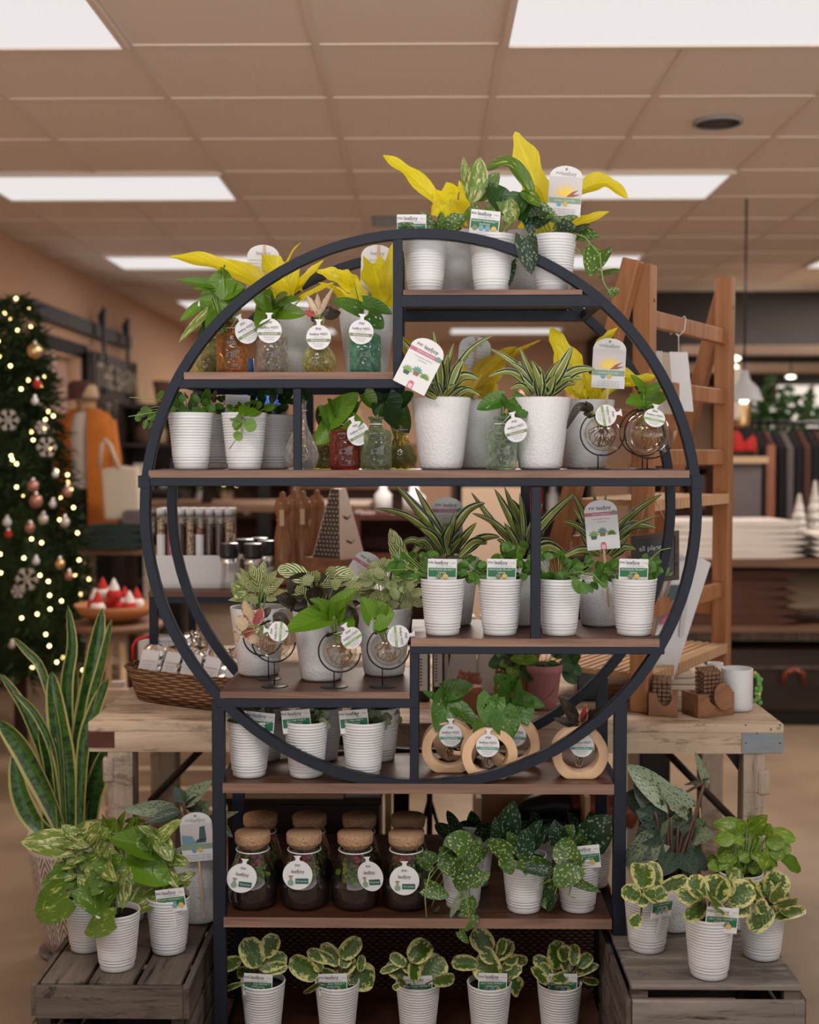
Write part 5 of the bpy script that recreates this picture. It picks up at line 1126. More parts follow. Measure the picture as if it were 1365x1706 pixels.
# ---------------------------------------------------------------- ladder shelf
def ladder():
    z = ZT; A = V((.552, 3.17, z)); B = V((.885, 3.72, z)); d = (B-A).normalized(); n = V((-d.y, d.x, 0)); H = 1.135
    t = thing('ladder_shelf', 'tall reddish oak folding ladder shelf standing on the table at right', 'shelf', ((A.x+B.x)/2, (A.y+B.y)/2, z))
    for i, P in enumerate((A, B)):
        h = H if i == 0 else H+.045
        MB().beam(P, P+V((0, 0, h)), .050, .042, 0, d).build('front_post', 'oak_red', t, bevel=.004)
        MB().beam(P+n*.33+d*(-.048 if i == 0 else .048), P+n*.012+V((0, 0, h+(.008 if i == 0 else -.01)))+d*(-.048 if i == 0 else .048), .046, .040, 0, d).build('rear_post', 'oak_red', t, bevel=.004)
        MB().sphere(P+V((0, 0, h-.09))-n*.022, .006, 0, 10, 5).build('bolt', 'steel_dark', t)
    def at(k, h, off=0): return (A.lerp(B, k))+V((0, 0, h))+n*off
    for h, m in ((U(1130, 544, 3.4).z-z, 0), (U(1130, 653, 3.4).z-z, 0), (U(1130, 762, 3.4).z-z, 0), (U(1130, 1002, 3.4).z-z, 0)):
        MB().beam(at(0, h), at(1, h), .022, .044, 0).build('rung', 'oak_red', t, bevel=.003)
    for h in (U(1130, 700, 3.5).z-z, U(1130, 900, 3.5).z-z):
        o = .33*(1-h/H); MB().beam(at(.08, h, o), at(.92, h, o), .022, .05).build('rear_rung', 'oak_red', t, bevel=.003)
    for py in (838, 1108):
        h = U(1130, py, 3.4).z-z; o = .33*(1-h/H)
        b = MB()
        c = [at(.03, h, -.012), at(.97, h, -.012), at(.97, h, o+.01), at(.03, h, o+.01)]
        b.prism(c, (0, 0, .012), 0)
        for (p, q) in ((c[0], c[1]), (c[3], c[2])):
            for k in range(46): a = p.lerp(q, k/46); e = p.lerp(q, (k+.8)/46); b.beam(a+V((0, 0, .002)), e+V((0, 0, .002)), .026, .028, k % 2)
        for k in range(14): b.beam(c[0].lerp(c[3], k/14)+V((0, 0, .013)), c[1].lerp(c[2], k/14)+V((0, 0, .013)), .012, .004, k % 2)
        b.build('woven_step', ['rattan', 'stick'], t)
    for k in (0, 1):
        P = (A, B)[k]; h = .20; MB().beam(P+V((0, 0, h)), P+n*.33*(1-h/H)+V((0, 0, h)), .02, .04).build('side_rail', 'oak_red', t, bevel=.003)
    # card
    hr = at(.43, U(1130, 540, 3.4).z-z, -.02)
    a = U(1116, 586, 3.36); e = U(1150, 685, 3.36); yv = 3.36
    t = thing('hanging_card', 'plain white folded card hanging by string from the top rung of the ladder', 'card', ((a.x+e.x)/2, yv, e.z))
    MB().prism([a, U(1146, 587, yv), U(1156, 686, yv), U(1139, 685, yv), U(1120, 650, yv)], (0, .003, 0)).build('card', 'card_white', t)
    MB().tube([U(1131, 586, yv), U(1131, 560, yv), U(1141, 550, yv-.01), U(1143, 531, yv-.01), U(1141, 527, yv+.02), U(1136, 530, yv+.05)], .0012, 5).tube([U(1131, 560, yv), U(1124, 552, yv), U(1117, 557, yv)], .0022, 5).tube([U(1131, 560, yv), U(1126, 553, yv+.02), U(1124, 548, yv+.04)], .001, 5).build('string', 'string', t)
    for i, (x0, x1, y0, y1, lb) in enumerate(((1062, 1104, 583, 700, 'white booklet standing behind the ring on the ladder step'), (1100, 1118, 586, 690, 'cream booklet standing just left of the hanging card'))):
        yv = 3.44+i*.02; tag(MB().prism([U(x0, y0, yv), U(x1, y0+2, yv), U(x1+2, y1, yv), U(x0+2, y1, yv)], (0, .012, 0)).build('booklet', 'card_white' if i == 0 else 'cream_cloth'), lb, 'booklet')
    # catalogue stack leaning
    for i in range(3):
        yv = 3.30+i*.022; o = [(1185-i*16, 938-i*3), (1170-i*16, 930-i*3), (1128-i*10, 936-i*2), (1072-i*6, 1128), (1122-i*8, 1133)]
        b = MB().prism([U(x, y, yv+(0 if y > 1000 else .05)) for x, y in o], (0, .016, 0))
        if i == 0:
            for (x0, y0, x1, y1, m) in ((1118, 975, 1145, 1000, 1), (1108, 1012, 1132, 1040, 2), (1098, 1048, 1118, 1064, 1), (1140, 985, 1148, 1060, 3)):
                b.prism([U(x0, y0, yv+.028), U(x1, y0, yv+.028), U(x1-8, y1, yv+.012), U(x0-8, y1, yv+.012)], (0, .002, 0), m)
        tag(b.build('catalogue', ['card_white', 'photo_dark', 'label_pink', 'photo_grey']), ('large white catalogue with small photos leaning on the ladder, frontmost', 'second white catalogue leaning in the ladder', 'rearmost white catalogue leaning in the ladder')[i], 'catalogue')
    MB
    # chalk sign
    yv = 3.06; t = thing('chalk_sign', 'small framed black sign reading all plants, hanging by twine from the ladder', 'sign', U(1090, 972, yv))
    q = [(1052, 893), (1132, 884), (1132, 966), (1056, 974)]; i_ = [(1060, 900), (1125, 892), (1125, 958), (1063, 966)]
    MB().prism([U(x, y, yv) for x, y in i_], (0, .004, 0)).build('board', 'black_plastic', t)
    f = MB()
    for k in range(4): e = (k+1) % 4; f.prism([U(*q[k], yv-.005), U(*q[e], yv-.005), U(*i_[e], yv-.005), U(*i_[k], yv-.005)], (0, .014, 0))
    f.build('frame', 'crate_wood', t)
    w = MB(); ex = V((1, 0, .10)).normalized(); ez = V((-.06, 0, 1)).normalized()
    for s_, x, y, sz in (('all plants', 1086, 913, .0178), ('try buying 4', 1088, 930, .0135), ('or so', 1093, 946, .0150)): w.text(s_, sz, U(x, y, yv-.002), ex, ez)
    w.build('lettering', 'card_white', t)
    lf = MB()
    for x, y, x2, y2 in ((1108, 960, 1116, 944), (1112, 962, 1122, 953), (1106, 960, 1104, 948)): lf.leaf([U(x, y, yv-.003), U(x2, y2, yv-.004)], .008, 'oval', (0, -1, 0), .02)
    lf.build('painted_leaves', 'syngonium', t)
    MB().tube([U(1062, 892, yv), U(1080, 823, yv+.06)], .0012, 4).tube([U(1120, 888, yv), U(1086, 823, yv+.06)], .0012, 4).build('twine', 'twine', t)
# ---------------------------------------------------------------- crates and floor plants
def crates():
    z = U(180, 1637, 2.52).z; x0 = U(62, 1640, 2.52).x; x1 = U(306, 1640, 2.52).x; ya = 2.52; yb = 2.98
    t = thing('wooden_crate', 'weathered dark slatted wooden crate at lower left carrying pothos pots', 'crate', ((x0+x1)/2, (ya+yb)/2, 0))
    w = (x1-x0-.012)/3
    for i in range(3): MB().span((x0+.006+i*(w+.003), ya+.003, z-.012), (x0+i*(w+.003)+w, yb, z-R.random()*.002)).build('top_slat', 'crate_wood_deep', t, bevel=.002)
    for k in range(4):
        zt = z-.004-k*.083; MB().span((x0, ya-.012, zt-.068), (x1, ya, zt)).build('front_slat', 'crate_wood', t, bevel=.002); MB().span((x1, ya-.012, zt-.068), (x1+.014, yb, zt)).build('side_slat', 'crate_wood_deep', t, bevel=.002); MB().span((x0-.014, ya, zt-.068), (x0-.001, yb, zt)).build('side_slat', 'crate_wood_deep', t, bevel=.002); MB().span((x0, yb, zt-.068), (x1, yb+.012, zt)).build('rear_slat', 'crate_wood', t)
    for xx in (x0+.001, x1-.026):
        for yy in (ya+.001, yb-.026): MB().span((xx, yy, 0), (xx+.025, yy+.025, z-.0125)).build('corner_post', 'crate_wood', t)
    z1 = z
    z = U(1190, 1641, 2.40).z; x0 = U(1052, 1641, 2.40).x; x1 = U(1338, 1641, 2.40).x; ya = 2.40; yb = 2.78
    t = thing('wooden_crate', 'weathered grey slatted wooden crate at lower right carrying peperomia pots', 'crate', ((x0+x1)/2, (ya+yb)/2, 0)); w = (yb-ya)/3
    for i in range(3): MB().span((x0, ya+i*w+.002, z-.012), (x1, ya+(i+1)*w-.002, z-R.random()*.0015)).build('top_slat', 'crate_grey', t, bevel=.002)
    for k in range(4):
        zt = z-.030-k*.088; MB().span((x0+.002, ya-.006, zt-.076), (x1+.004, ya+.006, zt)).build('front_slat', 'crate_wood' if k > 9 else 'crate_grey', t, bevel=.002); MB().span((x0-.010, ya, zt-.076), (x0+.001, yb, zt)).build('side_slat', 'crate_wood_deep', t, bevel=.002); MB().span((x1-.001, ya+.007, zt-.076), (x1+.010, yb, zt)).build('side_slat', 'crate_wood_deep', t, bevel=.002); MB().span((x0, yb, zt-.076), (x1, yb+.012, zt)).build('rear_slat', 'crate_wood', t)
    for xx in (x0+.002, x1-.034):
        for yy in (ya+.007, yb-.026): MB().span((xx, yy, 0), (xx+.032, yy+.025, z-.0125)).build('corner_post', 'crate_wood', t)
    Gc = 'white ribbed pots on the crates'; P = plant
    z = z1
    ok = dict(dy=(-.06, .01), curl=.2, wave=.02)
    P('potted_pothos', 'ribbed pot of broad variegated pothos at the left rear of the left crate', 'potted plant', 137, 2.70, z, 'rib',
      '117,1408,34,1402,42,1;136,1398,168,1368,36,1;126,1392,103,1375,18,1;128,1455,69,1474,38;113,1492,60,1528,56;138,1425,110,1440,20,1;150,1420,154,1462,30;125,1470,112,1500,20,1;140,1440,165,1425,24;110,1400,150,1410,20,1;135,1460,150,1485,24,1;160,1400,180,1380,24,1;100,1440,120,1460,22', ['pothos', 'pothos_cream', 'pothos_green'], Gc, fill=[(10, 140, 1430, 28, 34, 34, 24, 1)], **ok)
    P('potted_pothos', 'ribbed pot of green pothos with drooping leaf at the front of the left crate', 'potted plant', 187, 2.60, z, 'rib',
      '168,1508,117,1486,36;190,1532,141,1554,36;168,1430,196,1468,30,1;160,1505,198,1480,36;204,1455,205,1514,28,1;150,1480,130,1460,24,1;188,1500,180,1470,24;172,1440,180,1410,24,1;175,1470,150,1450,26;195,1480,215,1450,26,1;165,1455,140,1450,18,1', ['pothos', 'pothos_cream', 'pothos_green'], Gc, [('plain', 178, 1466, 0, 2.63)], fill=[(6, 180, 1450, 20, 26, 30, 22, 0)], **ok)
    P('potted_pothos', 'ribbed pot of large green pothos with green care card, right on the left crate', 'potted plant', 275, 2.69, z, 'rib',
      '256,1412,184,1396,44,2;214,1428,284,1474,56,2;272,1472,207,1524,52,1;262,1402,304,1365,22,1;262,1392,230,1376,16,1;264,1394,286,1436,28,1;288,1432,317,1440,20,1;290,1470,328,1454,16,1;250,1400,215,1380,32;240,1420,255,1395,30;300,1480,320,1468,12,1;270,1440,262,1470,24;280,1450,298,1480,18,1', ['pothos', 'pothos_cream', 'pothos_green'], Gc, [('snowy', 285, 1500, -7, 2.645)], fill=[(6, 262, 1440, 22, 26, 30, 22, 0)], **ok)
    P('potted_syngonium', 'pale green arrow-leaved plant at the back of the left crate', 'potted plant', 205, 2.87, z, 'rib',
      '200,1400,190,1360,28;210,1395,225,1362,26;195,1400,165,1375,26;215,1405,245,1390,24;205,1410,205,1385,26;190,1390,170,1355,20;220,1390,232,1355,20;200,1380,210,1350,22', 'syngonium', Gc, shape='arrow', fill=[(12, 205, 1385, 30, 20, 26, 20, 0)])
    P('potted_silver_philodendron', 'textured white pot of dark silvery philodendron with picture card, right rear of the left crate', 'potted plant', 327, 2.88, z, 'tex',
      '292,1347,203,1350,26;304,1341,354,1300,28;300,1352,240,1372,18,1;318,1352,332,1325,26,1;325,1368,312,1400,28,1;305,1335,290,1310,20,1;330,1350,350,1335,26;300,1360,262,1348,22;310,1380,330,1420,30,1;345,1370,398,1352,14;350,1360,388,1395,22,1', ['silver_satin', 'silver_satin_dark'], G2, [('philo', 328, 1394, -5, 2.80)], shape='lance', stem='stem_brown', dy=(-.05, 0), rstem=.0028)
    # right crate
    z = U(1190, 1641, 2.40).z
    pk = dict(shape='round', dy=(.0, .03), curl=.15, stem='stem_brown', rstem=.002)
    P('potted_peperomia', 'ribbed pot of cream-edged peperomia with tilted green card, left on the right crate', 'potted plant', 1085, 2.58, z, 'rib',
      '1075,1484,1067,1438,36;1092,1478,1085,1434,28;1066,1495,1036,1480,26;1072,1482,1098,1500,24;1100,1483,1148,1463,22;1068,1526,1049,1542,19;1096,1490,1092,1462,18;1090,1495,1112,1485,24;1085,1490,1078,1470,24;1080,1500,1060,1500,20', 'peperomia', Gc, [('salt', 1104, 1508, 6, 2.532, 38)], **pk)
    P('potted_peperomia', 'ribbed pot of wide cream-edged peperomia with green card, front middle of the right crate', 'potted plant', 1190, 2.45, z, 'rib',
      '1192,1500,1195,1456,46;1172,1495,1152,1458,32;1212,1502,1256,1476,40;1173,1502,1128,1486,28;1176,1506,1138,1526,30;1186,1492,1194,1520,52;1212,1510,1252,1514,28;1200,1495,1215,1462,30', 'peperomia', Gc, [('salt', 1203, 1533, 4, 2.405)], **pk)
    P('potted_peperomia', 'ribbed pot of cream-edged peperomia without a card, right on the right crate', 'potted plant', 1279, 2.545, z, 'rib',
      '1286,1492,1295,1450,44;1276,1490,1316,1494,24;1286,1514,1249,1549,32;1290,1530,1343,1515,18;1269,1502,1242,1462,16;1290,1508,1330,1500,20;1270,1510,1249,1492,24;1280,1495,1272,1465,26;1300,1520,1325,1530,18;1275,1520,1262,1500,22;1283,1500,1305,1478,26', 'peperomia', Gc, **pk)
    P('potted_silver_philodendron', 'large dark silvery philodendron in a textured pot, left rear of the right crate', 'potted plant', 1128, 2.70, z, 'dot',
      '1112,1332,1044,1273,38;1146,1348,1098,1306,34;1118,1362,1125,1416,56;1156,1364,1144,1409,38;1096,1400,1038,1442,42;1120,1408,1090,1438,38;1132,1424,1160,1457,36,1;1160,1394,1191,1390,26;1092,1352,1044,1320,40,1;1175,1302,1158,1252,14;1110,1370,1060,1350,40,1;1120,1420,1100,1460,34,1;1150,1420,1180,1450,26,1;1100,1380,1060,1400,36,1;1105,1420,1075,1460,36,1;1130,1380,1150,1340,30,1;1085,1340,1058,1300,30,1;1175,1302,1140,1308,10,1;1140,1400,1120,1440,34,1', ['silver_satin', 'silver_satin_dark'], G2, shape='heart', stem='stem_brown', rstem=.003, dy=(-.04, .12), curl=.1, vines=[[(1100, 1420, 2.72), (1135, 1325, 2.75), (1175, 1302, 2.78)]])
    P('potted_syngonium', 'bushy yellow-green plant in a ribbed pot, right rear of the right crate', 'potted plant', 1242, 2.71, z, 'rib',
      '1245,1382,1188,1372,28;1250,1386,1280,1358,22;1283,1384,1327,1400,22;1245,1430,1221,1404,38,1;1240,1436,1198,1442,28;1298,1426,1334,1452,24,2;1255,1386,1263,1440,20;1235,1450,1215,1470,30,1;1275,1400,1300,1420,24;1260,1420,1275,1450,28;1220,1400,1195,1400,24;1280,1405,1290,1440,24', ['syngonium', 'pothos_cream', 'pothos_green'], Gc, shape='oval', fill=[(22, 1255, 1410, 40, 32, 34, 22, 0), (8, 1215, 1440, 24, 24, 30, 24, 0)], wave=.05, dy=(-.04, .05))
    st = MB().beam(U(1172, 1440, 2.80), U(1166, 1345, 2.80), .006, .004).beam(U(1160, 1352, 2.79), U(1157, 1335, 2.79), .004, .003).beam(U(1160, 1352, 2.79), U(1165, 1338, 2.79), .004, .003)
    tag(st.build('support_stick', 'stick'), 'thin pale wooden stick with a peg clip among the dark silvery leaves', 'stick')
    # snake plant
    n = N('chevron_glaze'); tc = n.new('TexCoord'); sp = n.new('SeparateXYZ'); n.l.new(tc.outputs['Object'], sp.inputs[0])
    an = n.math('MULTIPLY', n.math('ARCTAN2', sp.outputs[1], sp.outputs[0]), 16/(2*PI)); w = n.math('ABSOLUTE', n.math('SUBTRACT', n.math('FRACT', an), .5))
    v = n.math('FRACT', n.math('SUBTRACT', n.math('MULTIPLY', sp.outputs[2], 42), n.math('MULTIPLY', w, 4.2)))
    g = n.math('MULTIPLY', n.sm(n.math('ABSOLUTE', n.math('SUBTRACT', v, .5)), .20, .28), n.sm(w, .03, .07)); g = n.math('MULTIPLY', g, n.sm(sp.outputs[2], .305, .295))
    n.bump(n.math('SUBTRACT', 1, g), .6, .003); n.set(n.mix(g, (.55, .48, .43), (.17, .105, .085)), .6); MC['chevron_glaze'] = n.m
    Y = 3.42; X = U(112, 853, Y).x; t = thing('snake_plant', 'tall snake plant in a white chevron-patterned pot on the floor at left', 'potted plant', (X, Y, 0)); r = .118; h = .335
    MB().lathe([(.060, 0), (.068, .004), (.078, .05), (.100, .16), (.113, .26), (r, h-.03), (r+.001, h-.008), (r-.003, h), (r-.012, h), (r-.015, h-.02), (r-.02, h-.05)], (X, Y, .015), 56, capb=True).build('pot', 'chevron_glaze', t)
    MB().lathe([(.07, 0), (.085, .003), (.092, .018), (.086, .018), (.07, .008), (.001, .008)], (X, Y, 0), 40, capb=True).build('saucer', 'crate_grey', t)
    MB().lathe([(r-.013, h-.02), (.001, h-.015)], (X, Y, .015), 30).build('potting_soil', 'soil', t)
    b = MB()
    blades = [('122,1385;132,1250;152,1130;171,1012', 34), ('116,1385;114,1250;111,1140;120,1075;113,1008', 20), ('128,1385;148,1200;170,1110;187,1030', 18), ('134,1385;140,1250;160,1180;181,1130', 24), ('108,1385;98,1230;72,1120;45,1085;22,1062', 14), ('116,1385;112,1290;97,1200;86,1118', 36), ('95,1385;75,1270;40,1180;0,1122', 17), ('105,1385;78,1320;38,1245;-2,1200', 40), ('100,1385;90,1260;60,1190;20,1150', 13), ('112,1385;108,1290;92,1230;76,1185', 28), ('88,1392;60,1370;35,1320;24,1252', 34), ('84,1395;82,1360;98,1330;118,1304', 30), ('132,1390;128,1340;136,1290;149,1242', 40), ('150,1385;155,1330;166,1290;178,1243', 34), ('112,1388;110,1300;118,1200;128,1110', 30), ('100,1388;92,1330;84,1270;66,1215', 28), ('140,1390;146,1300;160,1230;165,1180', 26)]
    for k, (s_, w) in enumerate(blades):
        pts = [list(map(float, q.split(','))) for q in s_.split(';')]; m = len(pts); yo = R.uniform(-.05, .04); off = R.uniform(-.05, .05)
        b.leaf([U(x, y, Y+yo*(1-i/(m-1))*1.0+off*i/(m-1)) for i, (x, y) in enumerate(pts)], w*S(Y)*1.12, 'sword', (R.uniform(-.5, .5), -1, .15), .22, 1 if k == 9 else 0, 0, .01)
    b.build('leaf_blades', ['snake', 'snake_silver'], t)
# ---------------------------------------------------------------- under and behind
def under():
    Y = 3.10; a = U(372, 1400, Y).x; e = U(1015, 1400, Y).x
    t = thing('wicker_hamper', 'long dark wicker hamper on the floor behind the lowest plants', 'hamper', ((a+e)/2, Y+.2, 0))
    MB().span((a, Y, .01), (e, Y+.42, .275)).build('hamper_body', 'wicker_dark', t, bevel=.01); MB().span((a-.006, Y-.006, .276), (e+.006, Y+.426, .31)).build('lid', 'wicker_dark', t, bevel=.008)
    Y = 3.62; a = U(378, 1340, Y); e = U(632, 1450, Y); t = thing('dark_chest', 'dark wooden chest under the table behind the terrarium jars', 'chest', ((a.x+e.x)/2, Y+.15, 0))
    MB().span((a.x, Y, .0), (e.x, Y+.3, a.z)).build('chest_body', 'dark_wood', t, bevel=.006); MB().span((a.x-.008, Y-.008, a.z+.001), (e.x+.008, Y+.308, a.z+.022)).build('lid', 'dark_wood', t, bevel=.004)
    q = U(372, 1328, 3.6); w = U(572, 1328, 3.6); tag(MB().span((q.x, 3.60, a.z+.0225), (w.x, 3.86, a.z+.038)).build('pale_board', 'board_wood', bevel=.002), 'flat pale board lying on the dark chest under the table', 'board')
    tag(MB().span((U(641, 853, 3.7).x, 3.7, 0), (U(652, 853, 3.7).x, 3.72, .60)).build('pale_post', 'beech'), 'thin pale wooden post behind the terrarium jars', 'post')
    tag(MB().span((U(655, 853, 3.9).x, 3.9, 0), (U(682, 853, 3.9).x, 3.95, ZT-.08)).build('dark_post', 'dark_wood'), 'dark wooden support post under the middle of the table', 'post')
    Y = 3.8; cc = U(716, 1345, Y); t = thing('tripod', 'black metal tripod on the floor under the table', 'tripod', (cc.x, Y, 0)); MB().tube([(cc.x, Y, .1), (cc.x, Y, .52)], .009, 8).build('column', 'thin_metal', t)
    for k in range(3): aa = k*2*PI/3+.4; MB().tube([(cc.x, Y, .34), (cc.x+math.cos(aa)*.10, Y+math.sin(aa)*.1, .005)], .006, 6).build('leg', 'thin_metal', t)
    Y = 3.66; a = U(794, 1330, Y); e = U(842, 1450, Y); t = thing('open_box', 'open pale wooden box on the floor behind the satin pothos', 'box', (a.x+.06, Y+.15, 0))
    b = MB().span((a.x, Y, 0), (a.x+.015, Y+.3, a.z)).span((a.x+.016, Y+.285, 0), (a.x+.34, Y+.3, a.z)).span((a.x+.016, Y, 0), (a.x+.34, Y+.015, a.z-.10)).span((a.x+.325, Y+.016, 0), (a.x+.34, Y+.284, a.z)); b.build('box_body', 'beech', t)
    for i, (px, py, m, lb) in enumerate(((905, 1345, 'black_plastic', 'black leather boot lying in the open wooden box'), (955, 1345, 'leather', 'shiny brown leather boot lying in the open wooden box'), (1000, 1352, 'leather', 'brown leather boot at the right end of the open wooden box'))):
        c = U(px, py, 3.82); b = MB(); t = thing('leather_boot', lb, 'boot', (c.x, 3.82, c.z-.06)); b.tube([c+V((-.09, 0, -.02)), c+V((-.04, -.01, 0)), c+V((.02, 0, .01)), c+V((.07, .0, .005)), c+V((.11, 0, -.01))], [.02, .036, .045, .048, .046], 14); b.build('upper', m, t)
        MB().tube([c+V((-.10, 0, -.045)), c+V((0, 0, -.040)), c+V((.08, 0, -.042))], [.012, .018, .016], 8).build('sole', 'black_plastic', t)
    Y = 4.5; a = U(228, 1235, Y); e = U(352, 1330, Y); t = thing('slatted_pallet', 'pale slatted wooden pallet standing behind the table legs at left', 'pallet', ((a.x+e.x)/2, Y, 0))
    for k in range(7): zz = .03+k*.075; MB().span((a.x-.12, Y, zz), (e.x+.4, Y+.02, zz+.058)).build('slat', 'board_wood', t)
    for xx in (a.x-.1, e.x+.35): MB().span((xx, Y+.021, 0), (xx+.05, Y+.06, .56)).build('post', 'pine_leg', t)
    a = U(1066, 1250, 3.95); e = U(1118, 1250, 3.95); tag(MB().span((a.x, 3.95, 0), (e.x, 4.2, .60)).build('black_cabinet', 'black_plastic', bevel=.006), 'narrow black cabinet under the right side of the table', 'cabinet')
def tree(px, Y, ztop, rad, zb, nb, nf, lb, z0=0):
    X = U(px, 853, Y).x; t = thing('christmas_tree', lb, 'christmas tree', (X, Y, z0)); rr = random.Random(3)
    MB().tube([(X, Y, z0), (X, Y, ztop-.05)], [.035, .008], 8).build('trunk', 'pine_bark', t)
    b = MB()
    for i in range(nf):
        v = rr.random()**.8; a = rr.random()*2*PI; zz = ztop-(ztop-zb)*v; r0 = rad*(v**.85)*rr.uniform(.35, 1.05)+.02
        c = V((X+math.cos(a)*r0, Y+math.sin(a)*r0, zz)); d = V((math.cos(a), math.sin(a), -.35)).normalized(); L = .09
        for k in range(7):
            p = c+d*(k*L/7); q = (d+V((rr.uniform(-1, 1), rr.uniform(-1, 1), rr.uniform(-1, 1)))*.9).normalized()*.06; s = q.cross(V((rr.random(), rr.random(), rr.random()))).normalized()*.006
            i0 = b.addv([p-s, p+s, p+q]); b.addf([(0, 1, 2)], i0)
    b.build('needles', 'pine_needles', t)
    MB().lathe([(rad*.72, zb+.02), (rad*.62, zb+(ztop-zb)*.25), (rad*.30, zb+(ztop-zb)*.65), (.01, ztop-.04)], (X, Y, 0), 18, capb=True).build('inner_branches', 'pine_needles', t)
    bm = MB().sphere((0, 0, 0), .0068, 0, 8, 5).mesh('bulb', ['fairy_glow'])
    for i in range(nb):
        v = (i+.5)/nb; v = v**.8; a = PI*1.5+rr.uniform(-1.45, 1.6); zz = ztop-(ztop-zb)*v; r0 = rad*(v**.85)*rr.uniform(.9, 1.1)+.05; use('fairy_light', bm, t, (X+math.cos(a)*r0, Y+math.sin(a)*r0, zz))
    return t, X
def snowflake(p, s):
    b = MB(); p = V(p)
    for k in range(6):
        a = k*PI/3; d = V((math.cos(a), 0, math.sin(a))); b.beam(p, p+d*s, .006, s*.22, 0, (0, 1, 0)); q = p+d*s*.65
        for g in (-1, 1): e = V((math.cos(a+g*.9), 0, math.sin(a+g*.9))); b.beam(q, q+e*s*.35, .006, s*.2, 0, (0, 1, 0))
    return b
def stack(nm, cat, x0, x1, Y, d, z, n, th, m, lb, gr):
    for i in range(n):
        w = R.uniform(-.01, .01); b = MB(); nx = 10; top = []; bot = []
        for k in range(nx+1):
            u = k/nx; e = 1-abs(2*u-1)**6; top.append(V((x0+w+(x1-x0)*u, Y, z+i*th+th*(.5+.48*e)+math.sin(k+i)*.002))); bot.append(V((x0+w+(x1-x0)*u, Y, z+i*th+th*(.5-.48*e))))
        tag(b.prism(bot+top[::-1], (0, d, 0), 0, True).build(nm, m), lb+', %s from the bottom' % ORD[i], cat, gr)
def background():
    tree(30, 5.9, 2.15, .36, .35, 98, 2800, 'tall dark christmas tree with warm fairy lights at the left')
    rr = random.Random(5)
    for i, (px, py, s) in enumerate(((45, 965, .052), (14, 700, .048), (78, 745, .045), (70, 712, .03), (30, 985, .03))):
        tag(snowflake(U(px, py, 5.45), s).build('snowflake_ornament', 'silver_glitter'), 'pale snowflake ornament on the christmas tree, %s' % ('large and lowest', 'near the tree top at the left edge', 'right side at mid height', 'small, just above the right one', 'small, below the large one')[i], 'ornament')
    nm = {'white_ceramic': 'white', 'copper_pink': 'copper', 'silver_glitter': 'silver', 'gold': 'gold', 'santa_red': 'red'}
    for i, (px, py, m, r) in enumerate(((58, 585, 'gold', .045), (92, 790, 'white_ceramic', .02), (55, 810, 'copper_pink', .035), (60, 835, 'copper_pink', .04), (88, 840, 'white_ceramic', .022), (12, 870, 'white_ceramic', .026), (108, 870, 'silver_glitter', .03), (112, 820, 'copper_pink', .03), (14, 890, 'santa_red', .022), (60, 935, 'white_ceramic', .022), (100, 940, 'gold', .03), (50, 880, 'copper_pink', .03), (115, 960, 'copper_pink', .026), (62, 640, 'santa_red', .025), (58, 668, 'white_ceramic', .022), (20, 1075, 'silver_glitter', .02), (72, 865, 'silver_glitter', .03))):
        r *= .72; c = U(px, py, 5.48); t = thing('bauble', '%s round bauble on the christmas tree, %s from the top' % (nm[m], ('first', 'second', 'third', 'fourth', 'fifth', 'sixth', 'seventh', 'eighth', 'ninth', 'tenth', 'eleventh', 'twelfth', 'thirteenth', 'fourteenth', 'fifteenth', 'sixteenth', 'seventeenth')[sorted([585, 790, 810, 835, 840.1, 870, 870.1, 820, 890, 935, 940, 880, 960, 640, 668, 1075, 865]).index([585, 790, 810, 835, 840.1, 870, 870.1, 820, 890, 935, 940, 880, 960, 640, 668, 1075, 865][i])]), 'ornament', c-V((0, 0, r)), 'baubles on the christmas tree')
        MB().sphere(c, r, 0, 14, 9, (1, 1, 1.1)).build('ball', m, t); MB().lathe([(.007, 0), (.007, .01), (.001, .011)], c+V((0, 0, r*1.08)), 10).build('cap', 'steel', t)
    # coat
    Y = 7.4; c = U(146, 853, Y); t = thing('dressed_mannequin', 'mannequin in a long rust-orange cardigan over a white shirt, right of the tree', 'mannequin', (c.x, Y, 0))
    def el(hw, hd, zz, a0=0, a1=2*PI, n=30): return [V((c.x+math.cos(a0+(a1-a0)*k/n)*hw, Y+math.sin(a0+(a1-a0)*k/n)*hd, zz)) for k in range(n+1)]
    def shell(L, a0, a1, m, nm):
        b = MB(); n = 30
        for q in L: b.addv(el(*q, a0, a1))
        for j in range(len(L)-1):
            for k in range(n): b.addf([(j*(n+1)+k, j*(n+1)+k+1, (j+1)*(n+1)+k+1, (j+1)*(n+1)+k)], 0, 0, True)
        b.build(nm, m, t)
    zA = U(140, 685, Y).z; shell([(.13, .08, zA-.62), (.14, .09, zA-.45), (.12, .08, zA-.3), (.14, .09, zA-.15), (.12, .07, zA-.02), (.04, .04, zA)], 0, 2*PI, 'white_cloth', 'shirt')
    shell([(.13, .10, .25), (.14, .10, zA-.46)], 0, 2*PI, 'black_cloth', 'trousers'); MB().tube([(c.x, Y, 0), (c.x, Y, .26)], .02, 8).build('stand', 'steel_dark', t)
    shell([(.20, .15, zA-.80), (.19, .14, zA-.5), (.165, .12, zA-.3), (.18, .13, zA-.12), (.14, .09, zA-.02), (.06, .05, zA+.02)], PI*1.5+.20, PI*1.5+2*PI-.34, 'orange_wool', 'cardigan')
    for sx in (-1, 1): MB().tube([(c.x+sx*.13, Y, zA-.06), (c.x+sx*.17, Y-.02, zA-.3), (c.x+sx*.165, Y-.05, zA-.58)], [.045, .042, .036], 12).build('sleeve', 'orange_wool', t)
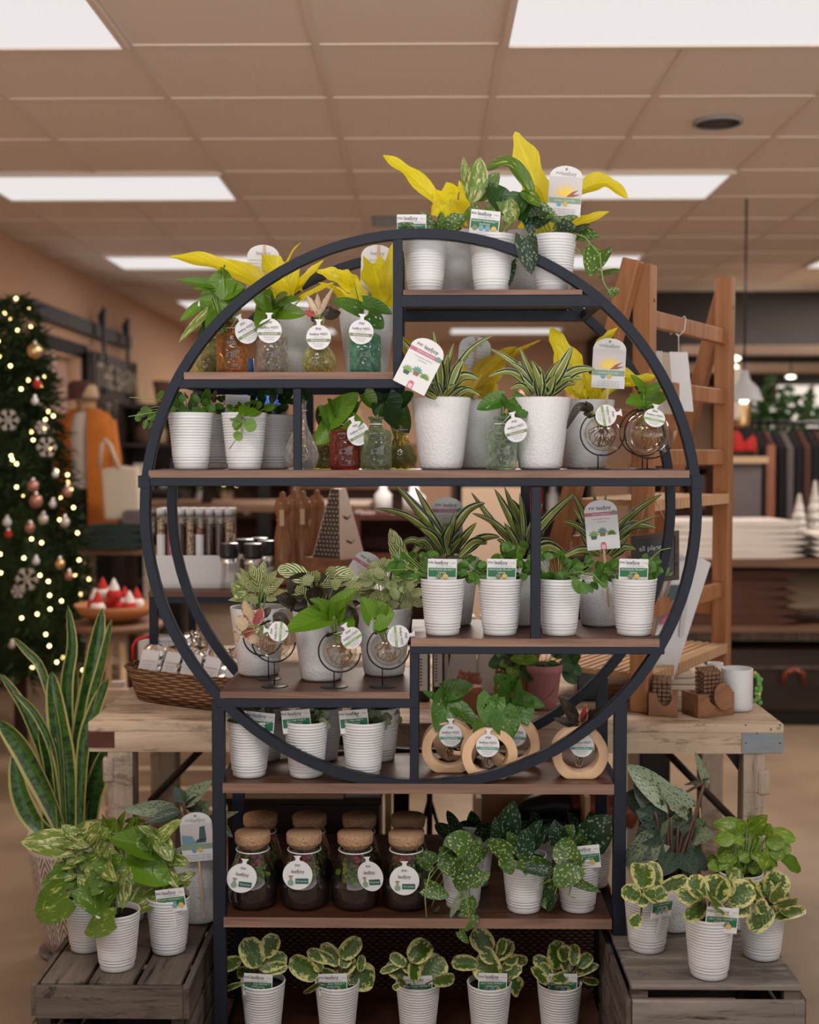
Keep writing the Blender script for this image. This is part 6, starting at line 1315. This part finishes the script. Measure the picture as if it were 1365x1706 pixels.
    MB().lathe([(.02, 0), (.035, .02), (.045, .06), (.06, .12), (.075, .16), (.06, .22), (.001, .25)], (c.x, Y, zA-.07), 20).build('head', 'stick', t)
    MB().lathe([(.14, .0), (.08, .01), (.078, .09), (.05, .11), (.001, .11)], (c.x-.03, Y, zA+.07), 24).build('hat', 'brown_cloth', t)
    # tote
    a = U(172, 778, 6.9); e = U(230, 868, 6.9); yv = 6.9; t = thing('tote_bag', 'cream canvas tote bag with two straps, right of the orange cardigan', 'bag', ((a.x+e.x)/2, yv, e.z))
    MB().prism([U(168, 782, yv), U(200, 776, yv), U(228, 780, yv), U(232, 866, yv), U(174, 866, yv)], (0, .09, 0)).build('bag_body', 'cream_cloth', t, bevel=.01)
    MB().tube([U(166, 780, yv), U(170, 740, yv), U(176, 732, yv), U(184, 742, yv), U(198, 780, yv)], .012, 6).build('strap', 'cream_cloth', t)
    # low table with green cloth
    a = U(128, 915, 6.85); e = U(250, 915, 6.85); t = thing('display_table', 'narrow wooden table under the pile of dark green cloth, behind the tree', 'table', ((a.x+e.x)/2, 7.0, 0)); MB().span((a.x, 6.85, a.z-.03), (e.x, 7.1, a.z)).build('tabletop', 'mid_wood', t)
    for xx in (a.x+.01, e.x-.04):
        for yy in (6.86, 7.06): MB().span((xx, yy, 0), (xx+.03, yy+.03, a.z-.031)).build('leg', 'pine_leg', t)
    stack('folded_blanket', 'blanket', a.x+.01, e.x-.02, 6.83, .26, a.z+.001, 3, .045, 'forest_cloth', 'dark green folded blanket behind the tree', 'dark green blankets')
    stack('folded_sweater', 'sweater', U(205, 853, 6.9).x, e.x, 6.86, .2, a.z+.138, 2, .04, 'grey_cloth', 'grey knitted folded sweater below the tote bag', 'grey sweaters below the tote bag')
    # stool and bowl
    c = U(192, 1036, 5.2); t = thing('round_stool', 'round wooden stool carrying a bowl of santas, beyond the snake plant', 'stool', (c.x, 5.2, 0)); MB().lathe([(.001, -.03), (.19, -.03), (.2, -.02), (.2, -.003), (.19, 0), (.001, 0)], (c.x, 5.2, c.z), 36).build('seat', 'mid_wood', t)
    for k in range(4): aa = k*PI/2+.5; MB().tube([(c.x+math.cos(aa)*.10, 5.2+math.sin(aa)*.1, c.z-.031), (c.x+math.cos(aa)*.17, 5.2+math.sin(aa)*.17, .0)], .014, 8).build('leg', 'beech', t)
    tag(MB().lathe([(.08, 0), (.14, .03), (.17, .075), (.163, .075), (.13, .035), (.001, .012)], (c.x, 5.2, c.z+.001), 36, capb=True).build('wooden_bowl', 'orange_bowl'), 'wide orange-brown wooden bowl on the round stool', 'bowl')
    for i in range(9):
        aa = i*2*PI/9*2.0; q = .0 if i == 0 else (.10 if i < 7 else .05); p = V((c.x+math.cos(aa)*q, 5.2+math.sin(aa)*q, c.z+.068+(.05 if i > 6 else 0))); t = thing('santa_figure', ('white felt santa with red hat' if i % 2 else 'red felt santa with white hat')+' in the wooden bowl, %s counted round the bowl' % ORD[i], 'figurine', p-V((0, 0, .03)), 'felt santas in the bowl')
        MB().sphere(p, .033, 0, 12, 8).build('body', 'fur_white' if i % 2 else 'santa_red', t); MB().lathe([(.026, 0), (.02, .025), (.003, .06)], p+V((0, 0, .012)), 12).build('hat', 'santa_red' if i % 2 else 'fur_white', t)
    # small lit tree and shelves seen through the ring on the left
    tree(345, 7.6, 1.48, .15, 1.20, 24, 260, 'small lit tree seen through the ring above the spice rack', 1.1005)
    X = U(345, 853, 7.6).x; t = thing('pedestal_table', 'dark table under the small lit tree, seen through the ring', 'table', (X+.2, 7.7, 0)); MB().span((X-.45, 7.3, 1.055), (X+1.0, 8.2, 1.095)).build('tabletop', 'mid_wood', t)
    for xx in (X-.43, X+.93):
        for yy in (7.33, 8.12): MB().span((xx, yy, 0), (xx+.05, yy+.05, 1.054)).build('leg', 'dark_wood', t)
    Y = 8.6; a = U(398, 640, Y); e = U(478, 706, Y); t = thing('monitor', 'dark monitor with a blue screen behind the hoya pots', 'monitor', ((a.x+e.x)/2, Y, 0))
    emit('blue_screen', (.08, .22, .75), .9)
    MB().span((a.x, Y, e.z), (e.x, Y+.05, a.z)).build('casing', 'black_plastic', t); MB().span((a.x+.02, Y-.004, e.z+.14), (e.x-.02, Y-.0005, a.z-.02)).build('screen', 'blue_screen', t); MB().span(((a.x+e.x)/2-.04, Y+.01, 0), ((a.x+e.x)/2+.04, Y+.05, e.z-.001)).build('stand', 'black_plastic', t)
    # far shelving units with goods
    def unit(x0, x1, Y, zs, d, m, lb, goods, lab, seed):
        rr = random.Random(seed); xa = U(x0, 853, Y).x; xb = U(x1, 853, Y).x; zt = zs[-1]
        t = thing('display_shelf', lb, 'shelf', ((xa+xb)/2, Y+d/2, 0))
        for xx in (xa-.03, xb): MB().span((xx, Y, 0), (xx+.03, Y+d, zt+.03)).build('side_panel', m, t)
        MB().span((xa, Y+d-.01, 0), (xb, Y+d, zt+.03)).build('back_panel', m, t)
        for zz in zs: MB().span((xa, Y, zz), (xb, Y+d-.011, zz+.025)).build('shelf_board', m, t)
        for lev, (zz, (ms, hh)) in enumerate(zip(zs, goods)):
            if not ms: continue
            x = xa+.06; cnt = 0
            while x < xb-.06:
                w = rr.uniform(.035, .075); h = hh*rr.uniform(.55, 1); mm = rr.choice(ms); k = rr.random(); p = (x+w, Y+d*.4, zz+.0255); b = MB()
                if k < .4: b.lathe([(w*.8, 0), (w, .01), (w, h*.6), (w*.45, h*.78), (w*.4, h), (.001, h)], p, 14, capb=True); nmx, cat = 'jar_ware', 'jar'
                elif k < .7: b.box((p[0], p[1], p[2]+h/2), (w*1.8, w*1.8, h)); nmx, cat = 'gift_box', 'box'
                else: b.lathe([(w*.5, 0), (w*.55, .01), (w, h*.5), (w*.9, h*.52), (.001, h*.45)], p, 14, capb=True); nmx, cat = 'bowl_ware', 'bowl'
                tag(b.build(nmx, mm), {'white_ceramic': 'white', 'santa_red': 'red', 'stick': 'tan', 'cream_cloth': 'cream', 'copper_pink': 'copper', 'brown_cloth': 'brown', 'dark_wood': 'dark', 'forest_cloth': 'green', 'gold': 'gold'}[mm]+' '+cat+', %s from left on board %s of the %s' % (ORD[cnt], ('one', 'two', 'three', 'four', 'five')[lev], lab), cat, 'goods on the '+lab)
                x += w*2+rr.uniform(.02, .08); cnt += 1
    unit(600, 712, 5.6, [.15, .55, .92, 1.10], .32, 'red_cabinet', 'dark red cabinet with white and red goods, behind the lower dracaenas', [((), 0), ((), 0), ((), 0), (('white_ceramic', 'santa_red', 'cream_cloth'), .15)], 'dark red cabinet', 1)
    unit(206, 300, 9.5, [.4, .75, 1.1, 1.45, 1.75], .3, 'dark_wood', 'dark shelf unit of pale goods along the far left wall', [((), 0), (('white_ceramic', 'stick'), .2), (('white_ceramic', 'cream_cloth'), .25), (('stick', 'cream_cloth', 'brown_cloth'), .25), (('brown_cloth', 'stick', 'white_ceramic'), .35)], 'far left shelf unit', 2)
    unit(500, 690, 10.5, [.3, .7, 1.1, 1.45], .35, 'mid_wood', 'brown shelf unit of mixed goods at the far middle wall', [((), 0), (('white_ceramic', 'stick', 'brown_cloth'), .25), (('cream_cloth', 'santa_red', 'copper_pink'), .25), (('stick', 'dark_wood', 'copper_pink'), .3)], 'far middle shelf unit', 3)
    unit(760, 980, 9.0, [.3, .62, .94, 1.25, 1.6], .35, 'dark_wood', 'dark shelf unit of mixed goods behind the right side of the ring', [((), 0), (('cream_cloth', 'stick'), .2), (('white_ceramic', 'santa_red', 'stick'), .22), (('stick', 'brown_cloth', 'gold'), .22), (('stick', 'copper_pink', 'cream_cloth', 'forest_cloth'), .3)], 'dark unit right of centre', 4)
    unit(1070, 1180, 8.2, [.3, .7, 1.0, 1.3], .35, 'brown_cloth', 'shelf unit of white and amber goods seen through the ladder', [((), 0), (('white_ceramic', 'stick'), .25), (('white_ceramic', 'copper_pink', 'gold'), .25), (('copper_pink', 'stick', 'gold'), .3)], 'unit behind the ladder', 6)
    unit(310, 480, 11.5, [.3, .8, 1.2, 1.6], .35, 'brown_cloth', 'brown shelf unit of goods far behind the hoya pots', [((), 0), (('white_ceramic', 'stick', 'dark_wood'), .3), (('stick', 'copper_pink', 'dark_wood'), .3), (('dark_wood', 'brown_cloth', 'cream_cloth'), .35)], 'brown far unit', 8)
    # tan board behind
    a = U(770, 812, 6.4); e = U(880, 1060, 6.4); tag(MB().span((a.x, 6.4, 0), (e.x, 6.45, a.z)).build('tan_panel', 'tan_paint'), 'plain tan display panel behind the lower dracaenas', 'panel')
    # right hand display table
    Y = 6.3; x0 = U(1080, 853, Y).x; x1 = 3.2; zt = U(1290, 932, Y).z; t = thing('display_table', 'long wooden display table of folded textiles at the right', 'table', ((x0+x1)/2, Y+.4, 0))
    MB().span((x0, Y, zt-.04), (x1, Y+.8, zt)).build('tabletop', 'mid_wood', t); z2 = U(1290, 1045, Y).z; MB().span((x0+.05, Y+.02, z2-.03), (x1, Y+.75, z2)).build('lower_shelf', 'mid_wood', t); MB().span((x0+.05, Y+.2, z2-.10), (x1, Y+.75, z2-.06)).build('lower_rail', 'pine_leg', t)
    for xx in (x0+.02, x1-.08):
        for yy in (Y+.02, Y+.72): MB().span((xx, yy, 0), (xx+.06, yy+.06, zt-.041)).build('leg', 'dark_wood', t)
    stack('folded_towel', 'towel', x0+.04, U(1352, 853, Y).x, Y+.03, .4, zt+.001, 6, .032, 'white_cloth', 'white folded textile on the right display table', 'white folded textiles at right')
    stack('folded_towel', 'towel', U(1362, 853, Y).x, U(1460, 853, Y).x, Y+.03, .4, zt+.001, 4, .032, 'white_cloth', 'white folded textile at the right picture edge', 'white textiles at the right edge')
    stack('folded_sweater', 'sweater', U(1120, 853, Y).x, U(1340, 853, Y).x, Y+.05, .4, z2+.001, 6, .047, 'brown_cloth', 'brown folded sweater on the lower display shelf', 'brown folded sweaters at right')
    Y = 6.35; a = U(1130, 1082, Y); t = thing('travel_trunk', 'old dark travel trunk with a leather handle under the right display table', 'trunk', (a.x+.7, Y+.2, 0)); MB().span((a.x, Y, .07), (a.x+1.5, Y+.5, a.z)).build('trunk_body', 'dark_wood', t, bevel=.015)
    MB().span((a.x-.005, Y-.008, a.z-.10), (a.x+1.505, Y+.505, a.z-.085)).build('seam_strip', 'crate_wood', t); MB().span((a.x+.1, Y+.05, 0), (a.x+1.4, Y+.45, .069)).build('plinth', 'black_plastic', t)
    c = U(1322, 1130, Y-.03); MB().tube([c+V((-.05, 0, -.03)), c+V((-.045, -.02, .03)), c+V((0, -.03, .05)), c+V((.045, -.02, .03)), c+V((.05, 0, -.03))], .012, 8).build('handle', 'leather', t)
    for px, h, lb in ((1332, .27, 'silver frosted little tree on the right display table, left one'), (1358, .34, 'silver frosted little tree on the right display table, right one')):
        Yq = 6.9; X = U(px, 853, Yq).x; t = thing('table_tree', lb, 'christmas tree', (X, Yq, zt)); b = MB()
        for k in range(7): v = k/7; b.lathe([(.075*(1-v)+.008, zt+.03+h*v), (.03*(1-v)+.004, zt+.03+h*(v+.19))], (X, Yq, 0), 14, 0, None, False)
        b.build('tiers', 'silver_glitter', t); MB().lathe([(.03, 0), (.03, .03), (.001, .03)], (X, Yq, zt+.0005), 12, capb=True).build('base', 'dark_wood', t)
    # clothes rail
    Y = 7.9; x0 = U(1205, 853, Y).x; x1 = U(1420, 853, Y).x; zr = U(1290, 705, Y).z; t = thing('clothes_rail', 'black clothes rail of dark garments at the right', 'clothes rail', ((x0+x1)/2, Y, 0)); MB().tube([(x0, Y, zr), (x1, Y, zr)], .014, 8).build('rail', 'thin_metal', t)
    for xx in (x0, x1): MB().tube([(xx, Y, 0), (xx, Y, zr-.015)], .014, 8).build('upright', 'thin_metal', t)
    for i in range(13):
        X = x0+.07+i*(x1-x0-.12)/13; m = ('black_cloth', 'brown_cloth', 'black_cloth', 'red_cabinet', 'black_cloth', 'grey_cloth', 'black_cloth', 'brown_cloth')[i % 8]; nmn = {'black_cloth': 'black', 'brown_cloth': 'brown', 'red_cabinet': 'dark red', 'grey_cloth': 'grey'}[m]
        t = thing('hanging_coat', f'{nmn} coat on the black clothes rail, {ORD[i]} from left', 'coat', (X, Y, zr-.9), f'{nmn} coats on the rail')
        b = MB().prism([V((X, Y-.22, zr-.88)), V((X, Y+.22, zr-.88)), V((X, Y+.21, zr-.15)), V((X, Y+.03, zr-.05)), V((X, Y-.03, zr-.05)), V((X, Y-.21, zr-.15))], (.045, 0, 0)); b.build('garment', m, t, bevel=.01)
        MB().tube([(X+.02, Y, zr-.05), (X+.02, Y, zr-.01), (X+.02, Y+.012, zr+.012), (X+.02, Y, zr+.018)], .003, 5).build('hook', 'steel', t)
    # leafy plant, pendant, lamps, window
    X = U(1292, 853, 8.8).x; t = thing('potted_tree', 'dark green leafy tree behind the clothes rail', 'potted plant', (X, 8.8, 0)); MB().lathe([(.14, 0), (.18, .3), (.16, .3), (.001, .28)], (X, 8.8, 0), 20, capb=True).build('pot', 'dark_wood', t); MB().tube([(X, 8.8, .25), (X, 8.8, 1.5)], .02, 6).build('trunk', 'pine_bark', t)
    b = MB(); rr = random.Random(9)
    for i in range(260):
        p = V((X, 8.8, 1.62))+V((rr.gauss(0, .14), rr.gauss(0, .12), rr.gauss(0, .12))); e = p+V((rr.uniform(-.1, .1), rr.uniform(-.1, .1), rr.uniform(-.1, .02))); b.leaf([p, e], .05, 'oval')
    b.build('foliage', 'pothos_dark', t)
    Y = 6.6; c = U(1240, 668, Y); t = thing('pendant_lamp', 'grey cone pendant lamp hanging right of the ladder', 'lamp', c); MB().lathe([(.10, 0), (.07, .07), (.03, .11), (.018, .16), (.001, .165)], c, 28).build('shade', 'grey_plastic', t); MB().tube([c+V((0, 0, .16)), V((c.x, Y, CAMZ+1.33))], .005, 6).build('cord', 'thin_metal', t); MB().sphere(c+V((0, 0, .01)), .026, 0, 12, 8).build('bulb', 'lamp_glow', t)
    for i, (px, py, Y, r) in enumerate(((1258, 584, 10.2, .10), (1222, 597, 10.4, .06), (1219, 612, 10.6, .06), (1318, 628, 10.5, .04))):
        c = U(px, py, Y); t = thing('downlight', 'glowing round ceiling lamp in the dark area at right, %s' % ('largest', 'upper small one beside the ladder', 'lower small one beside the ladder', 'smallest, far right')[i], 'lamp', c); MB().sphere(c, r, 0, 16, 8, (1, 1, .35)).build('lens', 'lamp_glow', t); MB().tube([c+V((0, 0, r*.3)), V((c.x, Y, 2.29))], .006, 6).build('stem', 'thin_metal', t)
    for i, (px, py, m, h) in enumerate(((1228, 752, 'santa_red', .12), (1246, 752, 'santa_red', .10), (1240, 735, 'black_cloth', .10), (1225, 700, 'cream_cloth', .3), (1236, 712, 'gold', .2))):
        c = U(px, py, 7.3); tag(MB().lathe([(.045, 0), (.05, .02), (.05, h*.7), (.03, h), (.001, h)], c, 16, capb=True).build('lantern', m), 'lantern-like %s ornament right of the ladder, %s' % (('red', 'red', 'black', 'cream', 'gold')[i], ('left red one', 'right red one', 'above the red pair', 'tall and highest', 'below the cream one')[i]), 'ornament')
    c = U(1236, 760, 7.3); zz = c.z; t = thing('plinth_stand', 'grey plinth under the red ornaments right of the ladder', 'stand', (c.x, 7.35, 0)); MB().span((c.x-.13, 7.2, zz-.04), (c.x+.13, 7.5, zz-.002)).build('top', 'stick', t); MB().span((c.x-.10, 7.24, 0), (c.x+.10, 7.46, zz-.041)).build('column', 'grey_cloth', t)
    a = U(1294, 640, 14.9); e = U(1500, 712, 14.9); struct(MB().span((a.x, 14.9, e.z), (e.x, 14.95, a.z)).build('window_1', 'window_glow')); struct(MB().span((a.x-.08, 14.86, a.z), (e.x, 14.96, a.z+.08)).span((a.x-.08, 14.86, e.z-.5), (a.x, 14.96, a.z)).build('trim_window', 'tan_paint'))
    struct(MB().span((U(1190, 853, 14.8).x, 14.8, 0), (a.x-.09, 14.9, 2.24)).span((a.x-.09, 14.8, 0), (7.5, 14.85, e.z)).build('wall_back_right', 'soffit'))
    t = thing('brown_post', 'rust-brown steel post in front of the dark garments', 'post', (U(1285, 853, 7.5).x, 7.5, 0)); X = U(1285, 853, 7.5).x; MB().span((X-.02, 7.5, .0125), (X+.02, 7.54, 1.45)).build('column', 'terracotta', t); MB().span((X-.10, 7.42, 0), (X+.10, 7.6, .012)).build('base_plate', 'steel_dark', t)
def surroundings():
    table(); on_table(); ladder(); crates(); under(); background()
# ---------------------------------------------------------------- camera and light
def camera():
    cd = bpy.data.cameras.new('camera'); cam = bpy.data.objects.new('camera', cd); C.objects.link(cam)
    cam.location = (0, 0, CAMZ); cam.rotation_euler = (PI/2-PITCH, 0, YAW)
    cd.sensor_fit = 'VERTICAL'; cd.sensor_height = 36; cd.lens = F*36/1706; cd.clip_start = .05; cd.clip_end = 100
    cd.dof.use_dof = True; cd.dof.focus_distance = 2.72; cd.dof.aperture_fstop = 2.5
    bpy.context.scene.camera = cam
def lights():
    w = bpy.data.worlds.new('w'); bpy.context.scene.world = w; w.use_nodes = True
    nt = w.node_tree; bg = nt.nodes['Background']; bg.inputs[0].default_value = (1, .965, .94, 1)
    tc = nt.nodes.new('ShaderNodeTexCoord'); sp = nt.nodes.new('ShaderNodeSeparateXYZ'); mr = nt.nodes.new('ShaderNodeMapRange')   # world glow added below the horizon to light the ceiling, softer sky above
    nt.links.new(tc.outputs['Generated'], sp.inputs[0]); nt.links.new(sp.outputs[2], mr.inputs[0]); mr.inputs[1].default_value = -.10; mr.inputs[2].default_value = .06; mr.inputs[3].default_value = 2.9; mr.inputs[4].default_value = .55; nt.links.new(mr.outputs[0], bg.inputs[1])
    def area(name, loc, rot, sx, sy, e, col):
        l = bpy.data.lights.new(name, 'AREA'); l.shape = 'RECTANGLE'; l.size = sx; l.size_y = sy; l.energy = e; l.color = col
        o = bpy.data.objects.new(name, l); C.objects.link(o); o.location = loc; o.rotation_euler = rot; return o
    for i, (x, y) in enumerate(((-.3, .9), (1.6, .9), (-1.6, 1.3))):
        area('fill_lamp', (x, y, CAMZ+1.30), (RT(18), 0, 0), .9, .5, 24, (1, .98, .96))  # unseen fill lamps added overhead, tilted towards the ring shelf
    for x, y in ((0, 5.2), (0, 8.5), (3.5, 6), (3.5, 9.5), (-.5, 12.5)):
        area('fill_lamp', (x, y, CAMZ+1.30), (0, 0, 0), 1.2, .6, 62, (1, .90, .80))  # added fill lamps, separate from the panels, to brighten the far room
    sc = bpy.context.scene
    sc.view_settings.view_transform = 'Standard'; sc.view_settings.look = 'None'; sc.view_settings.gamma = 1; sc.view_settings.use_curve_mapping = False
    sc.view_settings.exposure = 0
    cy = sc.cycles; cy.use_denoising = True; cy.max_bounces = 8; cy.transparent_max_bounces = 20; cy.diffuse_bounces = 3; cy.caustics_reflective = False; cy.caustics_refractive = False; cy.sample_clamp_indirect = 4
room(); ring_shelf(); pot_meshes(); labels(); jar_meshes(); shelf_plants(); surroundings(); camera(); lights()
